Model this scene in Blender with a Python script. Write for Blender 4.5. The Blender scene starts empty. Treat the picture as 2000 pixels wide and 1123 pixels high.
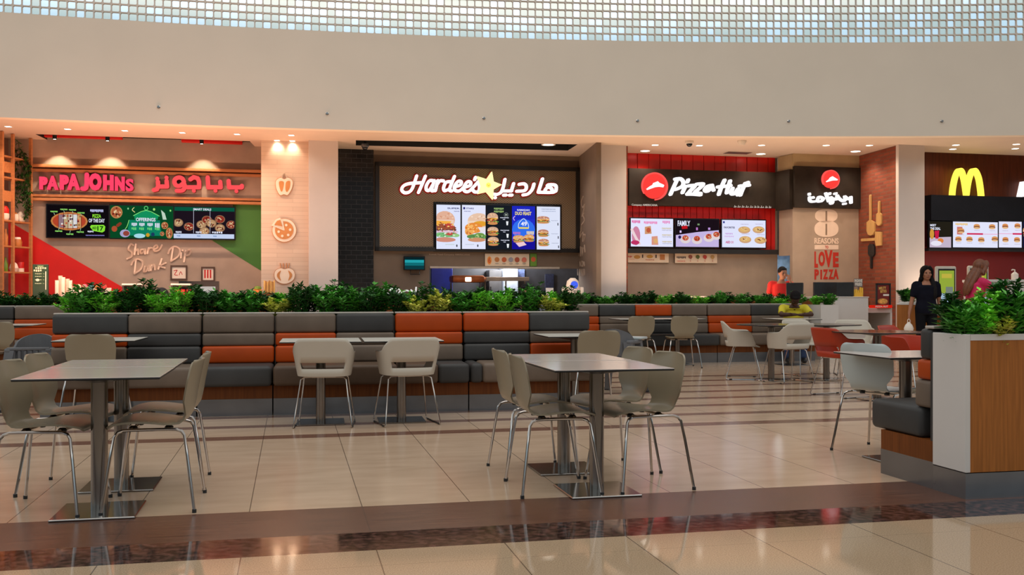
import bpy, bmesh, math, random
from mathutils import Vector, Matrix

# ------------------------------------------------------------------ camera, world, exposure
F, HC, HY = 1944.0, 1.176, 570.0          # focal length in pixels (2000 px wide), eye height, horizon row
SC = bpy.context.scene
COL = SC.collection
PI = math.pi
A = math.atan(0.222)                      # the hall's own axes are turned 12.5 degrees from the view
SA, CA = math.sin(A), math.cos(A)
cam_d = bpy.data.cameras.new('camera')
cam_d.sensor_width = 36.0
cam_d.lens = F * 36.0 / 2000.0
cam_d.shift_y = (HY - 561.5) / 2000.0
cam_d.clip_end = 200
cam = bpy.data.objects.new('camera', cam_d)
COL.objects.link(cam)
cam.location = (0, 0, HC)
cam.rotation_euler = (PI / 2, 0, 0)
SC.camera = cam
vs = SC.view_settings
vs.view_transform = 'Standard'
vs.look = 'None'
vs.exposure = 0.0
vs.gamma = 1.0
vs.use_curve_mapping = False

world = bpy.data.worlds.new('hall_sky')
SC.world = world
world.use_nodes = True
wn, wl = world.node_tree.nodes, world.node_tree.links
wn.clear()
w_out = wn.new('ShaderNodeOutputWorld')
w_bg = wn.new('ShaderNodeBackground')
w_tc = wn.new('ShaderNodeTexCoord')
w_sep = wn.new('ShaderNodeSeparateXYZ')
w_ramp = wn.new('ShaderNodeValToRGB')
wl.new(w_tc.outputs['Generated'], w_sep.inputs[0])
wl.new(w_sep.outputs['Z'], w_ramp.inputs[0])
wl.new(w_ramp.outputs[0], w_bg.inputs['Color'])
wl.new(w_bg.outputs[0], w_out.inputs[0])
w_bg.inputs['Strength'].default_value = 1.0
el = w_ramp.color_ramp.elements           # dim warm hall near the horizon, daylight above it
el[0].position, el[0].color = 0.0, (0.05, 0.045, 0.04, 1)
el[1].position, el[1].color = 1.0, (0.62, 0.63, 0.62, 1)
for p_, c_ in ((0.15, (0.16, 0.145, 0.13, 1)), (0.21, (0.46, 0.66, 0.80, 1)), (0.245, (0.62, 0.84, 0.98, 1)), (0.275, (1.25, 1.35, 1.4, 1)),
               (0.45, (0.5, 0.53, 0.55, 1))):
    e_ = el.new(p_)
    e_.color = c_


def sl(c):
    c = c / 255.0
    return c / 12.92 if c <= 0.04045 else ((c + 0.055) / 1.055) ** 2.4


def C3(r, g, b):
    return (sl(r), sl(g), sl(b))


def light(kind, name, loc, energy, color=(1, .95, .88), size=0.1, spot=1.2, blend=.6, aim=None, size_y=None, parent=None):
    d = bpy.data.lights.new(name, kind)
    d.energy = energy
    d.color = color
    if kind == 'AREA':
        d.shape = 'RECTANGLE'
        d.size = size
        d.size_y = size_y or size
    else:
        d.shadow_soft_size = size
    if kind == 'SPOT':
        d.spot_size = spot
        d.spot_blend = blend
    o = bpy.data.objects.new(name, d)
    COL.objects.link(o)
    o.location = loc
    if aim is not None:
        v = Vector(aim) - Vector(loc)
        o.rotation_euler = v.to_track_quat('-Z', 'Y').to_euler()
    return o


# daylight through the skylight over the middle of the hall
light('AREA', 'skylight', (0, 6.5, 11.0), 620, (1.0, .965, .92), 15, aim=(0, 6.5, 0), size_y=11)


# ------------------------------------------------------------------ placing
def W(u, v, d):
    return Vector(((u - 1000.0) * d / F, d, HC - (v - HY) * d / F))


class Plane:
    """A vertical wall plane: depth d = d0 + slope * x."""

    def __init__(self, d0, slope=0.229):
        self.d0, self.slope = d0, slope
        self.a = math.atan(slope)
        self.ca = math.cos(self.a)

    def d(self, u):
        return self.d0 / (1.0 - self.slope * (u - 1000.0) / F)

    def sz(self, u, v):
        d = self.d(u)
        return ((u - 1000.0) * d / F / self.ca, HC - (v - HY) * d / F)

    def s(self, u):
        return self.sz(u, HY)[0]

    def xyz(self, s, off, z):                # off: distance in front of the wall
        return Vector((s * self.ca + off * math.sin(self.a), self.d0 + s * math.sin(self.a) - off * self.ca, z))


# ------------------------------------------------------------------ materials
_mats = {}


def pm(name, col, rough=.5, metal=0.0, var=.06, scale=6.0, bump=0.0, spec=.5, coat=0.0, stretch=None, detail=3.0, bscale=None, alpha=None, vcol=None):
    if name in _mats:
        return _mats[name]
    m = bpy.data.materials.new(name)
    m.use_nodes = True
    n, l = m.node_tree.nodes, m.node_tree.links
    b = n['Principled BSDF']
    b.inputs['Roughness'].default_value = rough
    b.inputs['Metallic'].default_value = metal
    b.inputs['Specular IOR Level'].default_value = spec
    b.inputs['Coat Weight'].default_value = coat
    tc = n.new('ShaderNodeTexCoord')
    mp = n.new('ShaderNodeMapping')
    l.new(tc.outputs['Object'], mp.inputs[0])
    if stretch:
        mp.inputs['Scale'].default_value = stretch
    nz = n.new('ShaderNodeTexNoise')
    nz.inputs['Scale'].default_value = scale
    nz.inputs['Detail'].default_value = detail
    l.new(mp.outputs[0], nz.inputs['Vector'])
    rp = n.new('ShaderNodeValToRGB')
    lo = vcol if vcol else tuple(max(0, c * (1 - 2.2 * var)) for c in col)
    hi = tuple(c * (1 + 2.2 * var) for c in col)
    rp.color_ramp.elements[0].position = .3
    rp.color_ramp.elements[0].color = (*lo, 1)
    rp.color_ramp.elements[1].position = .7
    rp.color_ramp.elements[1].color = (*hi, 1)
    l.new(nz.outputs['Fac'], rp.inputs[0])
    l.new(rp.outputs[0], b.inputs['Base Color'])
    if bump:
        bp = n.new('ShaderNodeBump')
        bp.inputs['Strength'].default_value = bump
        bp.inputs['Distance'].default_value = .01
        if bscale:
            nb = n.new('ShaderNodeTexNoise')
            nb.inputs['Scale'].default_value = bscale
            l.new(mp.outputs[0], nb.inputs['Vector'])
            l.new(nb.outputs['Fac'], bp.inputs['Height'])
        else:
            l.new(nz.outputs['Fac'], bp.inputs['Height'])
        l.new(bp.outputs[0], b.inputs['Normal'])
    _mats[name] = m
    return m


def em(r, g, b, k=1.0):
    key = 'glow_%d_%d_%d_%d' % (r, g, b, int(k * 100))
    if key in _mats:
        return _mats[key]
    m = bpy.data.materials.new(key)
    m.use_nodes = True
    n, l = m.node_tree.nodes, m.node_tree.links
    n.clear()
    o = n.new('ShaderNodeOutputMaterial')
    e = n.new('ShaderNodeEmission')
    e.inputs['Color'].default_value = (*C3(r, g, b), 1)
    e.inputs['Strength'].default_value = k
    l.new(e.outputs[0], o.inputs[0])
    _mats[key] = m
    return m


def brickmat(name, c1, c2, mortar, scale, bw, bh, ms, rough=.7, bump=.4, axes='XZ', spec=.5):
    if name in _mats:
        return _mats[name]
    m = bpy.data.materials.new(name)
    m.use_nodes = True
    n, l = m.node_tree.nodes, m.node_tree.links
    b = n['Principled BSDF']
    b.inputs['Roughness'].default_value = rough
    b.inputs['Specular IOR Level'].default_value = spec
    tc = n.new('ShaderNodeTexCoord')
    sp = n.new('ShaderNodeSeparateXYZ')
    cb = n.new('ShaderNodeCombineXYZ')
    l.new(tc.outputs['Object'], sp.inputs[0])
    l.new(sp.outputs[axes[0]], cb.inputs[0])
    l.new(sp.outputs[axes[1]], cb.inputs[1])
    br = n.new('ShaderNodeTexBrick')
    br.inputs['Scale'].default_value = scale
    br.inputs['Brick Width'].default_value = bw
    br.inputs['Row Height'].default_value = bh
    br.inputs['Mortar Size'].default_value = ms
    br.inputs['Color1'].default_value = (*c1, 1)
    br.inputs['Color2'].default_value = (*c2, 1)
    br.inputs['Mortar'].default_value = (*mortar, 1)
    l.new(cb.outputs[0], br.inputs['Vector'])
    l.new(br.outputs['Color'], b.inputs['Base Color'])
    bp = n.new('ShaderNodeBump')
    bp.inputs['Strength'].default_value = bump
    bp.inputs['Distance'].default_value = .01
    bp.invert = True
    l.new(br.outputs['Fac'], bp.inputs['Height'])
    l.new(bp.outputs[0], b.inputs['Normal'])
    _mats[name] = m
    return m


M_steel = pm('brushed_steel', (.27, .235, .205), .2, 1.0, .05, 40, stretch=(1, 1, .05))
M_plate = pm('polished_steel', (.30, .285, .27), .13, 1.0, .04, 12)
M_chrome = pm('chrome', (.52, .47, .43), .12, 1.0, .03, 10)
M_black = pm('black_plastic', (.012, .012, .013), .45, var=.1)
M_satin = pm('satin_black_metal', (.014, .013, .013), .35, var=.1)
M_screenback = pm('screen_black', (.006, .006, .009), .25, var=.1)
M_taupe = pm('taupe_plastic', C3(144, 130, 106), .27, var=.02, scale=3, spec=.45)
M_whitep = pm('white_plastic', C3(196, 185, 168), .4, var=.015, scale=3)
M_greyp = pm('pale_grey_plastic', C3(178, 186, 184), .35, var=.015, scale=3)
M_orangep = pm('orange_red_plastic', C3(172, 48, 10), .4, var=.03, scale=3)
M_highp = pm('grey_moulded_plastic', C3(98, 98, 100), .5, var=.05, scale=5)
M_top = pm('pale_laminate', C3(210, 194, 184), .13, var=.015, scale=3, stretch=(1, 14, 1), spec=.6)
M_topw = pm('white_laminate', C3(214, 208, 196), .25, var=.02, scale=3)
M_topd = pm('dark_brown_laminate', C3(92, 76, 66), .12, var=.08, scale=4, stretch=(1, 9, 1), spec=.6)
M_edge = pm('black_compact_edge', (.012, .011, .010), .4, var=.1)
M_orange = pm('orange_leather', C3(178, 66, 2), .5, spec=.3, var=.04, scale=5, bump=.05, bscale=220)
M_dark = pm('charcoal_leather', C3(62, 60, 58), .5, spec=.3, var=.05, scale=5, bump=.05, bscale=220)
M_taup = pm('taupe_leather', C3(110, 94, 80), .5, spec=.3, var=.05, scale=5, bump=.05, bscale=220)
M_brownl = pm('brown_leather', C3(92, 72, 56), .5, spec=.3, var=.05, scale=5, bump=.05, bscale=220)
M_oak = pm('oak_veneer', C3(166, 100, 44), .5, spec=.25, var=.09, scale=5, stretch=(14, 14, .6), detail=5)
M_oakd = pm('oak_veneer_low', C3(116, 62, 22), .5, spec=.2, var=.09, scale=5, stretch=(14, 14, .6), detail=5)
M_plinth = pm('grey_metal_plinth', C3(128, 128, 130), .24, .7, .04, 5)
M_cap = pm('stone_cap', C3(186, 176, 164), .35, var=.04, scale=9)
M_white = pm('white_lacquer', C3(216, 208, 200), .35, var=.012, scale=3)
M_paint = pm('white_wall_paint', C3(208, 198, 192), .6, var=.012, scale=2)
M_soil = pm('planter_soil', C3(52, 34, 24), .9, var=.3, scale=30, bump=.5)
M_pebble = pm('white_pebbles', C3(216, 208, 198), .6, var=.08, scale=20)


# ------------------------------------------------------------------ mesh building
def link(name, me, mats, parent=None, loc=None):
    o = bpy.data.objects.new(name, me)
    COL.objects.link(o)
    for m in mats:
        me.materials.append(m)
    if parent is not None:
        o.parent = parent
    if loc is not None:
        o.location = loc
    return o


def catmull(pts, n=6, closed=False):
    P = [tuple(p) for p in pts]
    k = len(P)
    if k < 3:
        return P
    out = []
    rng = range(k) if closed else range(k - 1)
    for i in rng:
        p0 = P[(i - 1) % k] if (closed or i > 0) else P[0]
        p1 = P[i]
        p2 = P[(i + 1) % k]
        p3 = P[(i + 2) % k] if (closed or i + 2 < k) else P[-1]
        for j in range(n):
            t = j / n
            out.append(tuple(.5 * ((2 * b) + (-a + c) * t + (2 * a - 5 * b + 4 * c - d) * t * t + (-a + 3 * b - 3 * c + d) * t ** 3)
                             for a, b, c, d in zip(p0, p1, p2, p3)))
    if not closed:
        out.append(P[-1])
    return out


_glyphs = {}


def glyph(body, off=0.0):
    key = (body, off)
    if key not in _glyphs:
        cu = bpy.data.curves.new('t', 'FONT')
        cu.body = body
        cu.offset = off
        cu.resolution_u = 3
        ob = bpy.data.objects.new('t', cu)
        COL.objects.link(ob)
        dg = bpy.context.evaluated_depsgraph_get()
        me = ob.evaluated_get(dg).to_mesh()
        vv = [(v.co.x, v.co.y) for v in me.vertices]
        ff = [tuple(p.vertices) for p in me.polygons]
        ob.evaluated_get(dg).to_mesh_clear()
        bpy.data.objects.remove(ob)
        bpy.data.curves.remove(cu)
        if not vv:
            vv, ff = [(0, 0), (1, 0), (1, 1)], []
        x0, x1 = min(v[0] for v in vv), max(v[0] for v in vv)
        y0, y1 = min(v[1] for v in vv), max(v[1] for v in vv)
        vv = [((x - x0) / max(1e-6, x1 - x0), (y - y0) / max(1e-6, y1 - y0)) for x, y in vv]
        _glyphs[key] = (vv, ff)
    return _glyphs[key]


class MB:
    def __init__(self):
        self.v, self.f, self.mi = [], [], []

    def add(self, vs_, fs, mi=0):
        b = len(self.v)
        self.v += [tuple(p) for p in vs_]
        for f in fs:
            self.f.append(tuple(b + i for i in f))
            self.mi.append(mi)
        return self

    def box(self, c, s, mi=0, rz=0.0, M=None):
        x, y, z = (q / 2 for q in s)
        co = [(-x, -y, -z), (x, -y, -z), (x, y, -z), (-x, y, -z), (-x, -y, z), (x, -y, z), (x, y, z), (-x, y, z)]
        cr, sr = math.cos(rz), math.sin(rz)
        if M is not None:
            co = [tuple(M @ Vector(p)) for p in co]
        co = [(c[0] + p[0] * cr - p[1] * sr, c[1] + p[0] * sr + p[1] * cr, c[2] + p[2]) for p in co]
        return self.add(co, [(0, 3, 2, 1), (4, 5, 6, 7), (0, 1, 5, 4), (1, 2, 6, 5), (2, 3, 7, 6), (3, 0, 4, 7)], mi)

    def bb(self, x0, x1, y0, y1, z0, z1, mi=0):
        return self.box(((x0 + x1) / 2, (y0 + y1) / 2, (z0 + z1) / 2), (x1 - x0, y1 - y0, z1 - z0), mi)

    def rbb(self, x0, x1, y0, y1, z0, z1, r=.01, seg=2, mi=0, shear=0.0):
        bm = bmesh.new()
        bmesh.ops.create_cube(bm, size=1.0)
        for v in bm.verts:
            v.co = Vector(((x0 + x1) / 2 + v.co.x * (x1 - x0), (y0 + y1) / 2 + v.co.y * (y1 - y0), (z0 + z1) / 2 + v.co.z * (z1 - z0)))
        bmesh.ops.bevel(bm, geom=list(bm.edges) + list(bm.verts), offset=r, segments=seg, profile=.5, affect='EDGES')
        bm.verts.index_update()
        vs_ = [(v.co.x, v.co.y + shear * (v.co.z - z0), v.co.z) for v in bm.verts]
        fs = [[q.index for q in f.verts] for f in bm.faces]
        bm.free()
        return self.add(vs_, fs, mi)

    def tube(self, pts, r, n=8, mi=0, closed=False, caps=True):
        P = [Vector(p) for p in pts]
        k = len(P)
        R = r if isinstance(r, (list, tuple)) else [r] * k
        base = len(self.v)
        up = None
        for i in range(k):
            if closed:
                t = (P[(i + 1) % k] - P[i - 1])
            else:
                t = P[min(i + 1, k - 1)] - P[max(i - 1, 0)]
            if t.length < 1e-9:
                t = Vector((0, 0, 1))
            t.normalize()
            if up is None:
                up = Vector((0, 0, 1)) if abs(t.z) < .9 else Vector((1, 0, 0))
            side = t.cross(up)
            if side.length < 1e-6:
                side = t.cross(Vector((0, 1, 0)))
            side.normalize()
            up = side.cross(t).normalized()
            for j in range(n):
                a = 2 * PI * j / n
                self.v.append(tuple(P[i] + (side * math.cos(a) + up * math.sin(a)) * R[i]))
        for i in range(k if closed else k - 1):
            i2 = (i + 1) % k
            for j in range(n):
                j2 = (j + 1) % n
                self.f.append((base + i * n + j, base + i * n + j2, base + i2 * n + j2, base + i2 * n + j))
                self.mi.append(mi)
        if caps and not closed:
            self.f.append(tuple(base + j for j in range(n)))
            self.f.append(tuple(base + (k - 1) * n + j for j in range(n - 1, -1, -1)))
            self.mi += [mi, mi]
        return self

    def lathe(self, prof, n=16, c=(0, 0, 0), mi=0, sx=1.0, sy=1.0):
        base = len(self.v)
        for r, z in prof:
            for j in range(n):
                a = 2 * PI * j / n
                self.v.append((c[0] + r * math.cos(a) * sx, c[1] + r * math.sin(a) * sy, c[2] + z))
        for i in range(len(prof) - 1):
            for j in range(n):
                j2 = (j + 1) % n
                self.f.append((base + i * n + j, base + i * n + j2, base + (i + 1) * n + j2, base + (i + 1) * n + j))
                self.mi.append(mi)
        self.f.append(tuple(base + j for j in range(n - 1, -1, -1)))
        self.f.append(tuple(base + (len(prof) - 1) * n + j for j in range(n)))
        self.mi += [mi, mi]
        return self

    def ball(self, c, r, mi=0, n=10, m=7, sc=(1, 1, 1)):
        prof = [(math.sin(PI * (i + .0) / m) * r if 0 < i < m else r * .02, -math.cos(PI * i / m) * r) for i in range(m + 1)]
        b = len(self.v)
        self.lathe(prof, n, (0, 0, 0), mi)
        for i in range(b, len(self.v)):
            x, y, z = self.v[i]
            self.v[i] = (c[0] + x * sc[0], c[1] + y * sc[1], c[2] + z * sc[2])
        return self

    def pxz(self, poly, y0, y1, mi=0, mside=None):
        """polygon in x,z, solid from y0 (front) to y1 (back)"""
        n = len(poly)
        vs_ = [(x, y0, z) for x, z in poly] + [(x, y1, z) for x, z in poly]
        self.add(vs_, [tuple(range(n)), tuple(range(2 * n - 1, n - 1, -1))], mi)
        b = len(self.v) - 2 * n
        for i in range(n):
            j = (i + 1) % n
            self.f.append((b + i, b + j, b + n + j, b + n + i))
            self.mi.append(mi if mside is None else mside)
        return self

    def pxy(self, poly, z0, z1, mi=0):
        n = len(poly)
        vs_ = [(x, y, z0) for x, y in poly] + [(x, y, z1) for x, y in poly]
        fs = [tuple(range(n - 1, -1, -1)), tuple(range(n, 2 * n))] + [(i, (i + 1) % n, n + (i + 1) % n, n + i) for i in range(n)]
        return self.add(vs_, fs, mi)

    def text(self, body, x0, z0, x1, z1, y0, y1, mi=0, off=0.0, rot=0.0):
        vv, ff = glyph(body, off)
        cx, cz = (x0 + x1) / 2, (z0 + z1) / 2
        P = []
        for a, b in vv:
            x, z = (a - .5) * (x1 - x0), (b - .5) * (z1 - z0)
            P.append((cx + x * math.cos(rot) - z * math.sin(rot), cz + x * math.sin(rot) + z * math.cos(rot)))
        self.add([(x, y0, z) for x, z in P], ff, mi)
        if y1 > y0 + 1e-5:
            cnt = {}
            for f in ff:
                for i in range(len(f)):
                    e = (f[i], f[(i + 1) % len(f)])
                    k = (min(e), max(e))
                    cnt.setdefault(k, []).append(e)
            b = len(self.v)
            self.v += [(x, y0, z) for x, z in P] + [(x, y1, z) for x, z in P]
            n = len(P)
            for k, es in cnt.items():
                if len(es) == 1:
                    i, j = es[0]
                    self.f.append((b + i, b + j, b + n + j, b + n + i))
                    self.mi.append(mi)
        return self

    def stroke(self, pts, w, y0, y1, mi=0, smooth=5, seg=9, mside=None):
        P = catmull(pts, smooth) if smooth and len(pts) > 2 else [tuple(p) for p in pts]
        Ws = w if isinstance(w, (list, tuple)) else None
        k = len(P)
        for i in range(k - 1):
            (ax, az), (bx, bz) = P[i], P[i + 1]
            L = math.hypot(bx - ax, bz - az)
            if L < 1e-7:
                continue
            if Ws:
                ra = (Ws[0] + (Ws[1] - Ws[0]) * i / (k - 1)) / 2
                rb = (Ws[0] + (Ws[1] - Ws[0]) * (i + 1) / (k - 1)) / 2
            else:
                ra = rb = w / 2
            a0 = math.atan2(bz - az, bx - ax)
            poly = [(bx + rb * math.cos(a0 - PI / 2 + PI * j / seg), bz + rb * math.sin(a0 - PI / 2 + PI * j / seg)) for j in range(seg + 1)]
            poly += [(ax + ra * math.cos(a0 + PI / 2 + PI * j / seg), az + ra * math.sin(a0 + PI / 2 + PI * j / seg)) for j in range(seg + 1)]
            self.pxz(poly, y0, y1, mi, mside)
        if k == 1:
            self.pxz([(P[0][0] + w / 2 * math.cos(2 * PI * j / 16), P[0][1] + w / 2 * math.sin(2 * PI * j / 16)) for j in range(16)], y0, y1, mi, mside)
        return self

    def xf(self, M, start=0):
        for i in range(start, len(self.v)):
            self.v[i] = tuple(M @ Vector(self.v[i]))
        return self

    def mesh(self, name, smooth=True, ang=35, recalc=True):
        me = bpy.data.meshes.new(name)
        me.from_pydata(self.v, [], self.f)
        for p, i in zip(me.polygons, self.mi):
            p.material_index = i
        if recalc:
            bm = bmesh.new()
            bm.from_mesh(me)
            bmesh.ops.recalc_face_normals(bm, faces=bm.faces)
            bm.to_mesh(me)
            bm.free()
        if smooth:
            me.shade_smooth()
            me.set_sharp_from_angle(angle=math.radians(ang))
        me.update()
        return me

    def build(self, name, mats, parent=None, smooth=True, ang=35, recalc=True, loc=None):
        if not isinstance(mats, (list, tuple)):
            mats = [mats]
        return link(name, self.mesh(name, smooth, ang, recalc), mats, parent, loc)


def tag(o, label, cat, group=None, kind=None):
    o['label'] = label
    o['category'] = cat
    if group:
        o['group'] = group
    if kind:
        o['kind'] = kind
    return o


def thing(name, label, cat, loc=(0, 0, 0), rz=0.0, group=None):
    o = bpy.data.objects.new(name, None)
    o.empty_display_size = .1
    COL.objects.link(o)
    o.location = loc
    o.rotation_euler = (0, 0, rz)
    return tag(o, label, cat, group)


def struct(o):
    o['kind'] = 'structure'
    return o


def dup(root, loc, rz, label, group=None):
    r = root.copy()
    COL.objects.link(r)
    r.location = loc
    r.rotation_euler = (0, 0, rz)
    r['label'] = label
    if group:
        r['group'] = group
    for ch in list(root.children):
        c = ch.copy()
        COL.objects.link(c)
        c.parent = r
        for g in list(ch.children):
            d = g.copy()
            COL.objects.link(d)
            d.parent = c
    return r


def scene_struct(name, mb, mats, loc=(0, 0, 0), rz=0.0, smooth=False):
    o = mb.build(name, mats, None, smooth)
    o.location = loc
    o.rotation_euler = (0, 0, rz)
    return struct(o)


class On:
    """A thing mounted on a wall plane; builds in the wall's own x (along), y (into the wall), z (up)."""

    def __init__(self, plane, name, label, cat, u, v, group=None, off=0.0):
        s, z = plane.sz(u, v)
        self.p, self.s0, self.z0 = plane, s, z
        p = plane.xyz(s, off, z)
        self.root = thing(name, label, cat, p, plane.a, group)

    def q(self, u, v):
        s, z = self.p.sz(u, v)
        return (s - self.s0, z - self.z0)

    def px(self, u, n=1.0):
        return n * self.p.d(u) / F

    def rect(self, u0, v0, u1, v1):
        a, b = self.q(u0, v1), self.q(u1, v0)
        uc, vc = (u0 + u1) / 2, (v0 + v1) / 2
        z0, z1 = self.q(uc, v1)[1], self.q(uc, v0)[1]
        return a[0], z0, b[0], z1


def ordn(n):
    names = ['first', 'second', 'third', 'fourth', 'fifth', 'sixth', 'seventh', 'eighth', 'ninth', 'tenth', 'eleventh', 'twelfth']
    if n <= 12:
        return names[n - 1]
    return '%d%s' % (n, {1: 'st', 2: 'nd', 3: 'rd'}.get(n % 10 if n % 100 not in (11, 12, 13) else 0, 'th'))
# ------------------------------------------------------------------ floor
def floor_material():
    m = bpy.data.materials.new('stone_floor')
    m.use_nodes = True
    n, l = m.node_tree.nodes, m.node_tree.links
    b = n['Principled BSDF']

    def math_(op, a, b_=None, c_=None):
        q = n.new('ShaderNodeMath')
        q.operation = op
        for i, x in enumerate((a, b_, c_)):
            if x is None:
                continue
            if isinstance(x, (int, float)):
                q.inputs[i].default_value = x
            else:
                l.new(x, q.inputs[i])
        return q.outputs[0]

    def between(x, lo, hi):
        return math_('MULTIPLY', math_('GREATER_THAN', x, lo), math_('LESS_THAN', x, hi))

    def mixc(f, a, c):
        q = n.new('ShaderNodeMix')
        q.data_type = 'RGBA'
        l.new(f, q.inputs[0])
        for s, x in ((q.inputs[6], a), (q.inputs[7], c)):
            if isinstance(x, tuple):
                s.default_value = (*x, 1)
            else:
                l.new(x, s)
        return q.outputs[2]

    def noise(scale, detail=3, stretch=None):
        q = n.new('ShaderNodeTexNoise')
        q.inputs['Scale'].default_value = scale
        q.inputs['Detail'].default_value = detail
        if stretch:
            mp = n.new('ShaderNodeMapping')
            mp.inputs['Scale'].default_value = stretch
            l.new(tc.outputs['Object'], mp.inputs[0])
            l.new(mp.outputs[0], q.inputs['Vector'])
        else:
            l.new(tc.outputs['Object'], q.inputs['Vector'])
        return q.outputs['Fac']

    def ramp(f, c0, c1, p0=.3, p1=.7):
        q = n.new('ShaderNodeValToRGB')
        q.color_ramp.elements[0].position, q.color_ramp.elements[0].color = p0, (*c0, 1)
        q.color_ramp.elements[1].position, q.color_ramp.elements[1].color = p1, (*c1, 1)
        l.new(f, q.inputs[0])
        return q.outputs[0]

    tc = n.new('ShaderNodeTexCoord')
    sp = n.new('ShaderNodeSeparateXYZ')
    l.new(tc.outputs['Object'], sp.inputs[0])
    x, y = sp.outputs[0], sp.outputs[1]
    cream = ramp(noise(2.2, 4, (1, 3, 1)), C3(188, 160, 133), C3(204, 176, 149))
    speck = ramp(noise(160, 2), C3(152, 128, 102), C3(188, 162, 132))
    wood = ramp(noise(3, 5, (1, 16, 1)), C3(72, 44, 32), C3(108, 70, 53))
    gran = ramp(noise(24, 6), C3(34, 24, 22), C3(104, 70, 62), .42, .72)
    stripe_c = ramp(noise(4, 4, (1, 8, 1)), C3(112, 80, 66), C3(134, 98, 80))
    # inlaid stripes across the seating area
    st = math_('SUBTRACT', y, 8.30 - .085)
    stm = math_('MULTIPLY', math_('LESS_THAN', math_('MODULO', st, .673), .165), between(y, 8.18, 13.25))
    col = mixc(stm, cream, stripe_c)
    fg = math_('LESS_THAN', y, 4.56)
    col = mixc(fg, col, speck)
    gm = between(y, 4.56, 4.905)
    wm = between(y, 4.905, 5.50)
    col = mixc(gm, col, gran)
    col = mixc(wm, col, wood)
    # joints
    jx = math_('LESS_THAN', math_('ABSOLUTE', math_('SUBTRACT', math_('MODULO', math_('ADD', x, 59.7 - .38 + .2985), .597), .2985)), .0028)
    jy = math_('LESS_THAN', math_('ABSOLUTE', math_('SUBTRACT', math_('MODULO', math_('ADD', y, 120.0 - 5.5 + .6), 1.2), .6)), .0018)
    jm = math_('LESS_THAN', math_('ABSOLUTE', math_('SUBTRACT', y, 5.21)), .0025)
    jw = math_('LESS_THAN', math_('ABSOLUTE', math_('SUBTRACT', math_('MODULO', math_('ADD', x, 59.7 - .38 + .5), 1.194), .5)), .0028)
    notw = math_('SUBTRACT', 1.0, wm)
    jall = math_('MAXIMUM', math_('MULTIPLY', math_('MAXIMUM', jx, math_('MULTIPLY', jy, .5)), notw), math_('MULTIPLY', math_('MAXIMUM', jm, jw), wm))
    col = mixc(math_('MULTIPLY', jall, .75), col, C3(58, 44, 36))
    l.new(col, b.inputs['Base Color'])
    rgh = math_('SUBTRACT', .17, math_('MULTIPLY', math_('MAXIMUM', gm, fg), .10))
    rgh = math_('ADD', rgh, math_('MULTIPLY', wm, .10))
    l.new(rgh, b.inputs['Roughness'])
    b.inputs['Specular IOR Level'].default_value = .55
    return m


mb = MB()
mb.bb(-22, 22, -7, 30, -.1, 0)
scene_struct('floor', mb, floor_material(), rz=A)

# ------------------------------------------------------------------ curved upper wall, lattice window
ARC_C, ARC_R = (6.0, -33.58), 53.0


def arc_pt(phi, r=ARC_R):
    return (ARC_C[0] + r * math.sin(phi), ARC_C[1] + r * math.cos(phi))


def arc_d(u, r=ARC_R):
    k = (u - 1000.0) / F
    a, b, c = k * k + 1, -2 * (k * ARC_C[0] + ARC_C[1]), ARC_C[0] ** 2 + ARC_C[1] ** 2 - r * r
    return (-b + math.sqrt(b * b - 4 * a * c)) / (2 * a)


Z1, Z2 = 4.21, 6.035
PH0, PH1 = -.35, .19
CELL = .146
M_upper = pm('upper_wall_plaster', C3(236, 220, 200), .7, var=.01, scale=1.2)
mb = MB()
N = 90
r0, r1 = ARC_R, ARC_R + .22
for i in range(N):
    a, b = PH0 + (PH1 - PH0) * i / N, PH0 + (PH1 - PH0) * (i + 1) / N
    q = [arc_pt(a, r0), arc_pt(b, r0), arc_pt(b, r1), arc_pt(a, r1)]
    vs_ = [(x, y, Z1 - .001) for x, y in q] + [(x, y, Z2) for x, y in q]
    mb.add(vs_, [(0, 1, 5, 4), (2, 3, 7, 6), (0, 3, 2, 1), (4, 5, 6, 7)])
o = mb.build('wall_upper', M_upper, None, True, 30)
struct(o)

rnd = random.Random(5)
dphi = CELL / ARC_R
n_c = int((PH1 - PH0) / dphi)
rows = 11
win = thing('window_1', 'curved lattice window of pale glass squares above the plain upper wall', 'window', (0, 0, 0))
win['kind'] = 'structure'
lat, pan = MB(), MB()
hw = .0630
for j in range(rows):
    for i in range(n_c):
        pc = PH0 + (i + .5) * dphi
        zc = Z2 + (j + .5) * CELL

        def P(dx, dz, r):
            x, y = arc_pt(pc + dx / ARC_R, r)
            return (x, y, zc + dz)
        h, g = CELL / 2, hw - .016
        hole = [(-g, -hw), (g, -hw), (hw, -g), (hw, g), (g, hw), (-g, hw), (-hw, g), (-hw, -g)]
        cor = [(-h, -h), (h, -h), (h, h), (-h, h)]
        rf, rb = ARC_R + .02, ARC_R + .07
        vs_ = [P(x, z, rf) for x, z in cor] + [P(x, z, rf) for x, z in hole] + [P(x, z, rb) for x, z in hole]
        fs = [(0, 1, 5, 4), (1, 6, 5), (1, 2, 7, 6), (2, 8, 7), (2, 3, 9, 8), (3, 10, 9), (3, 0, 11, 10), (0, 4, 11)]
        fs += [(4 + q, 4 + (q + 1) % 8, 12 + (q + 1) % 8, 12 + q) for q in range(8)]
        lat.add(vs_, fs)
        pan.add([P(-h, -h, ARC_R + .075), P(h, -h, ARC_R + .075), P(h, h, ARC_R + .075), P(-h, h, ARC_R + .075)], [(0, 1, 2, 3)],
                0 if rnd.random() < .42 else 1)
M_lat = pm('lattice_paint', C3(226, 212, 198), .6, var=.02, scale=3)
lat.build('lattice', M_lat, win, False, recalc=False)


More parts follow.
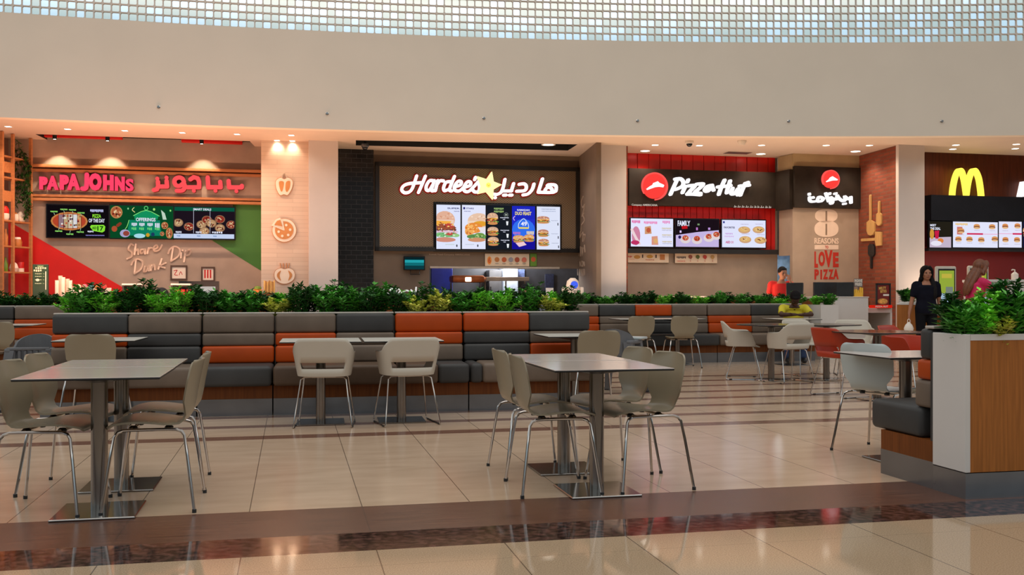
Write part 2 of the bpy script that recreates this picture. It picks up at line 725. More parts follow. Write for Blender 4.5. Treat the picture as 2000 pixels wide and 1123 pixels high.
def pane_mat(name, tint, gloss):
    m = bpy.data.materials.new(name)
    m.use_nodes = True
    n, l = m.node_tree.nodes, m.node_tree.links
    n.clear()
    o_ = n.new('ShaderNodeOutputMaterial')
    t = n.new('ShaderNodeBsdfTransparent')
    g = n.new('ShaderNodeBsdfGlossy')
    mx = n.new('ShaderNodeMixShader')
    nz = n.new('ShaderNodeTexNoise')
    nz.inputs['Scale'].default_value = 3.0
    rp = n.new('ShaderNodeValToRGB')
    rp.color_ramp.elements[0].position, rp.color_ramp.elements[1].position = .3, .7
    rp.color_ramp.elements[0].color = (*[c * .93 for c in tint], 1)
    rp.color_ramp.elements[1].color = (*tint, 1)
    l.new(nz.outputs['Fac'], rp.inputs[0])
    l.new(rp.outputs[0], t.inputs[0])
    g.inputs['Roughness'].default_value = .1
    mx.inputs[0].default_value = gloss
    l.new(t.outputs[0], mx.inputs[1])
    l.new(g.outputs[0], mx.inputs[2])
    l.new(mx.outputs[0], o_.inputs[0])
    return m


pan.build('pane', [pane_mat('clear_glass', (.97, .99, 1.0), .03), pane_mat('green_glass', (.80, .76, .66), .03)], win, False, recalc=False)

# ------------------------------------------------------------------ soffit over the shops, with two recesses
M_soffit = pm('soffit_paint', C3(222, 200, 180), .65, var=.012, scale=2)


def ceil_xy(u, v, z=Z1):
    d = F * (HC - z) / (v - HY)
    return ((u - 1000.0) * d / F, d)


hole_a = [ceil_xy(69, 262), ceil_xy(488, 276), ceil_xy(499, 287.5), ceil_xy(101, 277.5)]
hole_b = [ceil_xy(695, 274), ceil_xy(1128, 282), ceil_xy(1109, 294), ceil_xy(695, 284)]
bm = bmesh.new()
edges = []


def loop(pts, z=Z1):
    vv = [bm.verts.new((x, y, z)) for x, y in pts]
    for i in range(len(vv)):
        edges.append(bm.edges.new((vv[i], vv[(i + 1) % len(vv)])))


outer = [arc_pt(PH0 + (PH1 - PH0) * i / 60, ARC_R + .01) for i in range(61)] + [(17.5, 27.5), (-13.5, 27.5)]
loop(outer)
loop(hole_a)
loop(hole_b)
bmesh.ops.triangle_fill(bm, use_beauty=True, edges=edges)
me = bpy.data.meshes.new('ceiling')
bm.to_mesh(me)
bm.free()
struct(link('ceiling', me, [M_soffit]))
mb = MB()                                    # slab above, closes the shops in
mb.pxy(outer, Z1 + .55, Z1 + .65)
scene_struct('ceiling_slab', mb, pm('dark_void', (.02, .02, .02), .8))
M_recess = pm('black_ceiling_void', (.012, .011, .010), .6)
for nm, h in (('ceiling_recess', hole_a), ('ceiling_recess', hole_b)):
    mb = MB()
    n = len(h)
    vs_ = [(x, y, Z1) for x, y in h] + [(x, y, Z1 + .4) for x, y in h]
    mb.add(vs_, [(i, (i + 1) % n, n + (i + 1) % n, n + i) for i in range(n)] + [tuple(range(n, 2 * n))])
    scene_struct(nm, mb, M_recess)

# ------------------------------------------------------------------ shop walls
PA = Plane(22.0)          # pizza shop on the left and burger shop: rear walls in one line
PB = Plane(21.2)          # pizza shop on the right
PC = Plane(20.44)         # its projecting panel
PE = Plane(21.08)         # tiled panel with the vegetable emblems
PD = Plane(19.55)         # burger shop at the far right


def wallbox(name, plane, u0, u1, z0, z1, mats, thick=.15, off=0.0):
    s0, s1 = plane.s(u0), plane.s(u1)
    mb = MB()
    mb.bb(0, s1 - s0, 0, thick, z0, z1)
    p = plane.xyz(s0, off, 0)
    return scene_struct(name, mb, mats, p, plane.a)


def flat(name, plane, polys, mats, off=.004, thick=None):
    """painted areas or boards on a wall, from pixel outlines; structure"""
    mb = MB()
    s0, z0 = plane.sz(polys[0][1][0][0], polys[0][1][0][1])
    for mi, pts in polys:
        q = [(plane.sz(u, v)[0] - s0, plane.sz(u, v)[1]) for u, v in pts]
        mb.pxz(q, -off, 0, mi)
    o = mb.build(name, mats, None, False)
    o.location = plane.xyz(s0, 0, 0)
    o.rotation_euler = (0, 0, plane.a)
    return struct(o)


M_concrete = pm('warm_concrete', C3(172, 152, 136), .75, var=.05, scale=2.2, detail=6)
M_brownwall = pm('brown_grey_wall', C3(118, 100, 84), .7, var=.05, scale=2.0, detail=5)
M_tilewall = brickmat('cream_wall_tile', C3(224, 200, 178), C3(216, 190, 168), C3(198, 172, 150), 1.0, .62, .085, .003, .4, .15)
M_blackbrick = brickmat('black_glazed_brick', (.005, .005, .006), (.008, .008, .009), (.045, .045, .05), 1.0, .22, .098, .006, .25, .5)
M_redbrick = brickmat('red_brick', C3(150, 72, 44), C3(122, 54, 32), C3(120, 74, 54), 1.0, .24, .075, .012, .8, .7)
M_red = pm('red_paint', C3(214, 20, 8), .5, var=.03, scale=2)
M_green = pm('green_paint', C3(62, 120, 44), .55, var=.03, scale=2)
M_redtile = pm('red_gloss_tile', C3(196, 16, 8), .3, var=.06, scale=3)
M_redgrout = pm('dark_red_joint', C3(120, 8, 6), .5)
M_band = pm('dark_stone_band', C3(46, 38, 31), .6, spec=.2, var=.16, scale=3, detail=5)
M_ochre = pm('olive_plaster', C3(176, 154, 116), .7, var=.05, scale=2)
M_beige = pm('beige_stone_tile', C3(170, 148, 128), .6, var=.05, scale=1.8, detail=6)
M_mahog = pm('reddish_wood_panel', C3(116, 54, 26), .45, var=.12, scale=3, stretch=(6, 6, .5), detail=5)
M_maroon = pm('maroon_wall', C3(112, 10, 6), .55, var=.06, scale=2)
M_railwood = pm('pine_rail', C3(188, 124, 76), .5, var=.06, scale=4, stretch=(.5, 6, 6))

# left pizza shop
wallbox('wall_left_shop', PA, -40, 512, 0, 4.3, M_concrete)
flat('wall_left_red_paint', PA, [(0, [(-30, 405), (62, 458), (240, 561), (262, 640), (-30, 640)])], [M_red])
flat('wall_left_green_paint', PA, [(0, [(512, 395), (512, 530), (418, 472), (410, 466), (455, 466), (455, 395)])], [M_green])
# small return wall beside the rack
mb = MB()
p0, p1 = W(-60, 570, 18.2), W(58, 570, 19.78)
dv = p1 - p0
L = dv.length
mb.bb(0, L, 0, .1, 0, 4.25)
scene_struct('wall_left_return', mb, pm('pink_brown_plaster', C3(150, 118, 104), .7, var=.04), (p0.x - .35, p0.y + .12, 0), math.atan2(dv.y, dv.x))


def rail(plane, u0, u1, v0, v1, depth, nm):
    s0, s1 = plane.s(u0), plane.s(u1)
    za, zb = plane.sz((u0 + u1) / 2, v1)[1], plane.sz((u0 + u1) / 2, v0)[1]
    mb = MB()
    mb.rbb(0, s1 - s0, -depth, 0, za, zb, .008)
    return scene_struct(nm, mb, M_railwood, plane.xyz(s0, 0, 0), plane.a)


rail(PA, 62, 511, 327.5, 333, .16, 'trim_1')
rail(PA, 62, 511, 335.5, 341, .10, 'trim_2')
rail(PA, 62, 511, 384, 389, .10, 'trim_3')
rail(PA, 62, 511, 391, 396.5, .14, 'trim_4')

# tiled emblem panel, white columns
wallbox('wall_emblem_panel', PE, 510, 606, 0, 4.22, M_tilewall, 1.1)


def column(u0, u1, d0, dep=.62):
    pl = Plane(d0)
    s0, s1 = pl.s(u0), pl.s(u1)
    mb = MB()
    mb.rbb(0, s1 - s0, 0, dep, 0, 4.22, .006, 1)
    return scene_struct('column', mb, M_paint, pl.xyz(s0, 0, 0), pl.a)


column(603, 660.5, 20.85)
column(1167, 1223.5, 20.1, .12)
column(1755, 1806, 18.66, .1)
mb = MB()                                     # brown reveal on the right side of the middle column
mb.bb(0, .04, 0, 1.0, 0, 4.22)
pl = Plane(20.1)
scene_struct('trim_5', mb, M_redbrick, pl.xyz(pl.s(1224), -.05, 0), pl.a)

# left burger shop: black brick, brown wall with a framed mesh panel and a kitchen opening
wallbox('wall_black_brick', PA, 655, 729, 0, 4.3, M_blackbrick, .15, .06)
PO = [(838, 524), (1131, 524), (1131, 640), (838, 640)]
zt = PA.sz(985, 524)[1]
wallbox('wall_burger_left', PA, 727, 839, 0, zt, M_brownwall)
wallbox('wall_burger_upper', PA, 727, 1140, zt, 4.3, M_brownwall)
# angled return wall on the right of that shop
q0, q1 = PA.xyz(PA.s(1139), 0, 0), W(1168, 570, 20.56)
dv = q1 - q0
mb = MB()
mb.bb(0, dv.length, -.1, 0, 0, 4.25)
RET_A = math.atan2(dv.y, dv.x)
RET_O = q0
scene_struct('wall_burger_return', mb, M_brownwall, (q0.x, q0.y, 0), RET_A)

# right pizza shop
wallbox('wall_right_pizza', PB, 1215, 1520, 0, 4.3, M_beige, .15, -.04)


def tiled(plane, u0, u1, v0, v1, nm, w=.26):
    s0, s1 = plane.s(u0), plane.s(u1)
    za, zb = plane.sz((u0 + u1) / 2, v1)[1], plane.sz((u0 + u1) / 2, v0)[1]
    mb = MB()
    mb.bb(0, s1 - s0, -.015, .04, za, zb, 1)
    x, k = 0.0, 0
    while x < s1 - s0 - .02:
        x2 = min(x + w, s1 - s0)
        mb.rbb(x + .004, x2 - .004, -.032 - .006 * (k % 2), -.015, za + .002, zb - .002, .005, 1, 0)
        x = x2
        k += 1
    return scene_struct(nm, mb, [M_redtile, M_redgrout], plane.xyz(s0, 0, 0), plane.a)


tiled(PB, 1222, 1513, 301, 345, 'wall_right_pizza_red_upper')
tiled(PB, 1222, 1513, 400, 492, 'wall_right_pizza_red_lower', .15)


def band(plane, u0, u1, v0, v1, dep, mat, nm):
    s0, s1 = plane.s(u0), plane.s(u1)
    za, zb = plane.sz((u0 + u1) / 2, v1)[1], plane.sz((u0 + u1) / 2, v0)[1]
    mb = MB()
    mb.bb(0, s1 - s0, -dep, 0, za, zb)
    return scene_struct(nm, mb, mat, plane.xyz(s0, 0, 0), plane.a)


band(PB, 1222, 1518, 335, 405, .22, M_band, 'trim_6')
band(PB, 1222, 1520, 487, 496, .2, M_satin, 'trim_7')
# projecting panel with its angled flank
wallbox('wall_pizza_panel', PC, 1548, 1680, 0, 4.3, M_beige, .12)
band(PC, 1548, 1680, 327, 407, .10, M_band, 'trim_8')
band(PC, 1548, 1680, 300, 327, .03, M_ochre, 'trim_9')
c0, c1 = PB.xyz(PB.s(1513), .2, 0), PC.xyz(PC.s(1549), 0, 0)
dv = c1 - c0
ang = math.atan2(dv.y, dv.x)
zt2 = HC + (HY - 500) * c0.y / F
for nm, za, zb, t, mt in (('wall_pizza_flank', zt2, 4.3, .0, M_beige), ('trim_10', HC + (HY - 407) * 21.7 / F, HC + (HY - 329) * 21.7 / F, .09, M_band),
                          ('trim_11', HC + (HY - 329) * 21.7 / F, 4.2, .03, M_ochre)):
    mb = MB()
    mb.bb(0, dv.length, -t, .1, za, zb)
    scene_struct(nm, mb, mt, (c0.x, c0.y, 0), ang)
# brick side wall running forward to the right column
b0, b1 = PC.xyz(PC.s(1677), .0, 0), W(1757, 570, 20.50)
dv = Vector((b1.x - b0.x, b1.y - b0.y, 0))
BR_A, BR_O, BR_L = math.atan2(dv.y, dv.x), Vector((b0.x, b0.y, 0)), dv.length
mb = MB()
mb.bb(0, BR_L, 0, .12, 0, 4.25)
scene_struct('wall_red_brick', mb, M_redbrick, BR_O, BR_A)

# far right burger shop
wallbox('wall_far_right', PD, 1800, 2120, 0, 4.3, M_maroon, .15, -.12)
band(PD, 1806, 2110, 296, 388, .0, M_mahog, 'wall_far_right_wood')
band(PD, 1806, 2110, 386, 434, .22, M_screenback, 'trim_12')
band(PD, 1806, 2110, 486, 492, .14, M_satin, 'trim_13')
# closing walls behind the shops
mb = MB()
mb.bb(-16, 20, 0, .1, 0, 4.9)
scene_struct('wall_back', mb, pm('back_of_house_wall', C3(120, 118, 116), .7), (0, 25.2, 0), A)
# ------------------------------------------------------------------ ceiling lights and small ceiling fittings
M_trimring = pm('white_trim_ring', C3(226, 216, 204), .4, var=.01)
M_lens = em(255, 244, 226, 6.0)
M_lensw = em(255, 250, 242, 7.0)


def downlight(u, v, r, label, group, energy, color=(1, .84, .68), spot=1.9, aim=(0, 0, -1), z=Z1, square=False):
    x, y = ceil_xy(u, v, z)
    t = thing('ceiling_downlight', label, 'ceiling light', (x, y, z), 0, group)
    n = 4 if square else 20
    k = 1.41 if square else 1.0
    mb = MB()
    pr = [(r * k, -.006), (r * k * 1.25, -.006), (r * k * 1.28, .0), (r * k, .0)]
    base = len(mb.v)
    for q, (rr, zz) in enumerate(pr):
        for j in range(n):
            a = 2 * PI * (j + .5) / n
            mb.v.append((rr * math.cos(a), rr * math.sin(a), zz))
    for q in range(4):
        for j in range(n):
            mb.f.append((q * n + j, q * n + (j + 1) % n, ((q + 1) % 4) * n + (j + 1) % n, ((q + 1) % 4) * n + j))
            mb.mi.append(0)
    mb.build('trim_ring', M_trimring, t, False)
    mb = MB()
    mb.pxy([(r * k * math.cos(2 * PI * (j + .5) / n), r * k * math.sin(2 * PI * (j + .5) / n)) for j in range(n)], -.004, -.001)
    mb.build('lens', M_lens, t, False)
    if energy:
        light('SPOT', 'downlight_beam', (x, y, z - .03), energy, color, r, spot, .7, aim=(x + aim[0], y + aim[1], z - .03 + aim[2]))
    return t


for i, (u, v) in enumerate([(16, 247), (132, 252), (244, 255), (356, 259), (463, 262)]):
    downlight(u, v, .05, '%s square downlight from the left in the soffit row over the left pizza shop' % ordn(i + 1), 'downlights over the left pizza shop', 80,
              (1, .66, .46), 2.4, square=True)
for u, v, w in ((569, 264, 'front'), (541, 274, 'left rear'), (571, 275, 'right rear')):
    downlight(u, v, .05, 'square downlight at the %s of the three over the tiled emblem panel' % w, 'downlights over the emblem panel', 13, (1, .76, .56), 1.7,
              (.0, .55, -1), square=True)
downlight(1071, 282.5, .12, 'round bright downlight in the dark recess over the left burger shop', 'round downlights', 60, (1, .88, .74), 2.4, z=Z1 + .02)
for u, v, w in ((1260, 294.5, 'leftmost'), (1486, 300.5, 'middle'), (1671, 295.5, 'rightmost')):
    downlight(u, v, .10, 'round bright downlight, %s of three by the red tiles and brick wall' % w, 'round downlights', 60, (1, .84, .68), 2.3)
for i, (u, v) in enumerate([(1279.5, 283), (1366, 284), (1487.5, 283.5), (1613.6, 283.6), (1698, 283.7)]):
    downlight(u, v, .07, '%s recessed warm downlight from the left in the front row over the right pizza shop' % ordn(i + 1), 'warm downlights over the right pizza shop', 46,
              (1, .80, .58), 2.5)
for u, v, w in ((1867, 283, 'left front'), (1861, 291, 'left rear'), (1985, 281.5, 'right front'), (1983, 290, 'right rear')):
    downlight(u, v, .07, 'recessed warm downlight, %s of four over the far right burger shop' % w, 'downlights over the far right shop', 34, (1, .84, .66), 2.5)

# wall washers hidden in the recess of the left pizza shop
for i, u in enumerate((116, 217, 397)):
    p = PA.xyz(PA.s(u), .42, Z1 + .02)
    t = thing('track_spotlight', 'small %s track spotlight from the left washing the wall above the pine rails' % ordn(i + 1), 'spotlight', p, PA.a, 'track spotlights')
    MB().lathe([(.03, -.06), (.04, -.06), (.042, .05), (.02, .06)], 12).build('lamp_head', M_black, t)
    MB().lathe([(.006, .05), (.006, .36)], 8).build('stem', M_black, t)
    MB().lathe([(.026, -.062), (.026, -.058)], 12).build('lens', M_lens, t)
    light('SPOT', 'washer_beam', p + Vector((0, 0, -.08)), 55, (1, .80, .58), .03, 1.25, .45, aim=PA.xyz(PA.s(u), .0, Z1 - .95))

for u, v, kind in ((1346.5, 275, 0), (1449, 274.5, 1), (713, 281, 2)):
    x, y = ceil_xy(u, v)
    if kind == 0:
        t = thing('dome_camera', 'black dome camera with white collar on the soffit over the red tiles', 'security camera', (x, y, Z1))
        MB().lathe([(.085, 0), (.085, -.05), (.06, -.06)], 18).build('collar', M_trimring, t)
        MB().ball((0, 0, -.06), .062, 0, 14, 8).build('dome', M_screenback, t)
    elif kind == 1:
        t = thing('ceiling_speaker', 'white round ceiling speaker on the soffit right of the dome camera', 'speaker', (x, y, Z1))
        MB().lathe([(.09, 0), (.09, -.03), (.05, -.09), (.03, -.09)], 18).build('housing', M_trimring, t)
        MB().lathe([(.045, -.092), (.04, -.088)], 18).build('grille', M_soffit, t)
    else:
        t = thing('dome_camera', 'pale dome camera at the left end of the dark recess over the burger shop', 'security camera', (x, y, Z1))
        MB().lathe([(.08, 0), (.08, -.05), (.06, -.07)], 18).build('collar', M_plinth, t)
        MB().ball((0, 0, -.07), .06, 0, 14, 8).build('dome', M_screenback, t)
        MB().lathe([(.03, 0), (.03, .38)], 10).build('stem', M_black, t)
x, y = ceil_xy(1441, 298)
t = thing('air_grille', 'flat grey air grille in the soffit above the red tiles', 'air vent', (x, y, Z1), A)
mb = MB()
for i in range(7):
    mb.bb(-.28, .28, -.14 + i * .045, -.12 + i * .045, -.012, 0)
mb.build('slat', M_plinth, t, False)
MB().bb(-.31, .31, -.17, .18, -.006, -.001).build('frame', M_soffit, t, False)

for i, (u, v) in enumerate([(310, 209), (639, 222), (945, 231), (1245, 236), (1540, 237), (1839, 237)]):
    d = arc_d(u)
    p = W(u, v, d)
    t = thing('wall_sprinkler', 'small chrome sprinkler head on the pale upper wall, %s from the left' % ordn(i + 1), 'sprinkler', p, -math.atan2(p.x - ARC_C[0], p.y - ARC_C[1]),
              'sprinklers on the upper wall')
    mb = MB()
    mb.lathe([(.03, 0), (.028, .01), (.014, .014)], 16)
    mb.xf(Matrix.Rotation(PI / 2, 4, 'X'))
    mb.build('escutcheon', M_chrome, t)
    mb = MB()
    mb.lathe([(.009, .01), (.009, .045), (.02, .047), (.02, .05)], 10)
    mb.xf(Matrix.Rotation(PI / 2, 4, 'X'))
    mb.build('nozzle', M_chrome, t)

# ------------------------------------------------------------------ red panels up in the left recess
for i, (ua, ub, va, vb) in enumerate(((88, 240, 270, 275), (355, 474, 280, 284.4))):
    xa, ya = ceil_xy(ua, va)
    xb, yb = ceil_xy(ub, vb)
    mb = MB()
    mb.rbb(0, math.hypot(xb - xa, yb - ya), -.06, .06, 0, .10, .01)
    o = mb.build('duct', M_red, None)
    o.location = (xa, ya - .02, Z1 + .02)
    o.rotation_euler = (0, 0, math.atan2(yb - ya, xb - xa))
    tag(o, 'red duct seen at the %s end of the recess over the left pizza shop' % ('left', 'right')[i], 'duct', 'red ducts')


# ------------------------------------------------------------------ lettering and signs
def crop(x0, y0, k):
    return lambda pts: [(x0 + a / k, y0 + b / k) for a, b in pts]


def strokes(w, mb, lst, wpx, y0, y1, mi=0, smooth=4):
    for it in lst:
        pts = [w.q(u, v) for u, v in it]
        mb.stroke(pts, wpx * w.p.d(it[0][0]) / F, y0, y1, mi, smooth)


M_signred = em(255, 70, 105, 1.0)
M_signred2 = em(255, 84, 88, 1.0)
M_signside = pm('red_sign_return', C3(150, 16, 22), .4)
M_signwhite = em(255, 250, 252, 1.25)
M_halo = em(150, 36, 26, .8)

# raised pink-red letters
w = On(PA, 'sign_lettering', 'raised pink-red block capital sign on the wall between the pine rails', 'sign', 172, 385, 'shop name signs', off=.0)
cp = crop(60, 325, 9.524)
for ch, x0, x1, y0, y1 in (('P', 190, 350, 205, 445), ('A', 325, 550, 190, 450), ('P', 568, 742, 172, 450), ('A', 700, 950, 152, 455), ('O', 1105, 1345, 140, 465),
                           ('H', 1368, 1568, 172, 462), ('N', 1585, 1772, 204, 470), ('S', 1785, 1935, 245, 476)):
    (ua, va), (ub, vb) = cp([(x0, y0), (x1, y1)])
    a, b, c, d = w.rect(ua, va, ub, vb)
    mb = MB()
    wt = .05 if ch == 'S' else .09
    mb.text(ch, a, b, c, d, -.15, -.15, 0, wt)
    mb.text(ch, a, b, c, d, -.149, 0, 1, wt)
    mb.build('letter', [M_signred, M_signside], w.root, False)
mb = MB()
pts = [w.q(*p) for p in cp([(1070, 170), (1065, 370), (1040, 425), (990, 425)])]
mb.stroke(pts, 8.6 * w.px(172), -.15, 0, 0, 4, mside=1)
mb.build('letter', [M_signred, M_signside], w.root, False)

w = On(PA, 'sign_lettering', 'raised coral-red arabic sign on the wall between the pine rails', 'sign', 390, 385, 'shop name signs')
cp = crop(285, 325, 9.524)
for grp in ([[(1790, 375), (1790, 400), (1560, 405), (1545, 290)], [(1545, 285), (1552, 400), (1780, 405)], [(1688, 470), (1690, 475)]],
            [[(1390, 300), (1400, 400), (1170, 405), (1158, 225)], [(1160, 220), (1172, 395), (1400, 402)], [(1302, 462), (1304, 467)]],
            [[(840, 255), (900, 215), (975, 235), (1000, 300), (1002, 402)], [(1000, 402), (790, 402)], [(902, 462), (904, 467)],
             [(720, 300), (690, 240), (625, 220), (560, 250), (545, 310), (580, 370), (650, 375), (715, 330), (735, 400), (690, 460), (590, 465)]],
            [[(400, 285), (410, 388), (285, 388)], [(398, 222), (400, 226)], [(240, 300), (245, 380), (220, 440), (165, 452)], [(228, 240), (230, 244)]]):
    for it in grp:
        mb = MB()
        pts = [w.q(*p) for p in cp(it)]
        single = abs(it[0][0] - it[1][0]) < 6 and abs(it[0][1] - it[1][1]) < 8
        mb.stroke(pts, (7.4 if single else 8.2) * w.px(390), -.15, 0, 0, 3 if len(pts) > 5 else 0, mside=1)
        mb.build('letter', [M_signred2, M_signside], w.root, False)

# handwritten slogan on the wall
M_script = pm('cream_lettering', C3(250, 222, 200), .5, var=.01)
cp = crop(220, 460, 5.263)
words = {'upper': [[(212, 98), (186, 88), (162, 140), (196, 170), (196, 215), (150, 240)], [(240, 90), (226, 195)], [(232, 165), (262, 140), (264, 192)],
                   [(322, 142), (292, 148), (288, 182), (315, 175), (332, 140), (334, 188)], [(372, 128), (358, 184)], [(364, 155), (385, 128), (404, 128)],
                   [(422, 145), (462, 122), (452, 98), (424, 122), (432, 160), (480, 148), (508, 98)]],
         'lower': [[(240, 255), (226, 390)], [(195, 300), (215, 262), (262, 242), (308, 272), (292, 345), (226, 392)], [(332, 318), (322, 370), (352, 362), (376, 312), (374, 362)],
                   [(402, 308), (394, 358)], [(400, 335), (428, 300), (436, 350)], [(506, 240), (472, 342)], [(548, 282), (486, 312), (536, 332)]],
         'right': [[(622, 122), (602, 262)], [(572, 182), (592, 140), (640, 112), (690, 142), (676, 212), (602, 262)], [(706, 178), (702, 228)], [(718, 152), (720, 153)],
                   [(752, 158), (734, 268)], [(750, 178), (780, 150), (802, 158), (790, 196), (746, 208)]]}
for nm, uu, vv in (('upper', 290, 505), ('lower', 300, 535), ('right', 350, 510)):
    w = On(PA, 'wall_lettering', 'cream handwritten slogan word on the left shop wall, the %s of the three' % nm, 'lettering', uu, vv, 'handwritten slogan words')
    mb = MB()
    strokes(w, mb, [cp(it) for it in words[nm]], 3.0, -.03, 0, 0, 4)
    mb.build('lettering', M_script, w.root, False)

# burger shop: framed mesh panel with white script sign
w = On(PA, 'mesh_panel', 'large black framed panel of brown expanded mesh behind the white script sign', 'wall panel', 932, 492)
x0, z0, x1, z1 = w.rect(732, 323, 1129, 492)
mb = MB()
t_ = .085
for b in ((x0, x1, z0, z0 + t_), (x0, x1, z1 - t_, z1), (x0, x0 + t_, z0, z1), (x1 - t_, x1, z0, z1)):
    mb.bb(b[0], b[1], -.16, 0, b[2], b[3])
mb.build('frame', M_satin, w.root, False)


def mesh_mat():
    m = bpy.data.materials.new('expanded_mesh')
    m.use_nodes = True
    n, l = m.node_tree.nodes, m.node_tree.links
    b = n['Principled BSDF']
    tc = n.new('ShaderNodeTexCoord')
    out = []
    for sgn in (1, -1):
        mp = n.new('ShaderNodeMapping')
        mp.inputs['Rotation'].default_value = (0, sgn * math.radians(32), 0)
        l.new(tc.outputs['Object'], mp.inputs[0])
        wv = n.new('ShaderNodeTexWave')
        wv.wave_type = 'BANDS'
        wv.bands_direction = 'Z'
        wv.inputs['Scale'].default_value = 9.5
        l.new(mp.outputs[0], wv.inputs['Vector'])
        out.append(wv.outputs['Fac'])
    mx = n.new('ShaderNodeMath')
    mx.operation = 'MAXIMUM'
    l.new(out[0], mx.inputs[0])
    l.new(out[1], mx.inputs[1])
    rp = n.new('ShaderNodeValToRGB')
    rp.color_ramp.elements[0].position, rp.color_ramp.elements[0].color = .72, (*C3(84, 70, 55), 1)
    rp.color_ramp.elements[1].position, rp.color_ramp.elements[1].color = .9, (*C3(158, 134, 106), 1)
    l.new(mx.outputs[0], rp.inputs[0])
    l.new(rp.outputs[0], b.inputs['Base Color'])
    b.inputs['Roughness'].default_value = .5
    b.inputs['Metallic'].default_value = .2
    return m


MB().bb(x0 + .04, x1 - .04, -.1, -.07, z0 + .04, z1 - .04).build('mesh', mesh_mat(), w.root, False)

w = On(PA, 'sign_lettering', 'glowing white script shop name with red halo on the mesh panel', 'sign', 858, 384, 'shop name signs', off=.1)
cp = crop(770, 325, 10.526)
H = [[(440, 215), (395, 350), (345, 480), (280, 545), (190, 555), (135, 495), (175, 415), (280, 372), (420, 358), (560, 350)], [(618, 220), (545, 400), (478, 550)],
     [(800, 315), (705, 312), (640, 410), (640, 495), (700, 505), (765, 400)], [(800, 310), (745, 500), (790, 515)], [(872, 310), (822, 515)], [(858, 385), (915, 315), (985, 315)],
     [(1130, 330), (1040, 345), (990, 450), (1010, 515), (1085, 490)], [(1212, 225), (1112, 480), (1155, 520)],
     [(1215, 435), (1330, 400), (1350, 335), (1285, 325), (1215, 420), (1225, 505), (1310, 520), (1395, 450)],
     [(1400, 450), (1525, 410), (1542, 345), (1475, 335), (1405, 440), (1420, 520), (1500, 530), (1590, 450), (1690, 340)],
     [(1690, 335), (1725, 430), (1705, 525), (1630, 540), (1590, 505)], [(1640, 245), (1625, 290)]]
mb = MB()
strokes(w, mb, [cp(it) for it in H], 5.7, -.10, -.03)
mb.build('lettering', M_signwhite, w.root, False)
mb = MB()
strokes(w, mb, [cp(it) for it in H], 10.4, -.03, 0)
mb.build('halo_backing', M_halo, w.root, False)

cp = crop(910, 325, 10.526)
w = On(PA, 'sign_star', 'glowing pale yellow five pointed star between the two white scripts', 'sign', 952, 390, off=.1)
star = [(490, 132), (526, 335), (692, 400), (522, 500), (512, 698), (385, 545), (208, 585), (262, 430), (192, 228), (382, 288)]
mb = MB()
mb.pxz([w.q(*p) for p in cp(star)], -.16, -.03)
mb.build('star', em(255, 240, 172, 1.25), w.root, False)
mb = MB()
c = w.q(*cp([(415, 410)])[0])
mb.pxz([(c[0] + .055 * math.cos(2 * PI * j / 20), c[1] + .055 * math.sin(2 * PI * j / 20)) for j in range(20)], -.165, -.16)
mb.stroke([(c[0] - .02, c[1] + .012), (c[0] + .0, c[1] - .02), (c[0] + .025, c[1] + .008)], .012, -.168, -.165, 1)
mb.build('face', [em(255, 240, 110, 1.2), em(236, 190, 60, 1.0)], w.root, False)
mb = MB()
for i in range(10):
    a, b = star[i], star[(i + 1) % 10]
    strokes(w, mb, [cp([a, b])], 3.2, -.03, 0, 0, 0)
mb.build('halo_backing', M_halo, w.root, False)

w = On(PA, 'sign_lettering', 'glowing white arabic script right of the star on the mesh panel', 'sign', 1030, 386, 'shop name signs', off=.1)
AR = [[(768, 285), (735, 440), (690, 545), (610, 590), (545, 585)], [(945, 370), (900, 520)], [(905, 520), (720, 520)], [(742, 605), (790, 605)], [(862, 605), (910, 605)], [(568, 655), (572, 660)],
      [(1060, 385), (1160, 375), (1205, 425), (1175, 510), (1010, 525)], [(1360, 380), (1325, 490), (1240, 580), (1140, 600)], [(1535, 275), (1450, 540)],
      [(1450, 545), (1765, 545), (1815, 470), (1790, 400), (1650, 395), (1640, 440)], [(1640, 440), (1590, 500), (1600, 540)], [(1650, 440), (1720, 470), (1735, 530)]]
mb = MB()
strokes(w, mb, [cp(it) for it in AR], 5.6, -.10, -.03, 0, 3)
mb.build('lettering', M_signwhite, w.root, False)
mb = MB()
strokes(w, mb, [cp(it) for it in AR], 9.8, -.03, 0, 0, 3)
mb.build('halo_backing', M_halo, w.root, False)


# right pizza shop: disc logos and handwritten names
def disc_sign(plane, u, v, r, hat, cp_, label, off):
    w_ = On(plane, 'sign_disc', label, 'sign', u, v, 'red disc signs', off=off)
    k = plane.d(u) / F
    mb_ = MB()
    mb_.pxz([(r * .90 * k * math.cos(2 * PI * j / 36) - .04 * r * k, r * .93 * k * math.sin(2 * PI * j / 36)) for j in range(36)], -.09, 0)
    mb_.build('disc', em(255, 66, 60, 1.0), w_.root, False)
    mb_ = MB()
    mb_.stroke([(r * k * 1.0 * math.cos(q), r * k * math.sin(q)) for q in [2.3 - .18 * j for j in range(22)]], .11 * r * k, -.075, -.0, 0, 2)
    mb_.stroke([(r * k * 1.0 * math.cos(q), r * k * math.sin(q)) for q in [2.3 + .18 * j for j in range(9)]], (.10 * r * k, .02 * r * k), -.075, -.0, 0, 2)
    mb_.build('rim', em(255, 90, 84, 1.0), w_.root, False)
    mb_ = MB()
    mb_.pxz([w_.q(*p) for p in cp_(hat)], -.11, -.09)
    mb_.build('roof_emblem', M_signwhite, w_.root, False)


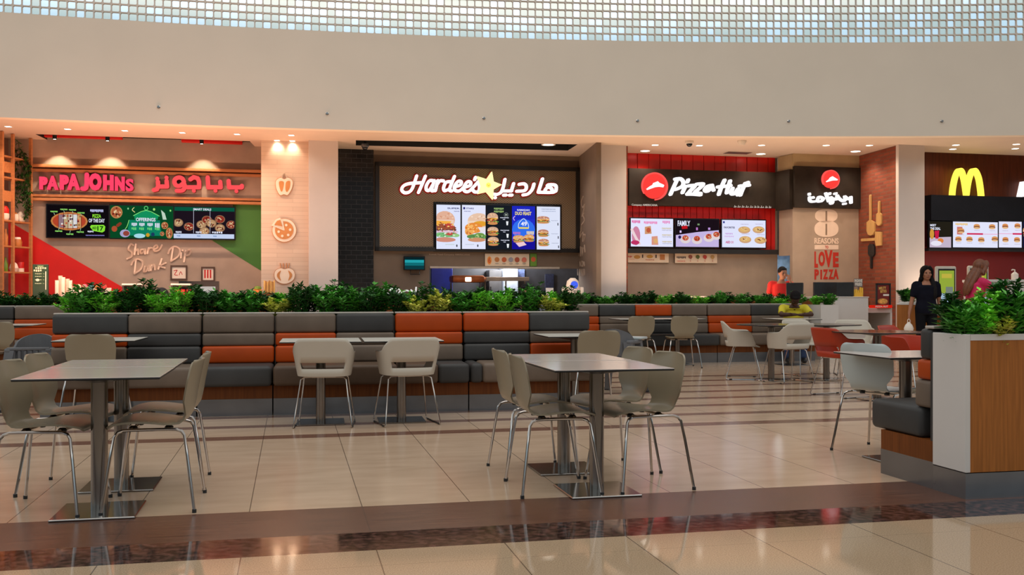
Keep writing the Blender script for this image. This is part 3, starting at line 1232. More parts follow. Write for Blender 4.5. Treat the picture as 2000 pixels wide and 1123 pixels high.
cp = crop(1220, 330, 7.692)
hat1 = [(248, 322), (300, 282), (338, 262), (350, 235), (418, 208), (440, 232), (500, 258), (512, 268), (500, 298), (440, 290), (380, 296), (262, 338)]
disc_sign(PB, 1270, 366.4, 25.5, hat1, cp, 'large glowing red disc with white roof emblem on the dark band', .22)
w = On(PB, 'sign_lettering', 'glowing white handwritten shop name on the dark band beside the large disc', 'sign', 1376, 385, 'shop name signs', off=.22)
PZ = [[(725, 170), (670, 290), (622, 398)], [(690, 172), (770, 168), (812, 215), (795, 280), (700, 325)], [(885, 185), (872, 215)], [(842, 280), (800, 372)],
      [(890, 272), (985, 268), (935, 325), (872, 395)], [(1010, 248), (1108, 246), (1050, 310), (985, 370), (1070, 385)], [(870, 395), (960, 395), (1068, 404)],
      [(1240, 265), (1175, 278), (1130, 335), (1175, 350), (1235, 290)], [(1238, 268), (1262, 335)],
      [(1425, 188), (1378, 290), (1340, 398)], [(1508, 200), (1470, 320), (1458, 375)], [(1325, 288), (1420, 280), (1515, 268)], [(1545, 310), (1525, 385), (1580, 385), (1630, 315), (1622, 405)],
      [(1735, 235), (1690, 330), (1660, 408)], [(1650, 275), (1790, 262)], [(1772, 222), (1776, 224)]]
mb = MB()
strokes(w, mb, [cp(it) for it in PZ], 5.9, -.08, 0, 0, 3)
mb.build('lettering', M_signwhite, w.root, False)
cp = crop(1545, 320, 12.48)
hat2 = [(738, 452), (800, 405), (835, 358), (890, 328), (930, 352), (985, 385), (1018, 402), (1010, 426), (900, 430), (745, 470)]
disc_sign(PC, 1615.5, 352, 17.5, hat2, cp, 'small glowing red disc with white roof emblem on the projecting dark panel', .10)
w = On(PC, 'sign_lettering', 'glowing white handwritten arabic script under the small red disc', 'sign', 1615, 400, 'shop name signs', off=.10)
AZ = [[(1372, 825), (1375, 960)], [(1372, 880), (1290, 862), (1232, 815)], [(1225, 810), (1232, 890), (1180, 920), (1090, 860), (1045, 790)], [(1200, 990), (1235, 985)], [(985, 745), (1010, 735)],
      [(1040, 790), (1020, 880), (905, 850)], [(890, 830), (930, 930), (905, 980), (880, 970)], [(858, 735), (855, 752)], [(765, 735), (800, 830), (832, 925)],
      [(705, 860), (640, 825), (590, 830), (565, 920), (650, 925), (705, 870)], [(570, 920), (430, 935), (375, 900), (372, 830)], [(365, 745), (366, 765)], [(450, 830), (458, 840)]]
mb = MB()
strokes(w, mb, [cp(it) for it in AZ], 4.2, -.08, 0, 0, 3)
mb.build('lettering', M_signwhite, w.root, False)
# small company lines on the dark band
for txt, u0, u1, v0, v1, lb in (('Company AMERICANA', 1227, 1277, 400, 405, 'tiny white company line at the lower left of the dark band'),):
    w = On(PB, 'sign_lettering', lb, 'sign', u0, v1, off=.22)
    mb = MB()
    mb.text(txt, *w.rect(u0, v0, u1, v1), -.006, 0, 0, .02)
    mb.build('letter', em(214, 200, 186, .8), w.root, False)
w = On(PB, 'sign_lettering', 'tiny white arabic company line at the lower right of the dark band', 'sign', 1424, 408, off=.22)
mb = MB()
rr = random.Random(3)
uu = 1425.0
while uu < 1494:
    ln = rr.uniform(4, 9)
    vv = 404.5 + (uu - 1425) * .018
    strokes(w, mb, [[(uu, vv + 1.6), (uu + ln * .8, vv + 1.6)], [(uu + ln * .3, vv - 1.6), (uu + ln * .3, vv + 1.5)], [(uu + ln * .75, vv - .2), (uu + ln * .75, vv + 1.5)]], 1.0, -.006, 0, 0, 0)
    uu += ln + 1.5
mb.build('letter', em(214, 200, 186, .8), w.root, False)

# panel slogan
M_cream = pm('cream_vinyl', C3(232, 206, 184), .6, var=.02)
M_redv = pm('red_vinyl', C3(186, 44, 26), .6, var=.03)
w = On(PC, 'wall_lettering', 'cream and red painted slogan with a fat figure eight on the projecting panel', 'lettering', 1614, 545)
cp = crop(1560, 400, 7.017)
mb = MB()


def fat(cx, cy, rx, ry, n=40):
    return [w.q(*cp([(cx + rx * math.copysign(abs(math.cos(t)) ** .85, math.cos(t)), cy + ry * math.copysign(abs(math.sin(t)) ** .85, math.sin(t)))])[0]) for t in [2 * PI * j / n for j in range(n)]]


mb.pxz(fat(376, 150, 154, 92), -.008, 0)
mb.pxz(fat(378, 330, 164, 112), -.008, 0)
mb.build('figure', M_cream, w.root, False)
mb = MB()
for a, b in ((85, 222), (260, 415)):
    mb.pxz([w.q(*p) for p in cp([(364, a), (386, a), (386, b), (364, b)])], -.011, -.009)
mb.build('slot', pm('slot_brown', C3(140, 116, 96), .6), w.root, False)
mb = MB()
(ua, va), (ub, vb) = cp([(214, 455), (545, 535)])
mb.text('REASONS', *w.rect(ua, va, ub, vb), -.008, 0, 0, .03)
mb.pxz([w.q(*p) for p in cp([(216, 550), (345, 550), (345, 612), (216, 612)])], -.008, 0)
mb.pxz([w.q(*p) for p in cp([(415, 550), (542, 550), (542, 612), (415, 612)])], -.008, 0)
mb.pxz([w.q(*p) for p in cp([(345, 550), (415, 550), (415, 612), (345, 612)])], -.006, 0)
mb.build('caption', M_cream, w.root, False)
mb = MB()
(ua, va), (ub, vb) = cp([(358, 562), (404, 600)])
mb.text('TO', *w.rect(ua, va, ub, vb), -.011, -.006, 0, .02)
for ch, a0, a1, b0, b1 in (('L', 215, 262, 640, 862), ('O', 270, 358, 640, 842), ('V', 352, 462, 622, 855), ('E', 468, 545, 652, 855), ('P', 215, 275, 885, 1025), ('I', 296, 318, 890, 1022),
                           ('Z', 332, 400, 885, 1020), ('Z', 408, 472, 885, 1020), ('A', 470, 545, 880, 1020)):
    (ua, va), (ub, vb) = cp([(a0, b0), (a1, b1)])
    mb.text(ch, *w.rect(ua, va, ub, vb), -.008, 0, 0, .05)
mb.build('letter', M_redv, w.root, False)

# far right shop: arches and start of a white name
w = On(PD, 'sign_arches', 'glowing yellow double arch sign standing on the black band', 'sign', 1880, 387, off=.05)
cp = crop(1800, 320, 4.68)
mb = MB()
strokes(w, mb, [cp([(248, 298), (254, 230), (272, 140), (295, 80), (315, 62), (336, 80), (356, 150), (368, 220), (377, 285)]),
                cp([(378, 285), (386, 220), (400, 150), (424, 80), (445, 62), (466, 80), (490, 140), (505, 230), (512, 298)])], 7.2, -.12, 0, 0, 5)
mb.build('arch', em(255, 238, 84, 1.35), w.root, False)
w = On(PD, 'sign_lettering', 'glowing white capital letter at the right edge beside the yellow arches', 'sign', 1990, 386, off=.05)
mb = MB()
mb.pxz([w.q(*p) for p in cp([(850, 305), (880, 168), (928, 162), (960, 250), (992, 162), (1040, 168), (1070, 305), (1022, 305), (1010, 225), (972, 305), (948, 305), (910, 225), (898, 305)])], -.12, 0)
mb.build('lettering', M_signwhite, w.root, False)

# thin script column on the return wall of the burger shop
t = thing('wall_lettering', 'narrow column of pale handwritten words on the return wall beside the middle column', 'lettering', (RET_O.x, RET_O.y, 0), RET_A)
def ret(u, v):
    k = (u - 1000.0) / F
    tx, ty = math.cos(RET_A), math.sin(RET_A)
    s = (k * RET_O.y - RET_O.x) / (tx - k * ty)
    return (s, HC - (v - HY) * (RET_O.y + s * ty) / F)


cp = crop(1120, 280, 3.508)
for n_, it in enumerate(([(100, 365), (85, 400), (95, 440), (108, 420), (100, 470), (90, 500), (105, 480)], [(100, 500), (108, 530), (88, 560), (84, 600)], [(78, 610), (74, 660)], [(80, 640), (98, 610), (96, 670)],
           [(104, 625), (114, 630), (106, 665)], [(70, 690), (56, 730), (70, 760), (56, 780)], [(80, 710), (80, 770)], [(90, 715), (92, 770), (100, 720)], [(108, 700), (112, 745)],
           [(66, 800), (66, 840)], [(76, 815), (78, 840)], [(90, 810), (86, 838), (98, 838), (98, 812)], [(106, 815), (108, 838)], [(60, 865), (62, 900)], [(72, 865), (74, 905)],
           [(84, 865), (86, 905)], [(98, 865), (98, 905)], [(108, 865), (110, 900)])):
    mb = MB()
    mb.stroke([ret(*p) for p in cp(it)], .035, -.112, -.1, 0, 3)
    mb.build('letter', pm('pale_vinyl', C3(176, 156, 138), .6), t, False)


# ------------------------------------------------------------------ emblems on the tiled panel
M_embl = pm('cream_emblem', C3(246, 226, 204), .45, var=.01)
M_emblo = pm('orange_brown_emblem', C3(206, 138, 78), .5, var=.04)


def ell(cx, cy, rx, ry, n=28, a0=0, a1=2 * PI):
    return [(cx + rx * math.cos(a0 + (a1 - a0) * j / n), cy + ry * math.sin(a0 + (a1 - a0) * j / n)) for j in range(n + (0 if abs(a1 - a0 - 2 * PI) < 1e-6 else 1))]


cp = crop(500, 240, 3.1194)


def outline(w_, pts):
    mb_ = MB()
    q_ = [w_.q(*p) for p in cp(pts)]
    mb_.stroke(q_ + [q_[0]], .016, -.046, -.002, 0, 0, 4)
    mb_.build('outline', M_emblo, w_.root, False)


w = On(PE, 'wall_emblem', 'bell pepper shaped cream emblem, top one on the tiled panel', 'emblem', 555, 362, 'food emblems')
mb = MB()
mb.pxz([w.q(*p) for p in cp(catmull([(122, 355), (150, 335), (172, 345), (195, 335), (222, 355), (220, 395), (205, 425), (190, 442), (170, 436), (150, 442), (134, 425), (122, 390)], 5, True))], -.05, 0)
mb.stroke([w.q(*p) for p in cp([(158, 332), (166, 314), (180, 316), (186, 332)])], .03, -.04, 0)
mb.build('body', M_embl, w.root, False)
outline(w, catmull([(122, 355), (150, 335), (172, 345), (195, 335), (222, 355), (220, 395), (205, 425), (190, 442), (170, 436), (150, 442), (134, 425), (122, 390)], 5, True))
mb = MB()
for pts in ([(140, 362), (165, 358), (170, 375), (160, 418), (148, 410)], [(180, 375), (188, 358), (208, 358), (206, 395), (190, 422), (180, 410)]):
    mb.pxz([w.q(*p) for p in cp(catmull(pts, 4, True))], -.056, -.051)
mb.build('inlay', M_emblo, w.root, False)
w = On(PE, 'wall_emblem', 'round pizza shaped emblem with a slice pulled out, middle one on the tiled panel', 'emblem', 555, 450, 'food emblems')
mb = MB()
mb.pxz([w.q(*p) for p in cp(ell(172, 655, 72, 70, 40))], -.05, 0)
mb.pxz([w.q(*p) for p in cp([(165, 640), (148, 578), (120, 590), (94, 628)])], -.055, 0)
mb.build('body', M_embl, w.root, False)
outline(w, ell(172, 655, 72, 70, 40))
mb = MB()
mb.pxz([w.q(*p) for p in cp([(172, 655)] + ell(172, 655, 56, 54, 40, math.radians(-95), math.radians(205)))], -.06, -.056)
mb.pxz([w.q(*p) for p in cp([(160, 632), (148, 592), (128, 598), (112, 622)])], -.062, -.056)
mb.build('inlay', M_emblo, w.root, False)
mb = MB()
for a, b in ((184, 624), (208, 652), (196, 684), (160, 690), (138, 664)):
    mb.pxz([w.q(*p) for p in cp(ell(a, b, 8, 8, 14))], -.065, -.06)
mb.stroke([w.q(*p) for p in cp([(172, 655), (108, 628)])], .02, -.066, -.06)
mb.stroke([w.q(*p) for p in cp([(172, 655), (158, 592)])], .02, -.066, -.06)
mb.build('topping', M_embl, w.root, False)
w = On(PE, 'wall_emblem', 'round tomato shaped emblem with stalk strokes, lowest one on the tiled panel', 'emblem', 556, 537, 'food emblems')
mb = MB()
mb.pxz([w.q(*p) for p in cp(catmull([(112, 930), (120, 900), (150, 886), (174, 892), (200, 886), (228, 900), (236, 930), (225, 958), (196, 976), (174, 980), (150, 976), (122, 958)], 4, True))], -.05, 0)
mb.build('body', M_embl, w.root, False)
outline(w, catmull([(112, 930), (120, 900), (150, 886), (174, 892), (200, 886), (228, 900), (236, 930), (225, 958), (196, 976), (174, 980), (150, 976), (122, 958)], 5, True))
mb = MB()
for x_ in (152, 168, 184, 198):
    mb.stroke([w.q(*p) for p in cp([(x_, 882), (x_ + (x_ - 174) * .2, 856)])], .014, -.04, 0)
for pts in ([(152, 900), (130, 918), (130, 940), (152, 962), (144, 930)], [(196, 900), (218, 918), (218, 940), (196, 962), (204, 930)]):
    mb.pxz([w.q(*p) for p in cp(catmull(pts, 4, True))], -.056, -.051)
mb.build('inlay', M_emblo, w.root, False)


# ------------------------------------------------------------------ menu screens
def screen(plane, label, box_, bg, elems, off=.06, frame=2.2, group=None, k=1.0, name='menu_screen', cat='menu screen', depth=.06, lit=True):
    u0, v0, u1, v1 = box_
    w_ = On(plane, name, label, cat, (u0 + u1) / 2, v1, group, off=off)
    x0, z0, x1, z1 = w_.rect(u0, v0, u1, v1)
    fr = frame * w_.px((u0 + u1) / 2)
    mb_ = MB()
    mb_.rbb(x0 - fr, x1 + fr, -depth, 0, z0 - fr, z1 + fr, .008, 1)
    mb_.build('casing', M_screenback, w_.root, False)
    cols, mats = {}, []

    def mi(c):
        if c not in cols:
            cols[c] = len(mats)
            mats.append(em(*c, k) if lit else pm('print_%d_%d_%d' % c, C3(*c), .5, var=.02))
        return cols[c]
    mb_ = MB()
    y = -depth - .004
    mb_.pxz([(x0, z0), (x1, z0), (x1, z1), (x0, z1)], y, -depth, mi(bg))

    def m(u, v):                              # fractions across and down the picture
        u, v = min(1, max(0, u)), min(1, max(0, v))
        return (x0 + (x1 - x0) * u, z1 + (z0 - z1) * v)
    sx, sz = (x1 - x0), (z1 - z0)
    for e in elems:
        y -= .0009
        c = mi(e[-1])
        if e[0] == 'r':
            a, b = m(e[1], e[2]), m(e[3], e[4])
            mb_.pxz([(a[0], b[1]), (b[0], b[1]), (b[0], a[1]), (a[0], a[1])], y, y + .0008, c)
        elif e[0] == 'e':
            mb_.pxz([m(e[1] + e[3] * math.cos(2 * PI * j / 18), e[2] + e[4] * math.sin(2 * PI * j / 18)) for j in range(18)], y, y + .0008, c)
        elif e[0] == 'p':
            mb_.pxz([m(*p) for p in e[1]], y, y + .0008, c)
        elif e[0] == 's':
            mb_.stroke([m(*p) for p in e[1]], e[2] * sz, y, y + .0008, c, 3, 5)
        elif e[0] == 't':
            a, b = m(e[2], e[3]), m(e[4], e[5])
            mb_.text(e[1], a[0], b[1], b[0], a[1], y, y, c, .03)
    mb_.build('display', mats, w_.root, False)
    return w_


def burger(cx, cy, w_, h_, bun=(222, 160, 100), seedy=(120, 60, 30), big=False):
    g, ch, tm = (96, 150, 70), (244, 178, 60), (200, 70, 60)
    L = [('e', cx, cy - .16 * h_, .50 * w_, .34 * h_, bun), ('r', cx - .5 * w_, cy - .14 * h_, cx + .5 * w_, cy + .02 * h_, (236, 196, 160)),
         ('e', cx, cy + .06 * h_, .52 * w_, .13 * h_, seedy), ('p', [(cx - .46 * w_, cy - .02 * h_), (cx + .48 * w_, cy - .03 * h_), (cx + .3 * w_, cy + .12 * h_), (cx + .1 * w_, cy + .03 * h_), (cx - .2 * w_, cy + .13 * h_)], ch),
         ('e', cx - .1 * w_, cy + .20 * h_, .46 * w_, .08 * h_, tm), ('e', cx + .05 * w_, cy + .27 * h_, .53 * w_, .09 * h_, g),
         ('e', cx, cy + .40 * h_, .47 * w_, .13 * h_, (206, 140, 84))]
    r_ = random.Random(int(cx * 1000 + cy * 7000))
    for _ in range(12):
        L.append(('e', cx + r_.uniform(-.44, .44) * w_, cy + r_.uniform(-.02, .30) * h_, .06 * w_, .04 * h_, r_.choice([(150, 80, 50), (236, 190, 110), (170, 60, 50), (130, 170, 90), (236, 220, 200)])))
    for _ in range(5):
        L.append(('e', cx + r_.uniform(-.3, .3) * w_, cy + r_.uniform(-.40, -.16) * h_, .05 * w_, .05 * h_, (240, 196, 150)))
    return L


def pizza(cx, cy, rx, ry, seed, crust=(196, 140, 86), sauce=(176, 96, 60)):
    r_ = random.Random(seed)
    L = [('e', cx, cy, rx, ry, crust), ('e', cx, cy, rx * .84, ry * .84, sauce)]
    for i in range(15):
        a, q = r_.uniform(0, 2 * PI), r_.uniform(.1, .68)
        L.append(('e', cx + rx * q * math.cos(a), cy + ry * q * math.sin(a), rx * .14, ry * .14, r_.choice([(120, 30, 24), (232, 204, 160), (226, 190, 140), (70, 40, 30), (206, 150, 110)])))
    return L


def fuzz(x0, x1, y, h, n, c):
    return [('r', x0 + (x1 - x0) * (i + .1) / n, y, x0 + (x1 - x0) * (i + .82) / n, y + h * (1 if i % 3 else .8), c) for i in range(n)]


def blobs(seed, x0, x1, y0, y1, n, cols):
    r_ = random.Random(seed)
    return [('e', r_.uniform(x0, x1), r_.uniform(y0, y1), r_.uniform(.02, .055), r_.uniform(.006, .018), r_.choice(cols)) for _ in range(n)]


WH, DK = (232, 236, 255), (14, 12, 22)
# three screens of the left pizza shop
E = [('e', .36, .50, .30, .29, (200, 130, 70)), ('e', .36, .50, .27, .245, (186, 70, 44)), ('r', .19, .30, .27, .70, (150, 120, 130)), ('r', .275, .28, .34, .72, (196, 170, 130)),
     ('r', .345, .28, .42, .72, (210, 196, 170)), ('r', .425, .29, .49, .71, (222, 222, 226)), ('r', .495, .31, .55, .69, (214, 160, 110))]
rr = random.Random(8)
for i in range(26):
    E.append(('e', rr.uniform(.2, .54), rr.uniform(.33, .67), .016, .03, rr.choice([(236, 232, 224), (120, 40, 44), (90, 70, 90), (206, 90, 60), (150, 110, 60)])))
for x_ in (.19, .275, .345, .425, .495, .56):
    E.append(('r', x_ - .003, .25, x_ + .003, .76, (10, 8, 10)))
for a, b in ((.12, .19), (.28, .12), (.42, .13), (.56, .22), (.2, .80), (.38, .89), (.55, .82)):
    E += fuzz(a - .06, a + .06, b, .045, 6, (150, 230, 110))
    E.append(('s', [(a, b + (.06 if b < .5 else -.02)), (a + .01, b + (.12 if b < .5 else -.09))], .012, (180, 220, 190)))
E += fuzz(.71, .93, .13, .08, 9, (206, 210, 255)) + [('t', 'PIZZA', .75, .28, .89, .39, (150, 240, 60)), ('t', 'OF THE DAY', .69, .42, .95, .54, WH),
      ('p', [(.71, .68), (.73, .62), (.93, .61), (.96, .66), (.95, .80), (.91, .85), (.76, .80)], (140, 232, 56)), ('t', 'AED', .745, .67, .82, .75, (16, 60, 16)),
      ('t', '17', .83, .65, .93, .80, (10, 70, 16))] + fuzz(.67, .77, .80, .05, 5, WH) + fuzz(.64, .95, .93, .03, 20, (150, 140, 220))
screen(PA, 'dark menu screen showing a long sliced pizza, leftmost on the left shop wall', (94.5, 402, 214, 464), (16, 12, 16), E, group='menu screens', k=.9)
E = pizza(.1, .21, .095, .19, 1) + [('e', .07, .72, .045, .09, (176, 80, 50)), ('s', [(.12, .62), (.16, .56)], .09, (140, 60, 40)),
     ('s', [(.38, .06), (.35, .13), (.39, .20)], .02, (236, 224, 150)), ('e', .57, .07, .035, .07, (90, 200, 110)), ('e', .57, .07, .022, .045, (10, 70, 36)),
     ('p', [(.38, .30), (.57, .14), (.77, .30), (.75, .42), (.39, .42)], (20, 150, 96)), ('p', [(.28, .74), (.31, .44), (.79, .44), (.82, .92), (.26, .92)], (16, 134, 100)),
     ('s', [(.37, .31), (.57, .14), (.78, .31)], .02, (130, 240, 130)), ('s', [(.30, .45), (.27, .64), (.24, .72)], .018, (150, 240, 130)),
     ('t', 'OFFERINGS', .41, .37, .72, .48, WH)] + fuzz(.34, .43, .53, .10, 4, WH) + fuzz(.46, .55, .53, .10, 4, WH) + fuzz(.59, .68, .53, .10, 4, WH) + fuzz(.71, .79, .53, .16, 3, WH)
for a in (.34, .46, .59, .71):
    E += fuzz(a, a + .08, .67, .08, 3, (110, 220, 130))
E += [('e', .47, .93, .09, .07, (170, 226, 240)), ('e', .60, .90, .03, .06, (210, 160, 40)), ('e', .68, .88, .03, .06, (30, 60, 96)), ('e', .24, .86, .08, .12, (170, 170, 210)), ('e', .26, .86, .05, .08, (150, 70, 60)),
      ('p', [(.81, .12), (.87, .22), (.90, .42), (.84, .42)], (196, 220, 200)), ('e', .70, .11, .018, .04, (170, 230, 120)), ('e', .98 - .02, .14, .014, .03, (150, 230, 120)), ('e', .29, .1, .012, .03, (150, 210, 150))]
E += pizza(.87, .60, .055, .11, 2) + pizza(.83, .86, .035, .07, 3) + pizza(.945, .84, .055, .17, 4)
screen(PA, 'green menu screen with lantern outline, middle one on the left shop wall', (217, 403, 339.5, 466), (10, 74, 38), E, group='menu screens', k=.9)
E = [('r', 0, 0, 1, .12, (10, 90, 66)), ('t', 'SMART DEALS', .31, .03, .61, .10, WH)]
for cx, cy, s in ((.06, .5, 6), (.24, .62, 7), (.45, .55, 8), (.54, .4, 9), (.5, .76, 10), (.76, .38, 11), (.76, .66, 12), (.95, .55, 13), (.62, .52, 14)):
    E += pizza(cx, cy, .085, .13, s, (150, 110, 80), (150, 50, 40) if s % 2 else (190, 150, 110))
E += [('r', .323, .12, .33, .84, (200, 200, 220)), ('r', .596, .12, .602, .84, (200, 200, 220)), ('r', 0, .86, 1, 1, (206, 220, 250))]
for a in (.03, .36, .63):
    E += fuzz(a, a + (.18 if a > .6 else .1), .78, .06, 5, WH) + fuzz(a + .02, a + .08, .91, .04, 3, (120, 150, 200))
screen(PA, 'dark menu screen with rows of pizzas and white strip, rightmost on the left shop wall', (342, 406, 458.5, 467), (30, 20, 30), E, group='menu screens', k=.9)

# five screens of the burger shop
E = [('e', .35, .34, .42, .20, (226, 176, 150)), ('r', 0, .34, .72, .42, (236, 206, 186)), ('p', [(0, .36), (.62, .37), (.52, .46), (.3, .44), (0, .48)], (246, 176, 70)), ('e', .3, .52, .5, .09, (150, 80, 56)),
     ('e', .55, .47, .2, .05, (190, 70, 60)), ('r', 0, .56, .82, .585, (80, 30, 50)), ('e', .4, .61, .52, .035, (222, 190, 210)), ('e', .35, .68, .58, .055, (120, 186, 120)), ('e', .62, .66, .25, .035, (196, 80, 70)),
     ('e', .8, .69, .16, .04, (150, 200, 130)), ('e', .36, .79, .44, .055, (206, 140, 120))] + [('t', 'SUPER', .45, .06, .96, .095, (40, 40, 110))] + fuzz(.72, .95, .135, .018, 6, (120, 120, 170))
E += fuzz(.36, .74, .89, .016, 12, (180, 200, 180)) + [('e', .84, .925, .03, .03, (70, 70, 80)), ('r', .82, .9, .86, .95, (70, 70, 80))]
E += blobs(41, .02, .78, .40, .62, 34, ((120, 60, 40), (246, 190, 90), (206, 90, 60), (170, 90, 60), (240, 214, 190))) + blobs(42, .02, .85, .64, .72, 16, ((150, 206, 130), (90, 150, 90), (230, 236, 220))) + blobs(43, .1, .66, .2, .32, 12, ((240, 206, 180), (214, 150, 120)))
screen(PA, 'white menu screen with half a tall burger, leftmost on the mesh panel', (850, 401.5, 896.5, 487), (222, 228, 252), E, off=.12, group='menu screens')
E = [('e', .72, .36, .48, .18, (232, 196, 170)), ('r', .24, .36, 1, .44, (240, 216, 196)), ('e', .8, .42, .32, .06, (226, 160, 50)), ('e', .5, .52, .38, .12, (232, 140, 60)), ('e', .3, .6, .18, .1, (240, 170, 90)),
     ('p', [(.66, .5), (1, .5), (1, .58), (.84, .64)], (232, 226, 232)), ('e', .66, .72, .46, .06, (90, 140, 80)), ('e', .75, .67, .2, .04, (110, 150, 70)), ('e', .62, .79, .38, .05, (206, 146, 110)),
     ('e', .4, .5, .1, .05, (250, 190, 110)), ('r', .05, .05, .13, .10, (40, 40, 120)), ('t', 'STARS', .17, .06, .5, .095, (60, 60, 130))] + fuzz(.08, .36, .135, .018, 6, (120, 120, 170))
E += fuzz(.13, .5, .89, .016, 12, (180, 190, 200)) + [('e', .66, .925, .03, .03, (70, 70, 80)), ('r', .64, .9, .68, .95, (70, 70, 80))]
E += blobs(44, .16, .62, .44, .66, 34, ((246, 176, 90), (214, 110, 40), (250, 200, 130), (190, 90, 40))) + blobs(45, .3, 1.0, .68, .76, 18, ((70, 120, 60), (130, 180, 90), (180, 206, 140))) + blobs(46, .35, .98, .24, .34, 12, ((246, 220, 200), (220, 170, 140)))
screen(PA, 'white menu screen with a wide crispy burger, second on the mesh panel', (899.5, 402, 945, 487), (226, 230, 252), E, off=.12, group='menu screens')
E = fuzz(.3, .72, .05, .045, 7, (150, 180, 110)) + fuzz(.3, .72, .115, .045, 7, (150, 180, 110)) + [('e', .82, .21, .1, .055, (110, 120, 120)), ('e', .82, .21, .085, .047, (26, 30, 36)), ('t', 'M', .77, .18, .87, .235, (150, 160, 150))]
for cy in (.30, .59, .82):
    E += burger(.24, cy, .46, .20 if cy > .4 else .27, (206, 166, 140), (110, 60, 50)) + fuzz(.55, .92, cy - .03, .018, 9, WH) + fuzz(.66, .76, cy + .01, .016, 3, WH)
    E += [('p', [(.8, cy + .06), (.9, cy + .06), (.88, cy + .15), (.82, cy + .15)], (236, 240, 244))]
screen(PA, 'black menu screen with three small burgers, third on the mesh panel', (947.5, 403, 993, 487.5), (24, 28, 36), E, off=.12, group='menu screens')
E = [('r', 0, 0, 1, .3, (30, 40, 190)), ('e', .5, .55, .5, .25, (50, 110, 236)), ('r', 0, .8, 1, 1, (24, 18, 150)), ('t', 'RAMADAN', .22, .07, .76, .11, WH), ('t', 'DUO FEAST', .13, .13, .84, .21, (246, 226, 110)),
     ('s', [(.12, .24), (.05, .28), (.1, .33)], .02, (200, 170, 240)), ('s', [(.27, .5), (.28, .42), (.36, .35), (.5, .29), (.62, .35), (.7, .42), (.72, .5)], .014, (220, 236, 250)),
     ('t', '49', .38, .36, .64, .46, WH), ('r', .28, .49, .72, .525, (236, 216, 90))] + fuzz(.04, .36, .6, .06, 6, (190, 110, 190)) + fuzz(.62, .95, .58, .08, 6, (236, 216, 170))
E += burger(.28, .76, .5, .17) + burger(.72, .74, .44, .17) + [('p', [(.12, .86), (.48, .83), (.6, .9), (.28, .95)], (236, 200, 210))]
screen(PA, 'blue menu screen with yellow heading, fourth from the left on the mesh panel', (996.5, 404, 1041, 487.5), (34, 44, 200), E, off=.12, group='menu screens')
E = fuzz(.2, .8, .05, .02, 12, (150, 160, 190)) + fuzz(.2, .8, .1, .018, 14, (160, 170, 200))
for cy, wd in ((.31, .56), (.62, .46), (.84, .46)):
    E += burger(.25, cy, wd, .17, (190, 130, 110), (120, 60, 50)) + fuzz(.58, .88, cy + .01, .016, 7, (170, 176, 200)) + [('r', .86, cy + .07, .9, cy + .13, (60, 60, 70))]
screen(PA, 'white menu screen with three small burgers, rightmost on the mesh panel', (1044.5, 405, 1089.5, 488), (222, 228, 248), E, off=.12, group='menu screens')
MB_back = On(PA, 'screen_mount', 'long black mounting board behind the five burger screens', 'mounting board', 969, 494, off=.1)
mb = MB()
x0, z0, x1, z1 = MB_back.rect(845, 398, 1094, 493)
mb.bb(x0, x1, -.018, 0, z0, z1)
mb.build('board', M_screenback, MB_back.root, False)

# small teal screen on a bracket, and the paper strip under the panel
w = screen(PA, 'small teal display on a bracket beside the kitchen opening', (789, 503, 826, 526), (12, 66, 74), [('r', 0, 0, 1, .18, (10, 40, 46)), ('r', 0, .22, 1, .45, (40, 176, 186)), ('r', 0, .45, 1, .7, (20, 120, 128))],
           off=.1, name='order_display', cat='screen', k=.8)
mb = MB()
a, b = w.q(800, 527), w.q(800, 536)
c = w.q(818, 536)
mb.tube([(a[0], -.03, a[1]), (b[0], -.03, b[1]), (c[0], -.03, c[1]), (c[0], -.03, a[1])], .012, 6)
mb.bb(a[0], c[0], -.01, .04, a[1] + .02, a[1] + .06)
mb.build('bracket', M_satin, w.root, False)
E = [('e', .1, .55, .05, .33, (232, 150, 60)), ('t', '6', .07, .3, .13, .75, (200, 80, 30))]
for i, cx in enumerate((.27, .43, .58, .72, .88)):
    E += [('e', cx, .48, .055, .2, [(190, 120, 60), (196, 90, 40), (150, 150, 160), (170, 80, 50), (200, 110, 90)][i])] + fuzz(cx - .04, cx + .04, .76, .08, 4, (150, 140, 130))
screen(PA, 'long cream printed food strip under the black panel', (946.5, 495.5, 1033, 520), (226, 206, 180), E, off=.01, frame=.6, depth=.02, name='menu_board', cat='menu board', lit=False)
screen(PA, 'short green printed card right of the cream strip', (1034.5, 495.5, 1047.5, 520), (96, 140, 40), [('e', .5, .45, .35, .2, (206, 90, 50))], off=.01, frame=.4, depth=.02, name='menu_board', cat='menu board', lit=False)
w = On(PA, 'wall_lettering', 'tiny pale company line under the left end of the mesh panel', 'lettering', 838, 499)
mb = MB()
mb.text('Kuwait Food Company AMERICANA', *w.rect(838, 495.5, 918, 499.5), -.006, 0, 0, .02)
mb.build('letter', pm('pale_vinyl', C3(176, 156, 138), .6), w.root, False)

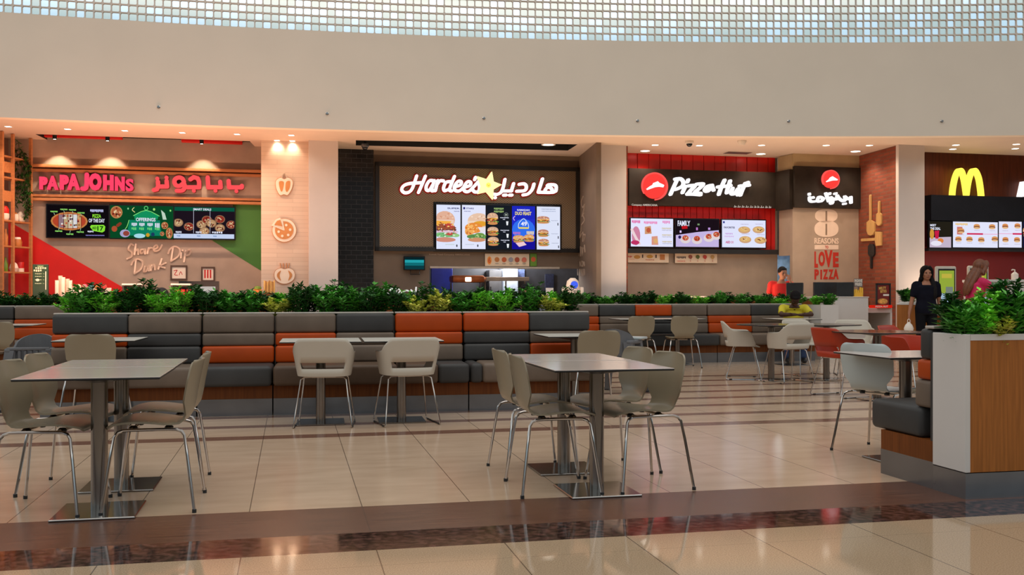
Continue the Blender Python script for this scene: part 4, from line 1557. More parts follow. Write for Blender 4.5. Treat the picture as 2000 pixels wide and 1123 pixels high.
# screens of the right pizza shop
E = [('e', .12, .62, .1, .34, (206, 130, 160)), ('s', [(.02, .4), (.12, .7), (.2, .9)], .1, (236, 210, 214)), ('e', .1, .86, .1, .08, (190, 50, 100))] + fuzz(.02, .22, .07, .1, 6, (226, 90, 160))
E += fuzz(.3, .62, .1, .09, 9, (236, 120, 180)) + fuzz(.74, .92, .07, .1, 5, (230, 130, 190)) + [('p', [(.32, .3), (.46, .26), (.48, .54), (.32, .56)], (206, 150, 110)), ('p', [(.48, .64), (.62, .62), (.64, .94), (.48, .94)], (216, 150, 130))]
for cy in (.32, .56, .8):
    E += fuzz(.72, .95, cy, .05, 7, (206, 190, 150)) + fuzz(.72, .95, cy + .07, .04, 9, (190, 190, 210))
E += [('e', .39, .42, .05, .09, (190, 90, 60)), ('e', .56, .8, .05, .09, (220, 170, 110))]
screen(PB, 'white menu screen with pink headings, leftmost under the red tiles', (1225.5, 428.5, 1307, 482.5), (228, 230, 255), E, off=.16, group='menu screens')
E = [('p', [(0, .58), (.5, .46), (1, .38), (1, 1), (0, 1)], (196, 180, 226)), ('t', 'FAMILY', .04, .05, .33, .25, WH), ('p', [(.13, .26), (.26, .22), (.27, .34), (.14, .36)], (190, 20, 30))]
for cx, cy, s in ((.22, .68, 20), (.48, .70, 21), (.75, .62, 22), (.92, .54, 23)):
    E += [('e', cx, cy + .06, .12, .14, (222, 210, 214))] + pizza(cx, cy, .075, .10, s, (206, 110, 80), (190, 70, 50))
E += [('r', .44, .3, .48, .4, (190, 120, 200)), ('r', .72, .3, .77, .38, (190, 150, 220)), ('r', .06, .42, .1, .5, (220, 200, 250)), ('r', .47, .16, .52, .22, (120, 150, 110)), ('e', .06, .66, .035, .06, (40, 30, 90))]
screen(PB, 'dark menu screen with dishes on a pale table, middle one under the red tiles', (1312.5, 430, 1395.5, 483), (26, 16, 24), E, off=.16, group='menu screens')
E = [('r', .02, .05, .06, .12, (40, 50, 140)), ('t', 'FAVORITES', .04, .24, .29, .31, (60, 50, 90))] + fuzz(.07, .24, .48, .05, 8, (200, 160, 220)) + fuzz(.05, .26, .58, .05, 8, (210, 180, 230)) + [('t', 'AED 31', .07, .77, .25, .86, (200, 60, 120))]
for cx, cy, s in ((.5, .34, 30), (.82, .33, 31), (.5, .70, 32), (.84, .72, 33)):
    E += [('e', cx, cy + .02, .14, .13, (206, 160, 120))] + pizza(cx, cy, .125, .10, s, (210, 170, 120), (222, 180, 110)) + fuzz(cx - .09, cx + .09, cy - .2, .03, 8, (190, 180, 210))
screen(PB, 'white menu screen with four plates, rightmost under the red tiles', (1402, 431.5, 1486, 484), (224, 228, 252), E, off=.16, group='menu screens')
E = fuzz(.0, .1, .3, .2, 4, (196, 80, 50)) + [('e', .22, .42, .08, .2, (196, 140, 60)), ('r', .34, .15, .37, .5, (50, 30, 30)), ('e', .53, .36, .08, .18, (200, 150, 60)), ('r', .67, .15, .7, .5, (50, 30, 30)),
     ('r', .78, .12, .9, .7, (190, 120, 60))] + fuzz(.02, .16, .62, .06, 5, (220, 150, 120)) + fuzz(.42, .64, .66, .1, 5, (200, 120, 90))
screen(PB, 'cream printed food board, left one on the stone tiles', (1225.5, 494.5, 1305, 513), (232, 208, 180), E, off=.01, frame=.6, depth=.02, group='printed food boards', name='menu_board', cat='menu board', lit=False)
E = fuzz(.04, .26, .3, .22, 8, (70, 50, 44)) + fuzz(.04, .24, .74, .12, 8, (222, 140, 120))
for cx, c_ in ((.36, (150, 80, 60)), (.53, (90, 100, 40)), (.7, (190, 60, 50)), (.88, (190, 150, 90))):
    E += [('e', cx, .34, .045, .2, c_), ('p', [(cx - .04, .4), (cx + .05, .36), (cx + .01, .62)], c_), ('r', cx - .008, .7, cx + .008, .84, (190, 120, 100))]
screen(PB, 'cream printed drinks board, right one on the stone tiles', (1317, 495.5, 1399.5, 514), (230, 206, 178), E, off=.01, frame=.6, depth=.02, group='printed food boards', name='menu_board', cat='menu board', lit=False)

# screens of the far right shop
E = [('p', [(0, .62), (1, .58), (1, 1), (0, 1)], (196, 180, 200)), ('t', 'MEET', .02, .1, .3, .18, WH), ('t', 'THE DEAL', .02, .22, .5, .32, WH), ('e', .1, .48, .1, .2, (206, 150, 60)), ('p', [(.22, .36), (.44, .34), (.4, .66), (.26, .66)], (196, 30, 70)),
     ('e', .5, .74, .14, .1, (222, 130, 60)), ('e', .3, .84, .26, .1, (230, 226, 240))]
screen(PD, 'dark menu screen with a drink and burgers, leftmost under the black band', (1806.5, 434, 1848, 484), (34, 30, 22), E, off=.1, group='menu screens')
E = fuzz(.05, .32, .06, .08, 9, (236, 190, 90)) + [('r', .08, .2, .2, .5, (206, 120, 110)), ('r', .3, .44, .66, .5, (206, 30, 80)), ('r', .66, .46, 1, .48, (236, 150, 190))]
for cx, cy in ((.52, .18), (.86, .18), (.1, .68), (.34, .68), (.6, .7), (.9, .66), (.14, .36)):
    E += [('e', cx, cy - .03, .07, .07, (216, 150, 90)), ('e', cx, cy + .02, .075, .04, (130, 76, 50)), ('e', cx, cy + .06, .07, .04, (226, 180, 130))] + fuzz(cx - .06, cx + .06, cy + .14, .025, 5, (190, 180, 200))
screen(PD, 'white menu screen with many small burgers, second under the black band', (1852, 434.5, 1938.5, 484), (226, 228, 250), E, off=.1, group='menu screens')
E = [('r', 0, .46, .6, .48, (236, 150, 190)), ('r', .6, .44, 1, .5, (206, 30, 80))]
for cx, cy in ((.27, .18), (.8, .16), (.26, .7), (.76, .7)):
    E += [('e', cx, cy - .03, .13, .07, (216, 140, 80)), ('e', cx, cy + .02, .14, .04, (140, 76, 50)), ('e', cx, cy + .06, .13, .04, (226, 180, 130))] + fuzz(cx - .12, cx + .12, cy + .16, .025, 5, (190, 180, 200))
screen(PD, 'narrow white menu screen with four small burgers, third under the black band', (1941, 434, 1985, 484), (228, 228, 250), E, off=.1, group='menu screens')
E = burger(.1, .4, .2, .4) + burger(.12, .72, .2, .3, (222, 170, 160)) + [('t', 'MENU', .3, .1, .7, .3, WH)]
screen(PD, 'dark menu screen cut by the right edge of the view', (1987.5, 434, 2080, 484), (26, 26, 56), E, off=.1, group='menu screens')
# ------------------------------------------------------------------ shell chairs on four legs
def shell(prof, hw_f, cup_f, thick, n=30, m=14):
    """one bent shell: prof is a side profile (y,z) from the seat's front edge to the top of the back"""
    P = catmull(prof, 8)
    L = [0.0]
    for i in range(1, len(P)):
        L.append(L[-1] + math.dist(P[i], P[i - 1]))
    T = L[-1]
    rows_ = []
    for i in range(n + 1):
        t = i / n
        t = .5 - .5 * math.cos(PI * t) if True else t
        s = t * T
        k = max(j for j in range(len(L)) if L[j] <= s + 1e-9)
        k = min(k, len(L) - 2)
        f = (s - L[k]) / max(1e-9, L[k + 1] - L[k])
        y, z = (P[k][q] + (P[k + 1][q] - P[k][q]) * f for q in (0, 1))
        rows_.append((s, T - s, y, z))
    bm = bmesh.new()
    grid = []
    for s, e, y, z in rows_:
        w = hw_f(s / T)
        r1, r2 = .07, .055
        if s < r1:
            w -= r1 - math.sqrt(max(0, r1 * r1 - (r1 - s) ** 2))
        if e < r2:
            w -= r2 - math.sqrt(max(0, r2 * r2 - (r2 - e) ** 2))
        row = []
        for j in range(m + 1):
            q = -1 + 2 * j / m
            dy, dz = cup_f(s / T, q)
            row.append(bm.verts.new((w * q, y + dy, z + dz)))
        grid.append(row)
    for i in range(n):
        for j in range(m):
            bm.faces.new((grid[i][j], grid[i][j + 1], grid[i + 1][j + 1], grid[i + 1][j]))
    bmesh.ops.recalc_face_normals(bm, faces=bm.faces)
    bmesh.ops.solidify(bm, geom=list(bm.faces), thickness=thick)
    me = bpy.data.meshes.new('shell')
    bm.to_mesh(me)
    bm.free()
    me.shade_smooth()
    me.set_sharp_from_angle(angle=math.radians(50))
    return me


def interp(tab):
    def f(t):
        for (a, x), (b, y) in zip(tab, tab[1:]):
            if t <= b:
                k = (t - a) / (b - a)
                k = k * k * (3 - 2 * k)
                return x + (y - x) * k
        return tab[-1][1]
    return f


def cup4(t, q):
    if t < .5:
        return (0, .014 * q * q * math.sin(PI * min(1, t / .5)))
    k = min(1, (t - .5) / .2)
    return (.040 * q * q * k, 0)


def make_shell_chair(name, label, cat, mat, loc, rz, group):
    t = thing(name, label, cat, loc, rz, group)
    me = shell([(.225, .432), (.205, .452), (.12, .462), (.02, .458), (-.09, .452), (-.155, .462), (-.195, .498), (-.212, .555), (-.225, .63), (-.243, .72), (-.262, .805)],
               interp([(0, .195), (.18, .222), (.38, .20), (.52, .145), (.60, .15), (.70, .208), (.84, .215), (1, .202)]), cup4, .010)
    link('seat_shell', me, [mat], t)
    for sx in (-1, 1):
        for sy in (1, -1):
            mb = MB()
            fx, fy = sx * .265, sy * .235
            pts = [(fx, fy, .004), (sx * .225, sy * .195, .30), (sx * .209, sy * .178, .405), (sx * .200, sy * .162, .428), (sx * .194, sy * .135, .437), (sx * .19, sy * .09, .438), (sx * .187, 0, .438)]
            mb.tube(pts, .0088, 8)
            l_ = mb.build('leg', M_chrome, t)
            MB().lathe([(.0115, 0), (.0115, .018), (.009, .02)], 10, (fx, fy, 0)).build('foot_cap', M_black, l_)
    for y_ in (.10, -.085):
        MB().tube([(-.189, y_, .437), (-.15, y_, .437), (0, y_, .436), (.15, y_, .437), (.189, y_, .437)], .009, 8).build('cross_bar', M_chrome, t)
    for y_ in (.10, -.085):
        for x_ in (-.10, .10):
            MB().lathe([(.022, 0), (.024, .012), (.014, .022)], 10, (x_, y_, .428)).build('spacer', M_black, t)
    return t


def cup_arm(t):
    return t


def make_armchair(name, label, mat, loc, rz, group):
    """bucket shell with arms and a slot above the seat, on two thin sled frames"""
    t = thing(name, label, 'armchair', loc, rz, group)
    bm = bmesh.new()
    nA, zr = 44, [0, .05, .22, .42, .58, .78, .92, 1]
    TH = math.radians(128)
    cols = []

    def ring(a, z):                            # a = 0 at the middle of the back
        k = (z - .44) / .33
        rx = .225 + .045 * max(0, min(1, k * 1.3))
        ry_ = .215 + .03 * k
        ca, sa_ = math.cos(a), math.sin(a)
        x = rx * math.copysign(abs(sa_) ** .62, sa_)
        y = -ry_ * math.copysign(abs(ca) ** .62, ca) - (.045 * max(0, k) if ca > 0 else 0)
        return x, y

    def top(a):
        d = abs(math.degrees(a))
        if d < 36:
            return .775 - .004 * (d / 36) ** 2
        if d < 72:
            q = (d - 36) / 36
            return .771 - .108 * (q ** 1.3)
        if d < 98:
            return .663 - .012 * (d - 72) / 26
        q = (d - 98) / 30
        return .651 - .165 * (q * q * (3 - 2 * q))
    verts = []
    for i in range(nA + 1):
        a = -TH + 2 * TH * i / nA
        col_ = []
        for q in zr:
            za = .448 + (.566 - .448) * q / .42 if q <= .42 else .566 + (top(a) - .566) * (q - .42) / .58
            zb_ = .448 + (top(a) - .448) * q
            f_ = max(0.0, min(1.0, (top(a) - .58) / .06))
            z = zb_ + (za - zb_) * f_
            x, y = ring(a, z)
            col_.append(bm.verts.new((x, y, z)))
        verts.append(col_)
    for i in range(nA):
        am = math.degrees(-TH + 2 * TH * (i + .5) / nA)
        for k in range(len(zr) - 1):
            if abs(am) < 42 and k in (2,):
                continue
            bm.faces.new((verts[i][k], verts[i + 1][k], verts[i + 1][k + 1], verts[i][k + 1]))
    # seat pan from the bottom rim inward
    ctr = bm.verts.new((0, .03, .445))
    rim = [verts[i][0] for i in range(nA + 1)]
    fx0, fy0 = rim[-1].co.x, rim[-1].co.y
    front = [bm.verts.new((fx0 * (1 - 2 * j / 8), fy0 + .07 * math.sin(PI * j / 8) ** .7, .440 - .012 * math.sin(PI * j / 8))) for j in range(1, 8)]
    loop_ = rim + front
    mid = [bm.verts.new((v.co.x * .55, .03 + (v.co.y - .03) * .55, .446)) for v in loop_]
    n = len(loop_)
    for i in range(n):
        j = (i + 1) % n
        bm.faces.new((loop_[i], loop_[j], mid[j], mid[i]))
        bm.faces.new((mid[i], mid[j], ctr))
    bmesh.ops.recalc_face_normals(bm, faces=bm.faces)
    me = bpy.data.meshes.new('bucket_shell')
    bm.to_mesh(me)
    bm.free()
    me.shade_smooth()
    me.set_sharp_from_angle(angle=math.radians(55))
    sh = link('bucket_shell', me, [mat], t)
    so = sh.modifiers.new('thickness', 'SOLIDIFY')
    so.thickness, so.offset, so.use_even_offset = .011, 0, False
    for sx in (-1, 1):
        mb = MB()
        pts = [(sx * .10, .13, .432), (sx * .17, .14, .430), (sx * .195, .15, .41), (sx * .245, .225, .03), (sx * .248, .225, .012), (sx * .25, .20, .007), (sx * .25, 0, .007), (sx * .25, -.20, .007),
               (sx * .248, -.225, .012), (sx * .245, -.225, .03), (sx * .195, -.12, .41), (sx * .17, -.11, .430), (sx * .10, -.10, .432)]
        mb.tube(pts, .0065, 7)
        lg = mb.build('sled_leg', M_chrome, t)
        mb = MB()
        for y_ in (.17, -.17):
            mb.rbb(sx * .25 - .009, sx * .25 + .009, y_ - .02, y_ + .02, 0, .012, .003, 1)
        mb.bb(sx * .25 - .005, sx * .25 + .005, -.17, .17, .0, .003)
        mb.build('glide', M_black, lg)
    for y_ in (.13, -.10):
        MB().tube([(-.11, y_, .432), (0, y_, .431), (.11, y_, .432)], .007, 7).build('cross_bar', M_chrome, t)
    return t


D_RZ, T_RZ, MT_RZ, MD_RZ = A, A - PI / 2, A + PI / 2, A + PI      # heading away, right, left, towards the view
gL, gR = 'taupe chairs around the left pair of tables', 'taupe chairs around the right pair of tables'
ch = [make_shell_chair('dining_chair', 'taupe shell chair right of the left front table, nearest to the brown floor band', 'chair', M_taupe, (-1.975, 5.515, 0), MT_RZ - .02, gL)]
base_chair = ch[0]
for (x, y), rz, lb, g in (((-2.11, 6.085), MT_RZ + .02, 'taupe shell chair right of the left rear table, beside the orange bench block', gL),
                          ((-2.51, 5.41), T_RZ - .14, 'taupe shell chair cut by the left edge at the left front table', gL),
                          ((-2.63, 5.98), T_RZ - .14, 'taupe shell chair left of the left rear table below the grey high chair', gL),
                          ((.24, 5.96), T_RZ - .03, 'taupe shell chair left of the right front table, nearest to the brown floor band', gR),
                          ((.13, 6.52), T_RZ + .02, 'taupe shell chair left of the right rear table, farther of the left two', gR),
                          ((.77, 6.08), MT_RZ + .13, 'taupe shell chair right of the right front table, front legs by the steel base', gR),
                          ((.65, 6.61), MT_RZ + .15, 'taupe shell chair right of the right rear table, half hidden by a nearer chair', gR),
                          ((-3.74, 8.95), D_RZ - .06, 'taupe shell chair seen from behind at the left end of the long bench', None),
                          ((.80, 9.78), D_RZ - .02, 'taupe shell chair seen from behind at the right end of the long bench', None),
                          ((1.95, 15.45), D_RZ - .05, 'left of two small taupe chairs facing the far right bench', 'taupe chairs at the far right bench'),
                          ((2.64, 15.55), D_RZ - .12, 'right of two small taupe chairs facing the far right bench', 'taupe chairs at the far right bench'),
                          ((-6.45, 12.55), D_RZ, 'taupe shell chair cut by the left edge in front of the far left bench', None)):
    dup(base_chair, (x, y, 0), rz, lb, g)
# (the group stays only where given)
for o in list(COL.objects):
    if o.get('category') == 'chair' and o.get('group') == gL and 'bench' in o['label'] and 'block' not in o['label']:
        del o['group']
pale = make_shell_chair('dining_chair', 'pale grey shell chair beside the table at the right bench end', 'chair', M_greyp, (2.72, 7.32, 0), math.atan2(-.80, .60), None)

gW = 'white armchairs at the long bench'
arm0 = make_armchair('armchair', 'white slotted armchair seen straight from behind, left one of the two at the long bench', M_whitep, (-1.655, 8.80, 0), .10, gW)
gX = 'white armchairs around the round tables'
for (x, y), rz, lb, g in (((-.945, 8.92), .36, 'white slotted armchair turned slightly left, right one of the two at the long bench', gW),
                          ((3.60, 12.98), .42, 'white slotted armchair seen from behind in front of the left round table', gX),
                          ((3.14, 13.55), -1.75, 'white armchair at the left side of the left round table', gX),
                          ((4.17, 14.15), PI + .35, 'white armchair facing the view between the two dark round tables', gX),
                          ((4.86, 14.15), PI - .2, 'white armchair behind the right dark round table, beside the white counter', gX)):
    dup(arm0, (x, y, 0), rz, lb, g)
gO = 'orange armchairs at the brown round table'
org0 = make_armchair('armchair', 'orange red armchair at the left of the brown round table', M_orangep, (3.72, 11.25, 0), -1.15, gO)
dup(org0, (4.66, 11.75, 0), PI + .75, 'orange red armchair behind the right side of the brown round table', gO)


# ------------------------------------------------------------------ tables
def make_table(name, label, loc, rz, group, mtop, round_=False, size=.70, h=.745):
    t = thing(name, label, 'table', loc, rz, group)
    tb = MB()
    if round_:
        tb.lathe([(size / 2 - .004, h - .014), (size / 2, h - .012), (size / 2, h - .003)], 40)
        tb.build('edge', M_edge, t)
        MB().lathe([(size / 2 - .001, h - .003), (size / 2 - .003, h)], 40).build('tabletop', mtop, t)
    else:
        tb.rbb(-size / 2, size / 2, -size / 2, size / 2, h - .013, h - .002, .003, 1)
        tb.build('edge', M_edge, t)
        MB().rbb(-size / 2 + .001, size / 2 - .001, -size / 2 + .001, size / 2 - .001, h - .003, h, .0012, 1).build('tabletop', mtop, t)
    mb = MB()
    mb.lathe([(.05, h - .05), (.21, h - .026), (.22, h - .014)], 24)
    mb.build('support_plate', M_satin, t)
    MB().lathe([(.043, .011), (.043, h - .045)], 24).build('column', M_steel, t)
    mb = MB()
    if round_:
        mb.lathe([(.225, 0), (.225, .006), (.215, .011), (.05, .013)], 36)
    else:
        mb.rbb(-.21, .21, -.21, .21, 0, .012, .004, 1)
    mb.build('base_plate', M_plate, t)
    return t


gT = 'square pale tables pushed together in pairs'
tab0 = make_table('dining_table', 'square pale table on a steel column, front one of the left pair', (-2.205, 5.32, 0), A, gT, M_top)
for x, y, lb in ((-2.366, 6.032, 'square pale table on a steel column, rear one of the left pair'), (.50, 5.88, 'square pale table on a steel column, front one of the right pair'),
                 (.343, 6.592, 'square pale table on a steel column, rear one of the right pair')):
    dup(tab0, (x, y, 0), A, lb, gT)
gB = 'square white tables along the benches'
tabw = make_table('dining_table', 'square white table at the long bench behind the left white armchair', (-1.72, 8.95, 0), A - .03, gB, M_topw)
for x, y, lb in ((-1.01, 9.09, 'square white table at the long bench behind the right white armchair'), (-3.76, 9.12, 'square white table at the left end of the long bench behind a taupe chair'),
                 (.63, 10.0, 'square white table at the right end of the long bench behind a taupe chair'), (1.98, 15.98, 'left white table at the far right bench behind two taupe chairs'),
                 (2.68, 16.14, 'right white table at the far right bench behind two taupe chairs'), (-6.62, 13.15, 'white table at the far left bench by the left edge'),
                 (4.50, 16.02, 'white table in front of the seated person in yellow')):
    dup(tabw, (x, y, 0), A - .03, lb, gB)
gD = 'dark round tables on steel columns'
tabd = make_table('round_table', 'dark round table behind the white slotted armchair on the right', (3.45, 13.25, 0), 0, gD, M_topd, True, .90)
dup(tabd, (4.20, 13.3, 0), .3, 'dark round table to the right, with its column beside the orange armchair', gD)
tabb = make_table('round_table', 'brown round table between the two orange armchairs', (4.0, 10.9, 0), 0, gD, pm('brown_laminate', C3(112, 70, 50), .14, var=.08, scale=4, stretch=(1, 9, 1), spec=.6), True, .96)
make_table('dining_table', 'square pale table at the right bench end beside the pale grey chair', (2.74, 6.93, 0), A, None, M_top)


# ------------------------------------------------------------------ children's high chairs
def make_high_chair(label, loc, rz, tray):
    t = thing('high_chair', label, 'high chair', loc, rz, 'grey high chairs')
    for sx in (-1, 1):
        for sy in (1, -1):
            mb = MB()
            a, b = Vector((sx * .25, sy * .24, 0)), Vector((sx * .17, sy * .15, .60))
            n = 6
            vs_ = []
            for i in range(n + 1):
                p = a.lerp(b, i / n)
                w = .032 + .012 * (i / n)
                vs_ += [(p.x - w, p.y - w * .8, p.z), (p.x + w, p.y - w * .8, p.z), (p.x + w, p.y + w * .8, p.z), (p.x - w, p.y + w * .8, p.z)]
            fs = [(3, 2, 1, 0), tuple(4 * n + q for q in range(4))]
            for i in range(n):
                fs += [(4 * i + q, 4 * i + (q + 1) % 4, 4 * i + 4 + (q + 1) % 4, 4 * i + 4 + q) for q in range(4)]
            mb.add(vs_, fs)
            l_ = mb.build('leg', M_highp, t, True)
            MB().rbb(sx * .25 - .034, sx * .25 + .034, sy * .24 - .028, sy * .24 + .028, 0, .03, .006, 1).build('foot_cap', M_black, l_)
    MB().rbb(-.19, .19, -.17, .17, .40, .44, .012).build('seat', M_highp, t)
    for sx in (-1, 1):
        MB().rbb(sx * .19 - .03, sx * .19 + .03, -.19, .19, .575, .62, .015).build('armrest', M_highp, t)
    mb = MB()
    for i in range(13):
        a0, a1 = math.radians(200 + 140 * i / 13), math.radians(200 + 140 * (i + 1) / 13)

        def p_(a_, z_):
            hh = z_
            return (.20 * math.cos(a_), .19 * math.sin(a_) + .02, hh)
        zt0, zt1 = (.62 + .13 * max(0, math.sin(PI * k_ / 13)) ** .6 for k_ in (i, i + 1))
        q = [p_(a0, .45), p_(a1, .45), p_(a1, zt1), p_(a0, zt0)]
        o_ = [(x * 1.13, (y - .02) * 1.13 + .02, z) for x, y, z in q]
        mb.add(q + o_, [(0, 1, 2, 3), (7, 6, 5, 4), (3, 2, 6, 7), (0, 4, 5, 1)])
    mb.build('backrest', M_highp, t)
    for y_ in (.17, -.17):
        MB().rbb(-.20, .20, y_ - .02, y_ + .02, .28, .33, .012).build('cross_bar', M_highp, t)
    if tray:
        MB().rbb(-.24, .24, .06, .30, .62, .65, .012).build('tray', M_greyp, t)
    else:
        mb = MB()
        for i in range(6):
            mb.rbb(-.15 + i * .054, -.12 + i * .054, .15, .18, .50, .60, .006, 1)
        mb.rbb(-.20, .20, .145, .185, .60, .63, .01)
        mb.build('front_rail', M_highp, t)
    return t


make_high_chair('grey plastic high chair left of the long bench, behind the left tables', (-4.78, 9.95, 0), PI + .15, False)
make_high_chair('grey plastic high chair with pale tray right of the long bench', (1.25, 11.6, 0), -.5, True)

# ------------------------------------------------------------------ banquette benches with planters
LINE = {}


def bench_line(d0, slope):
    return Plane(d0, slope)


def block(mb, x0, x1, rowi):
    if rowi == 0:
        mb.rbb(x0, x1, .40, .52, .768, .955, .028, 3)
    elif rowi == 1:
        mb.rbb(x0, x1, .375, .52, .645, .766, .022, 3)
    else:
        mb.rbb(x0, x1, .35, .52, .475, .643, .026, 3)


COLS = {'o': M_orange, 'd': M_dark, 't': M_taup, 'b': M_brownl}
CN = {'o': 'orange', 'd': 'charcoal', 't': 'taupe', 'b': 'brown'}


def bench_module(loc, rz, x0, x1, cols, seats, label, group, ends=(False, False)):
    t = thing('banquette_bench', label, 'bench', loc, rz, group)
    g = .006
    a, b = x0 + g, x1 - g
    MB().bb(a, b, 0, .54, 0, .16).build('plinth', M_plinth, t, False)
    MB().bb(a, b, .004, .54, .16, .285).build('wooden_base', M_oakd, t, False)
    MB().bb(a, b, .515, .54, .285, .93).build('back_panel', M_dark, t, False)
    MB().rbb(a, b, .46, .545, .955, .972, .004, 1).build('top_cap', M_cap, t)
    for xa, xb, c in seats:
        mb = MB()
        mb.rbb(max(a, xa), min(b, xb), -.12, .42, .285, .475, .035, 3)
        mb.build('seat_cushion', COLS[c], t)
    for xa, xb, cc in cols:
        for r, c in enumerate(cc):
            mb = MB()
            block(mb, max(a, xa) + .001, min(b, xb) - .001, r)
            mb.build('back_cushion', COLS[c], t)
    return t


def planter(loc, rz, x0, x1, label, body, depth=.36, y0=.545, z0=0.0, h=.93, soil=.86):
    t = thing('planter_box', label, 'planter', loc, rz, 'planters behind the benches')
    mb = MB()
    th = .03
    for q in ((x0, x1, y0, y0 + th), (x0, x1, y0 + depth - th, y0 + depth), (x0, x0 + th, y0 + th, y0 + depth - th), (x1 - th, x1, y0 + th, y0 + depth - th)):
        mb.bb(q[0], q[1], q[2], q[3], z0, h)
    mb.build('box', body, t, False)
    MB().bb(x0 + th, x1 - th, y0 + th, y0 + depth - th, z0 + .1, soil).build('soil', M_soil, t, False)
    return t


# the long bench
PL = Plane(9.92, .19)
PLb = Plane(9.92 + .42 / PL.ca, .19)
SX0 = PLb.s(118)
def lx(u): return PLb.s(u) - SX0
LOC_L = PL.xyz(SX0, 0, 0)
LRZ = PL.a
for (ua, ub, cols, seats, lb) in (
        (118, 411, [(118, 267, 'dot'), (267, 411, 'tdd')], [(118, 411, 't')], 'left end section of the long bench with charcoal and orange blocks behind the taupe chair'),
        (411, 553, [(411, 553, 'tto')], [(411, 553, 'd')], 'narrow bench section with two taupe rows over an orange row, left of the white armchairs'),
        (553, 786, [(553, 672, 'too'), (672, 786, 'dtt')], [(553, 786, 'b')], 'bench section behind the left white armchair with a charcoal top block'),
        (786, 919, [(786, 919, 'oot')], [(786, 860, 'b'), (860, 919, 'd')], 'narrow bench section with two orange rows behind the right white armchair'),
        (919, 1167, [(919, 1048, 'odd'), (1048, 1167, 'dto')], [(919, 942, 'd'), (942, 1167, 't')], 'right end section of the long bench with orange top block')):
    bench_module(LOC_L, LRZ, lx(ua), lx(ub), [(lx(a), lx(b), c) for a, b, c in cols], [(lx(a), lx(b), c) for a, b, c in seats], lb, 'sections of the long bench')
planter(LOC_L, LRZ, 0, lx(1167), 'long planter behind the long front bench', M_cap, .42)
# far right bench
PR = Plane(15.87, .222)
PRb = Plane(15.87 + .42 / PR.ca, .222)
def rx(u): return PRb.s(u) - PRb.s(1120)
LOC_R = PR.xyz(PRb.s(1120), 0, 0)
for (ua, ub, cols, seats, lb) in (
        (1120, 1180, [(1120, 1180, 'too')], [(1120, 1180, 't')], 'bench section mostly hidden behind the right end of the long bench'),
        (1180, 1391, [(1180, 1251, 'dtt'), (1251, 1322, 'odd'), (1322, 1391, 'ttt')], [(1180, 1391, 'd')], 'far right bench section behind two small taupe chairs'),
        (1391, 1578, [(1391, 1476, 'too'), (1476, 1545, 'dtt'), (1545, 1578, 'bbb')], [(1391, 1578, 't')], 'far right bench section where the person in yellow sits')):
    bench_module(LOC_R, PR.a, rx(ua), rx(ub), [(rx(a), rx(b), c) for a, b, c in cols], [(rx(a), rx(b), c) for a, b, c in seats], lb, 'sections of the far right bench')
planter(LOC_R, PR.a, 0, rx(1596), 'long planter behind the far right bench', M_cap, .42)
planter(LOC_R, PR.a, rx(1600), rx(1634), 'short white planter box at the right end of the far right bench', M_white, .52, .2, 0, .95, .88)
# far left bench
def fx_(u): return PRb.s(u) - PRb.s(-60)
LOC_F = PR.xyz(PRb.s(-60), 0, 0)
for (ua, ub, cols, seats, lb) in (
        (-60, 41, [(-60, 41, 'dtt')], [(-60, 41, 't')], 'far left bench section with a charcoal top block by the left edge'),
        (41, 150, [(41, 150, 'too')], [(41, 150, 't')], 'far left bench section with two orange rows behind the grey high chair')):
    bench_module(LOC_F, PR.a, fx_(ua), fx_(ub), [(fx_(a), fx_(b), c) for a, b, c in cols], [(fx_(a), fx_(b), c) for a, b, c in seats], lb, 'sections of the far left bench')
planter(LOC_F, PR.a, 0, fx_(150), 'long planter behind the far left bench', M_cap, .42)

# near right bench, seen from its end, with the white and oak planter
CORN = Vector((2.57, 5.64, 0))
DV = Vector((-SA, CA, 0))
LOC_N = CORN + DV * .84
bench_module(LOC_N, A + PI, -3.2, 0, [(-3.2, -1.1, 'tod'), (-1.1, 0, 'dot')], [(-3.2, 0, 'd')], 'near right bench seen from its end beside the white and oak planter', None)
t = thing('planter_box', 'big white and oak planter in the right foreground', 'planter', CORN, A, 'planters behind the benches')
MB().bb(0, 3.2, 0, .292, 0, .145).build('plinth', M_plinth, t, False)
MB().rbb(-.004, .03, -.004, .292, .15, .935, .003, 1).build('end_panel', M_white, t, False)
MB().bb(.03, 3.2, 0, .02, .15, .90).build('front_panel', M_oak, t, False)
mb = MB()
mb.bb(.03, 3.2, -.004, .03, .90, .935)
mb.bb(.03, 3.2, .262, .292, .15, .935)
mb.build('rim', M_white, t, False)
MB().bb(.03, 3.2, .03, .262, .16, .86).build('soil', M_soil, t, False)
# oak planter box behind the standing person
PW = Plane(17.35 - .222 * 6.8, .222)
t = thing('planter_box', 'small oak planter box beside the standing person in black', 'planter', PW.xyz(PW.s(1752), 0, 0), -.36, 'planters behind the benches')
wd = PW.s(1800) - PW.s(1752)
mb = MB()
mb.bb(0, wd, 0, .42, .1, .95)
mb.build('box', M_oak, t, False)
MB().bb(.02, wd - .02, .02, .40, 0, .1).build('plinth', M_plinth, t, False)
MB().rbb(-.005, wd + .005, -.005, .425, .95, .975, .004, 1).build('rim', M_white, t, False)
MB().rbb(.04, wd - .04, .04, .38, .97, 1.0, .01, 1).build('soil', M_pebble, t, False)

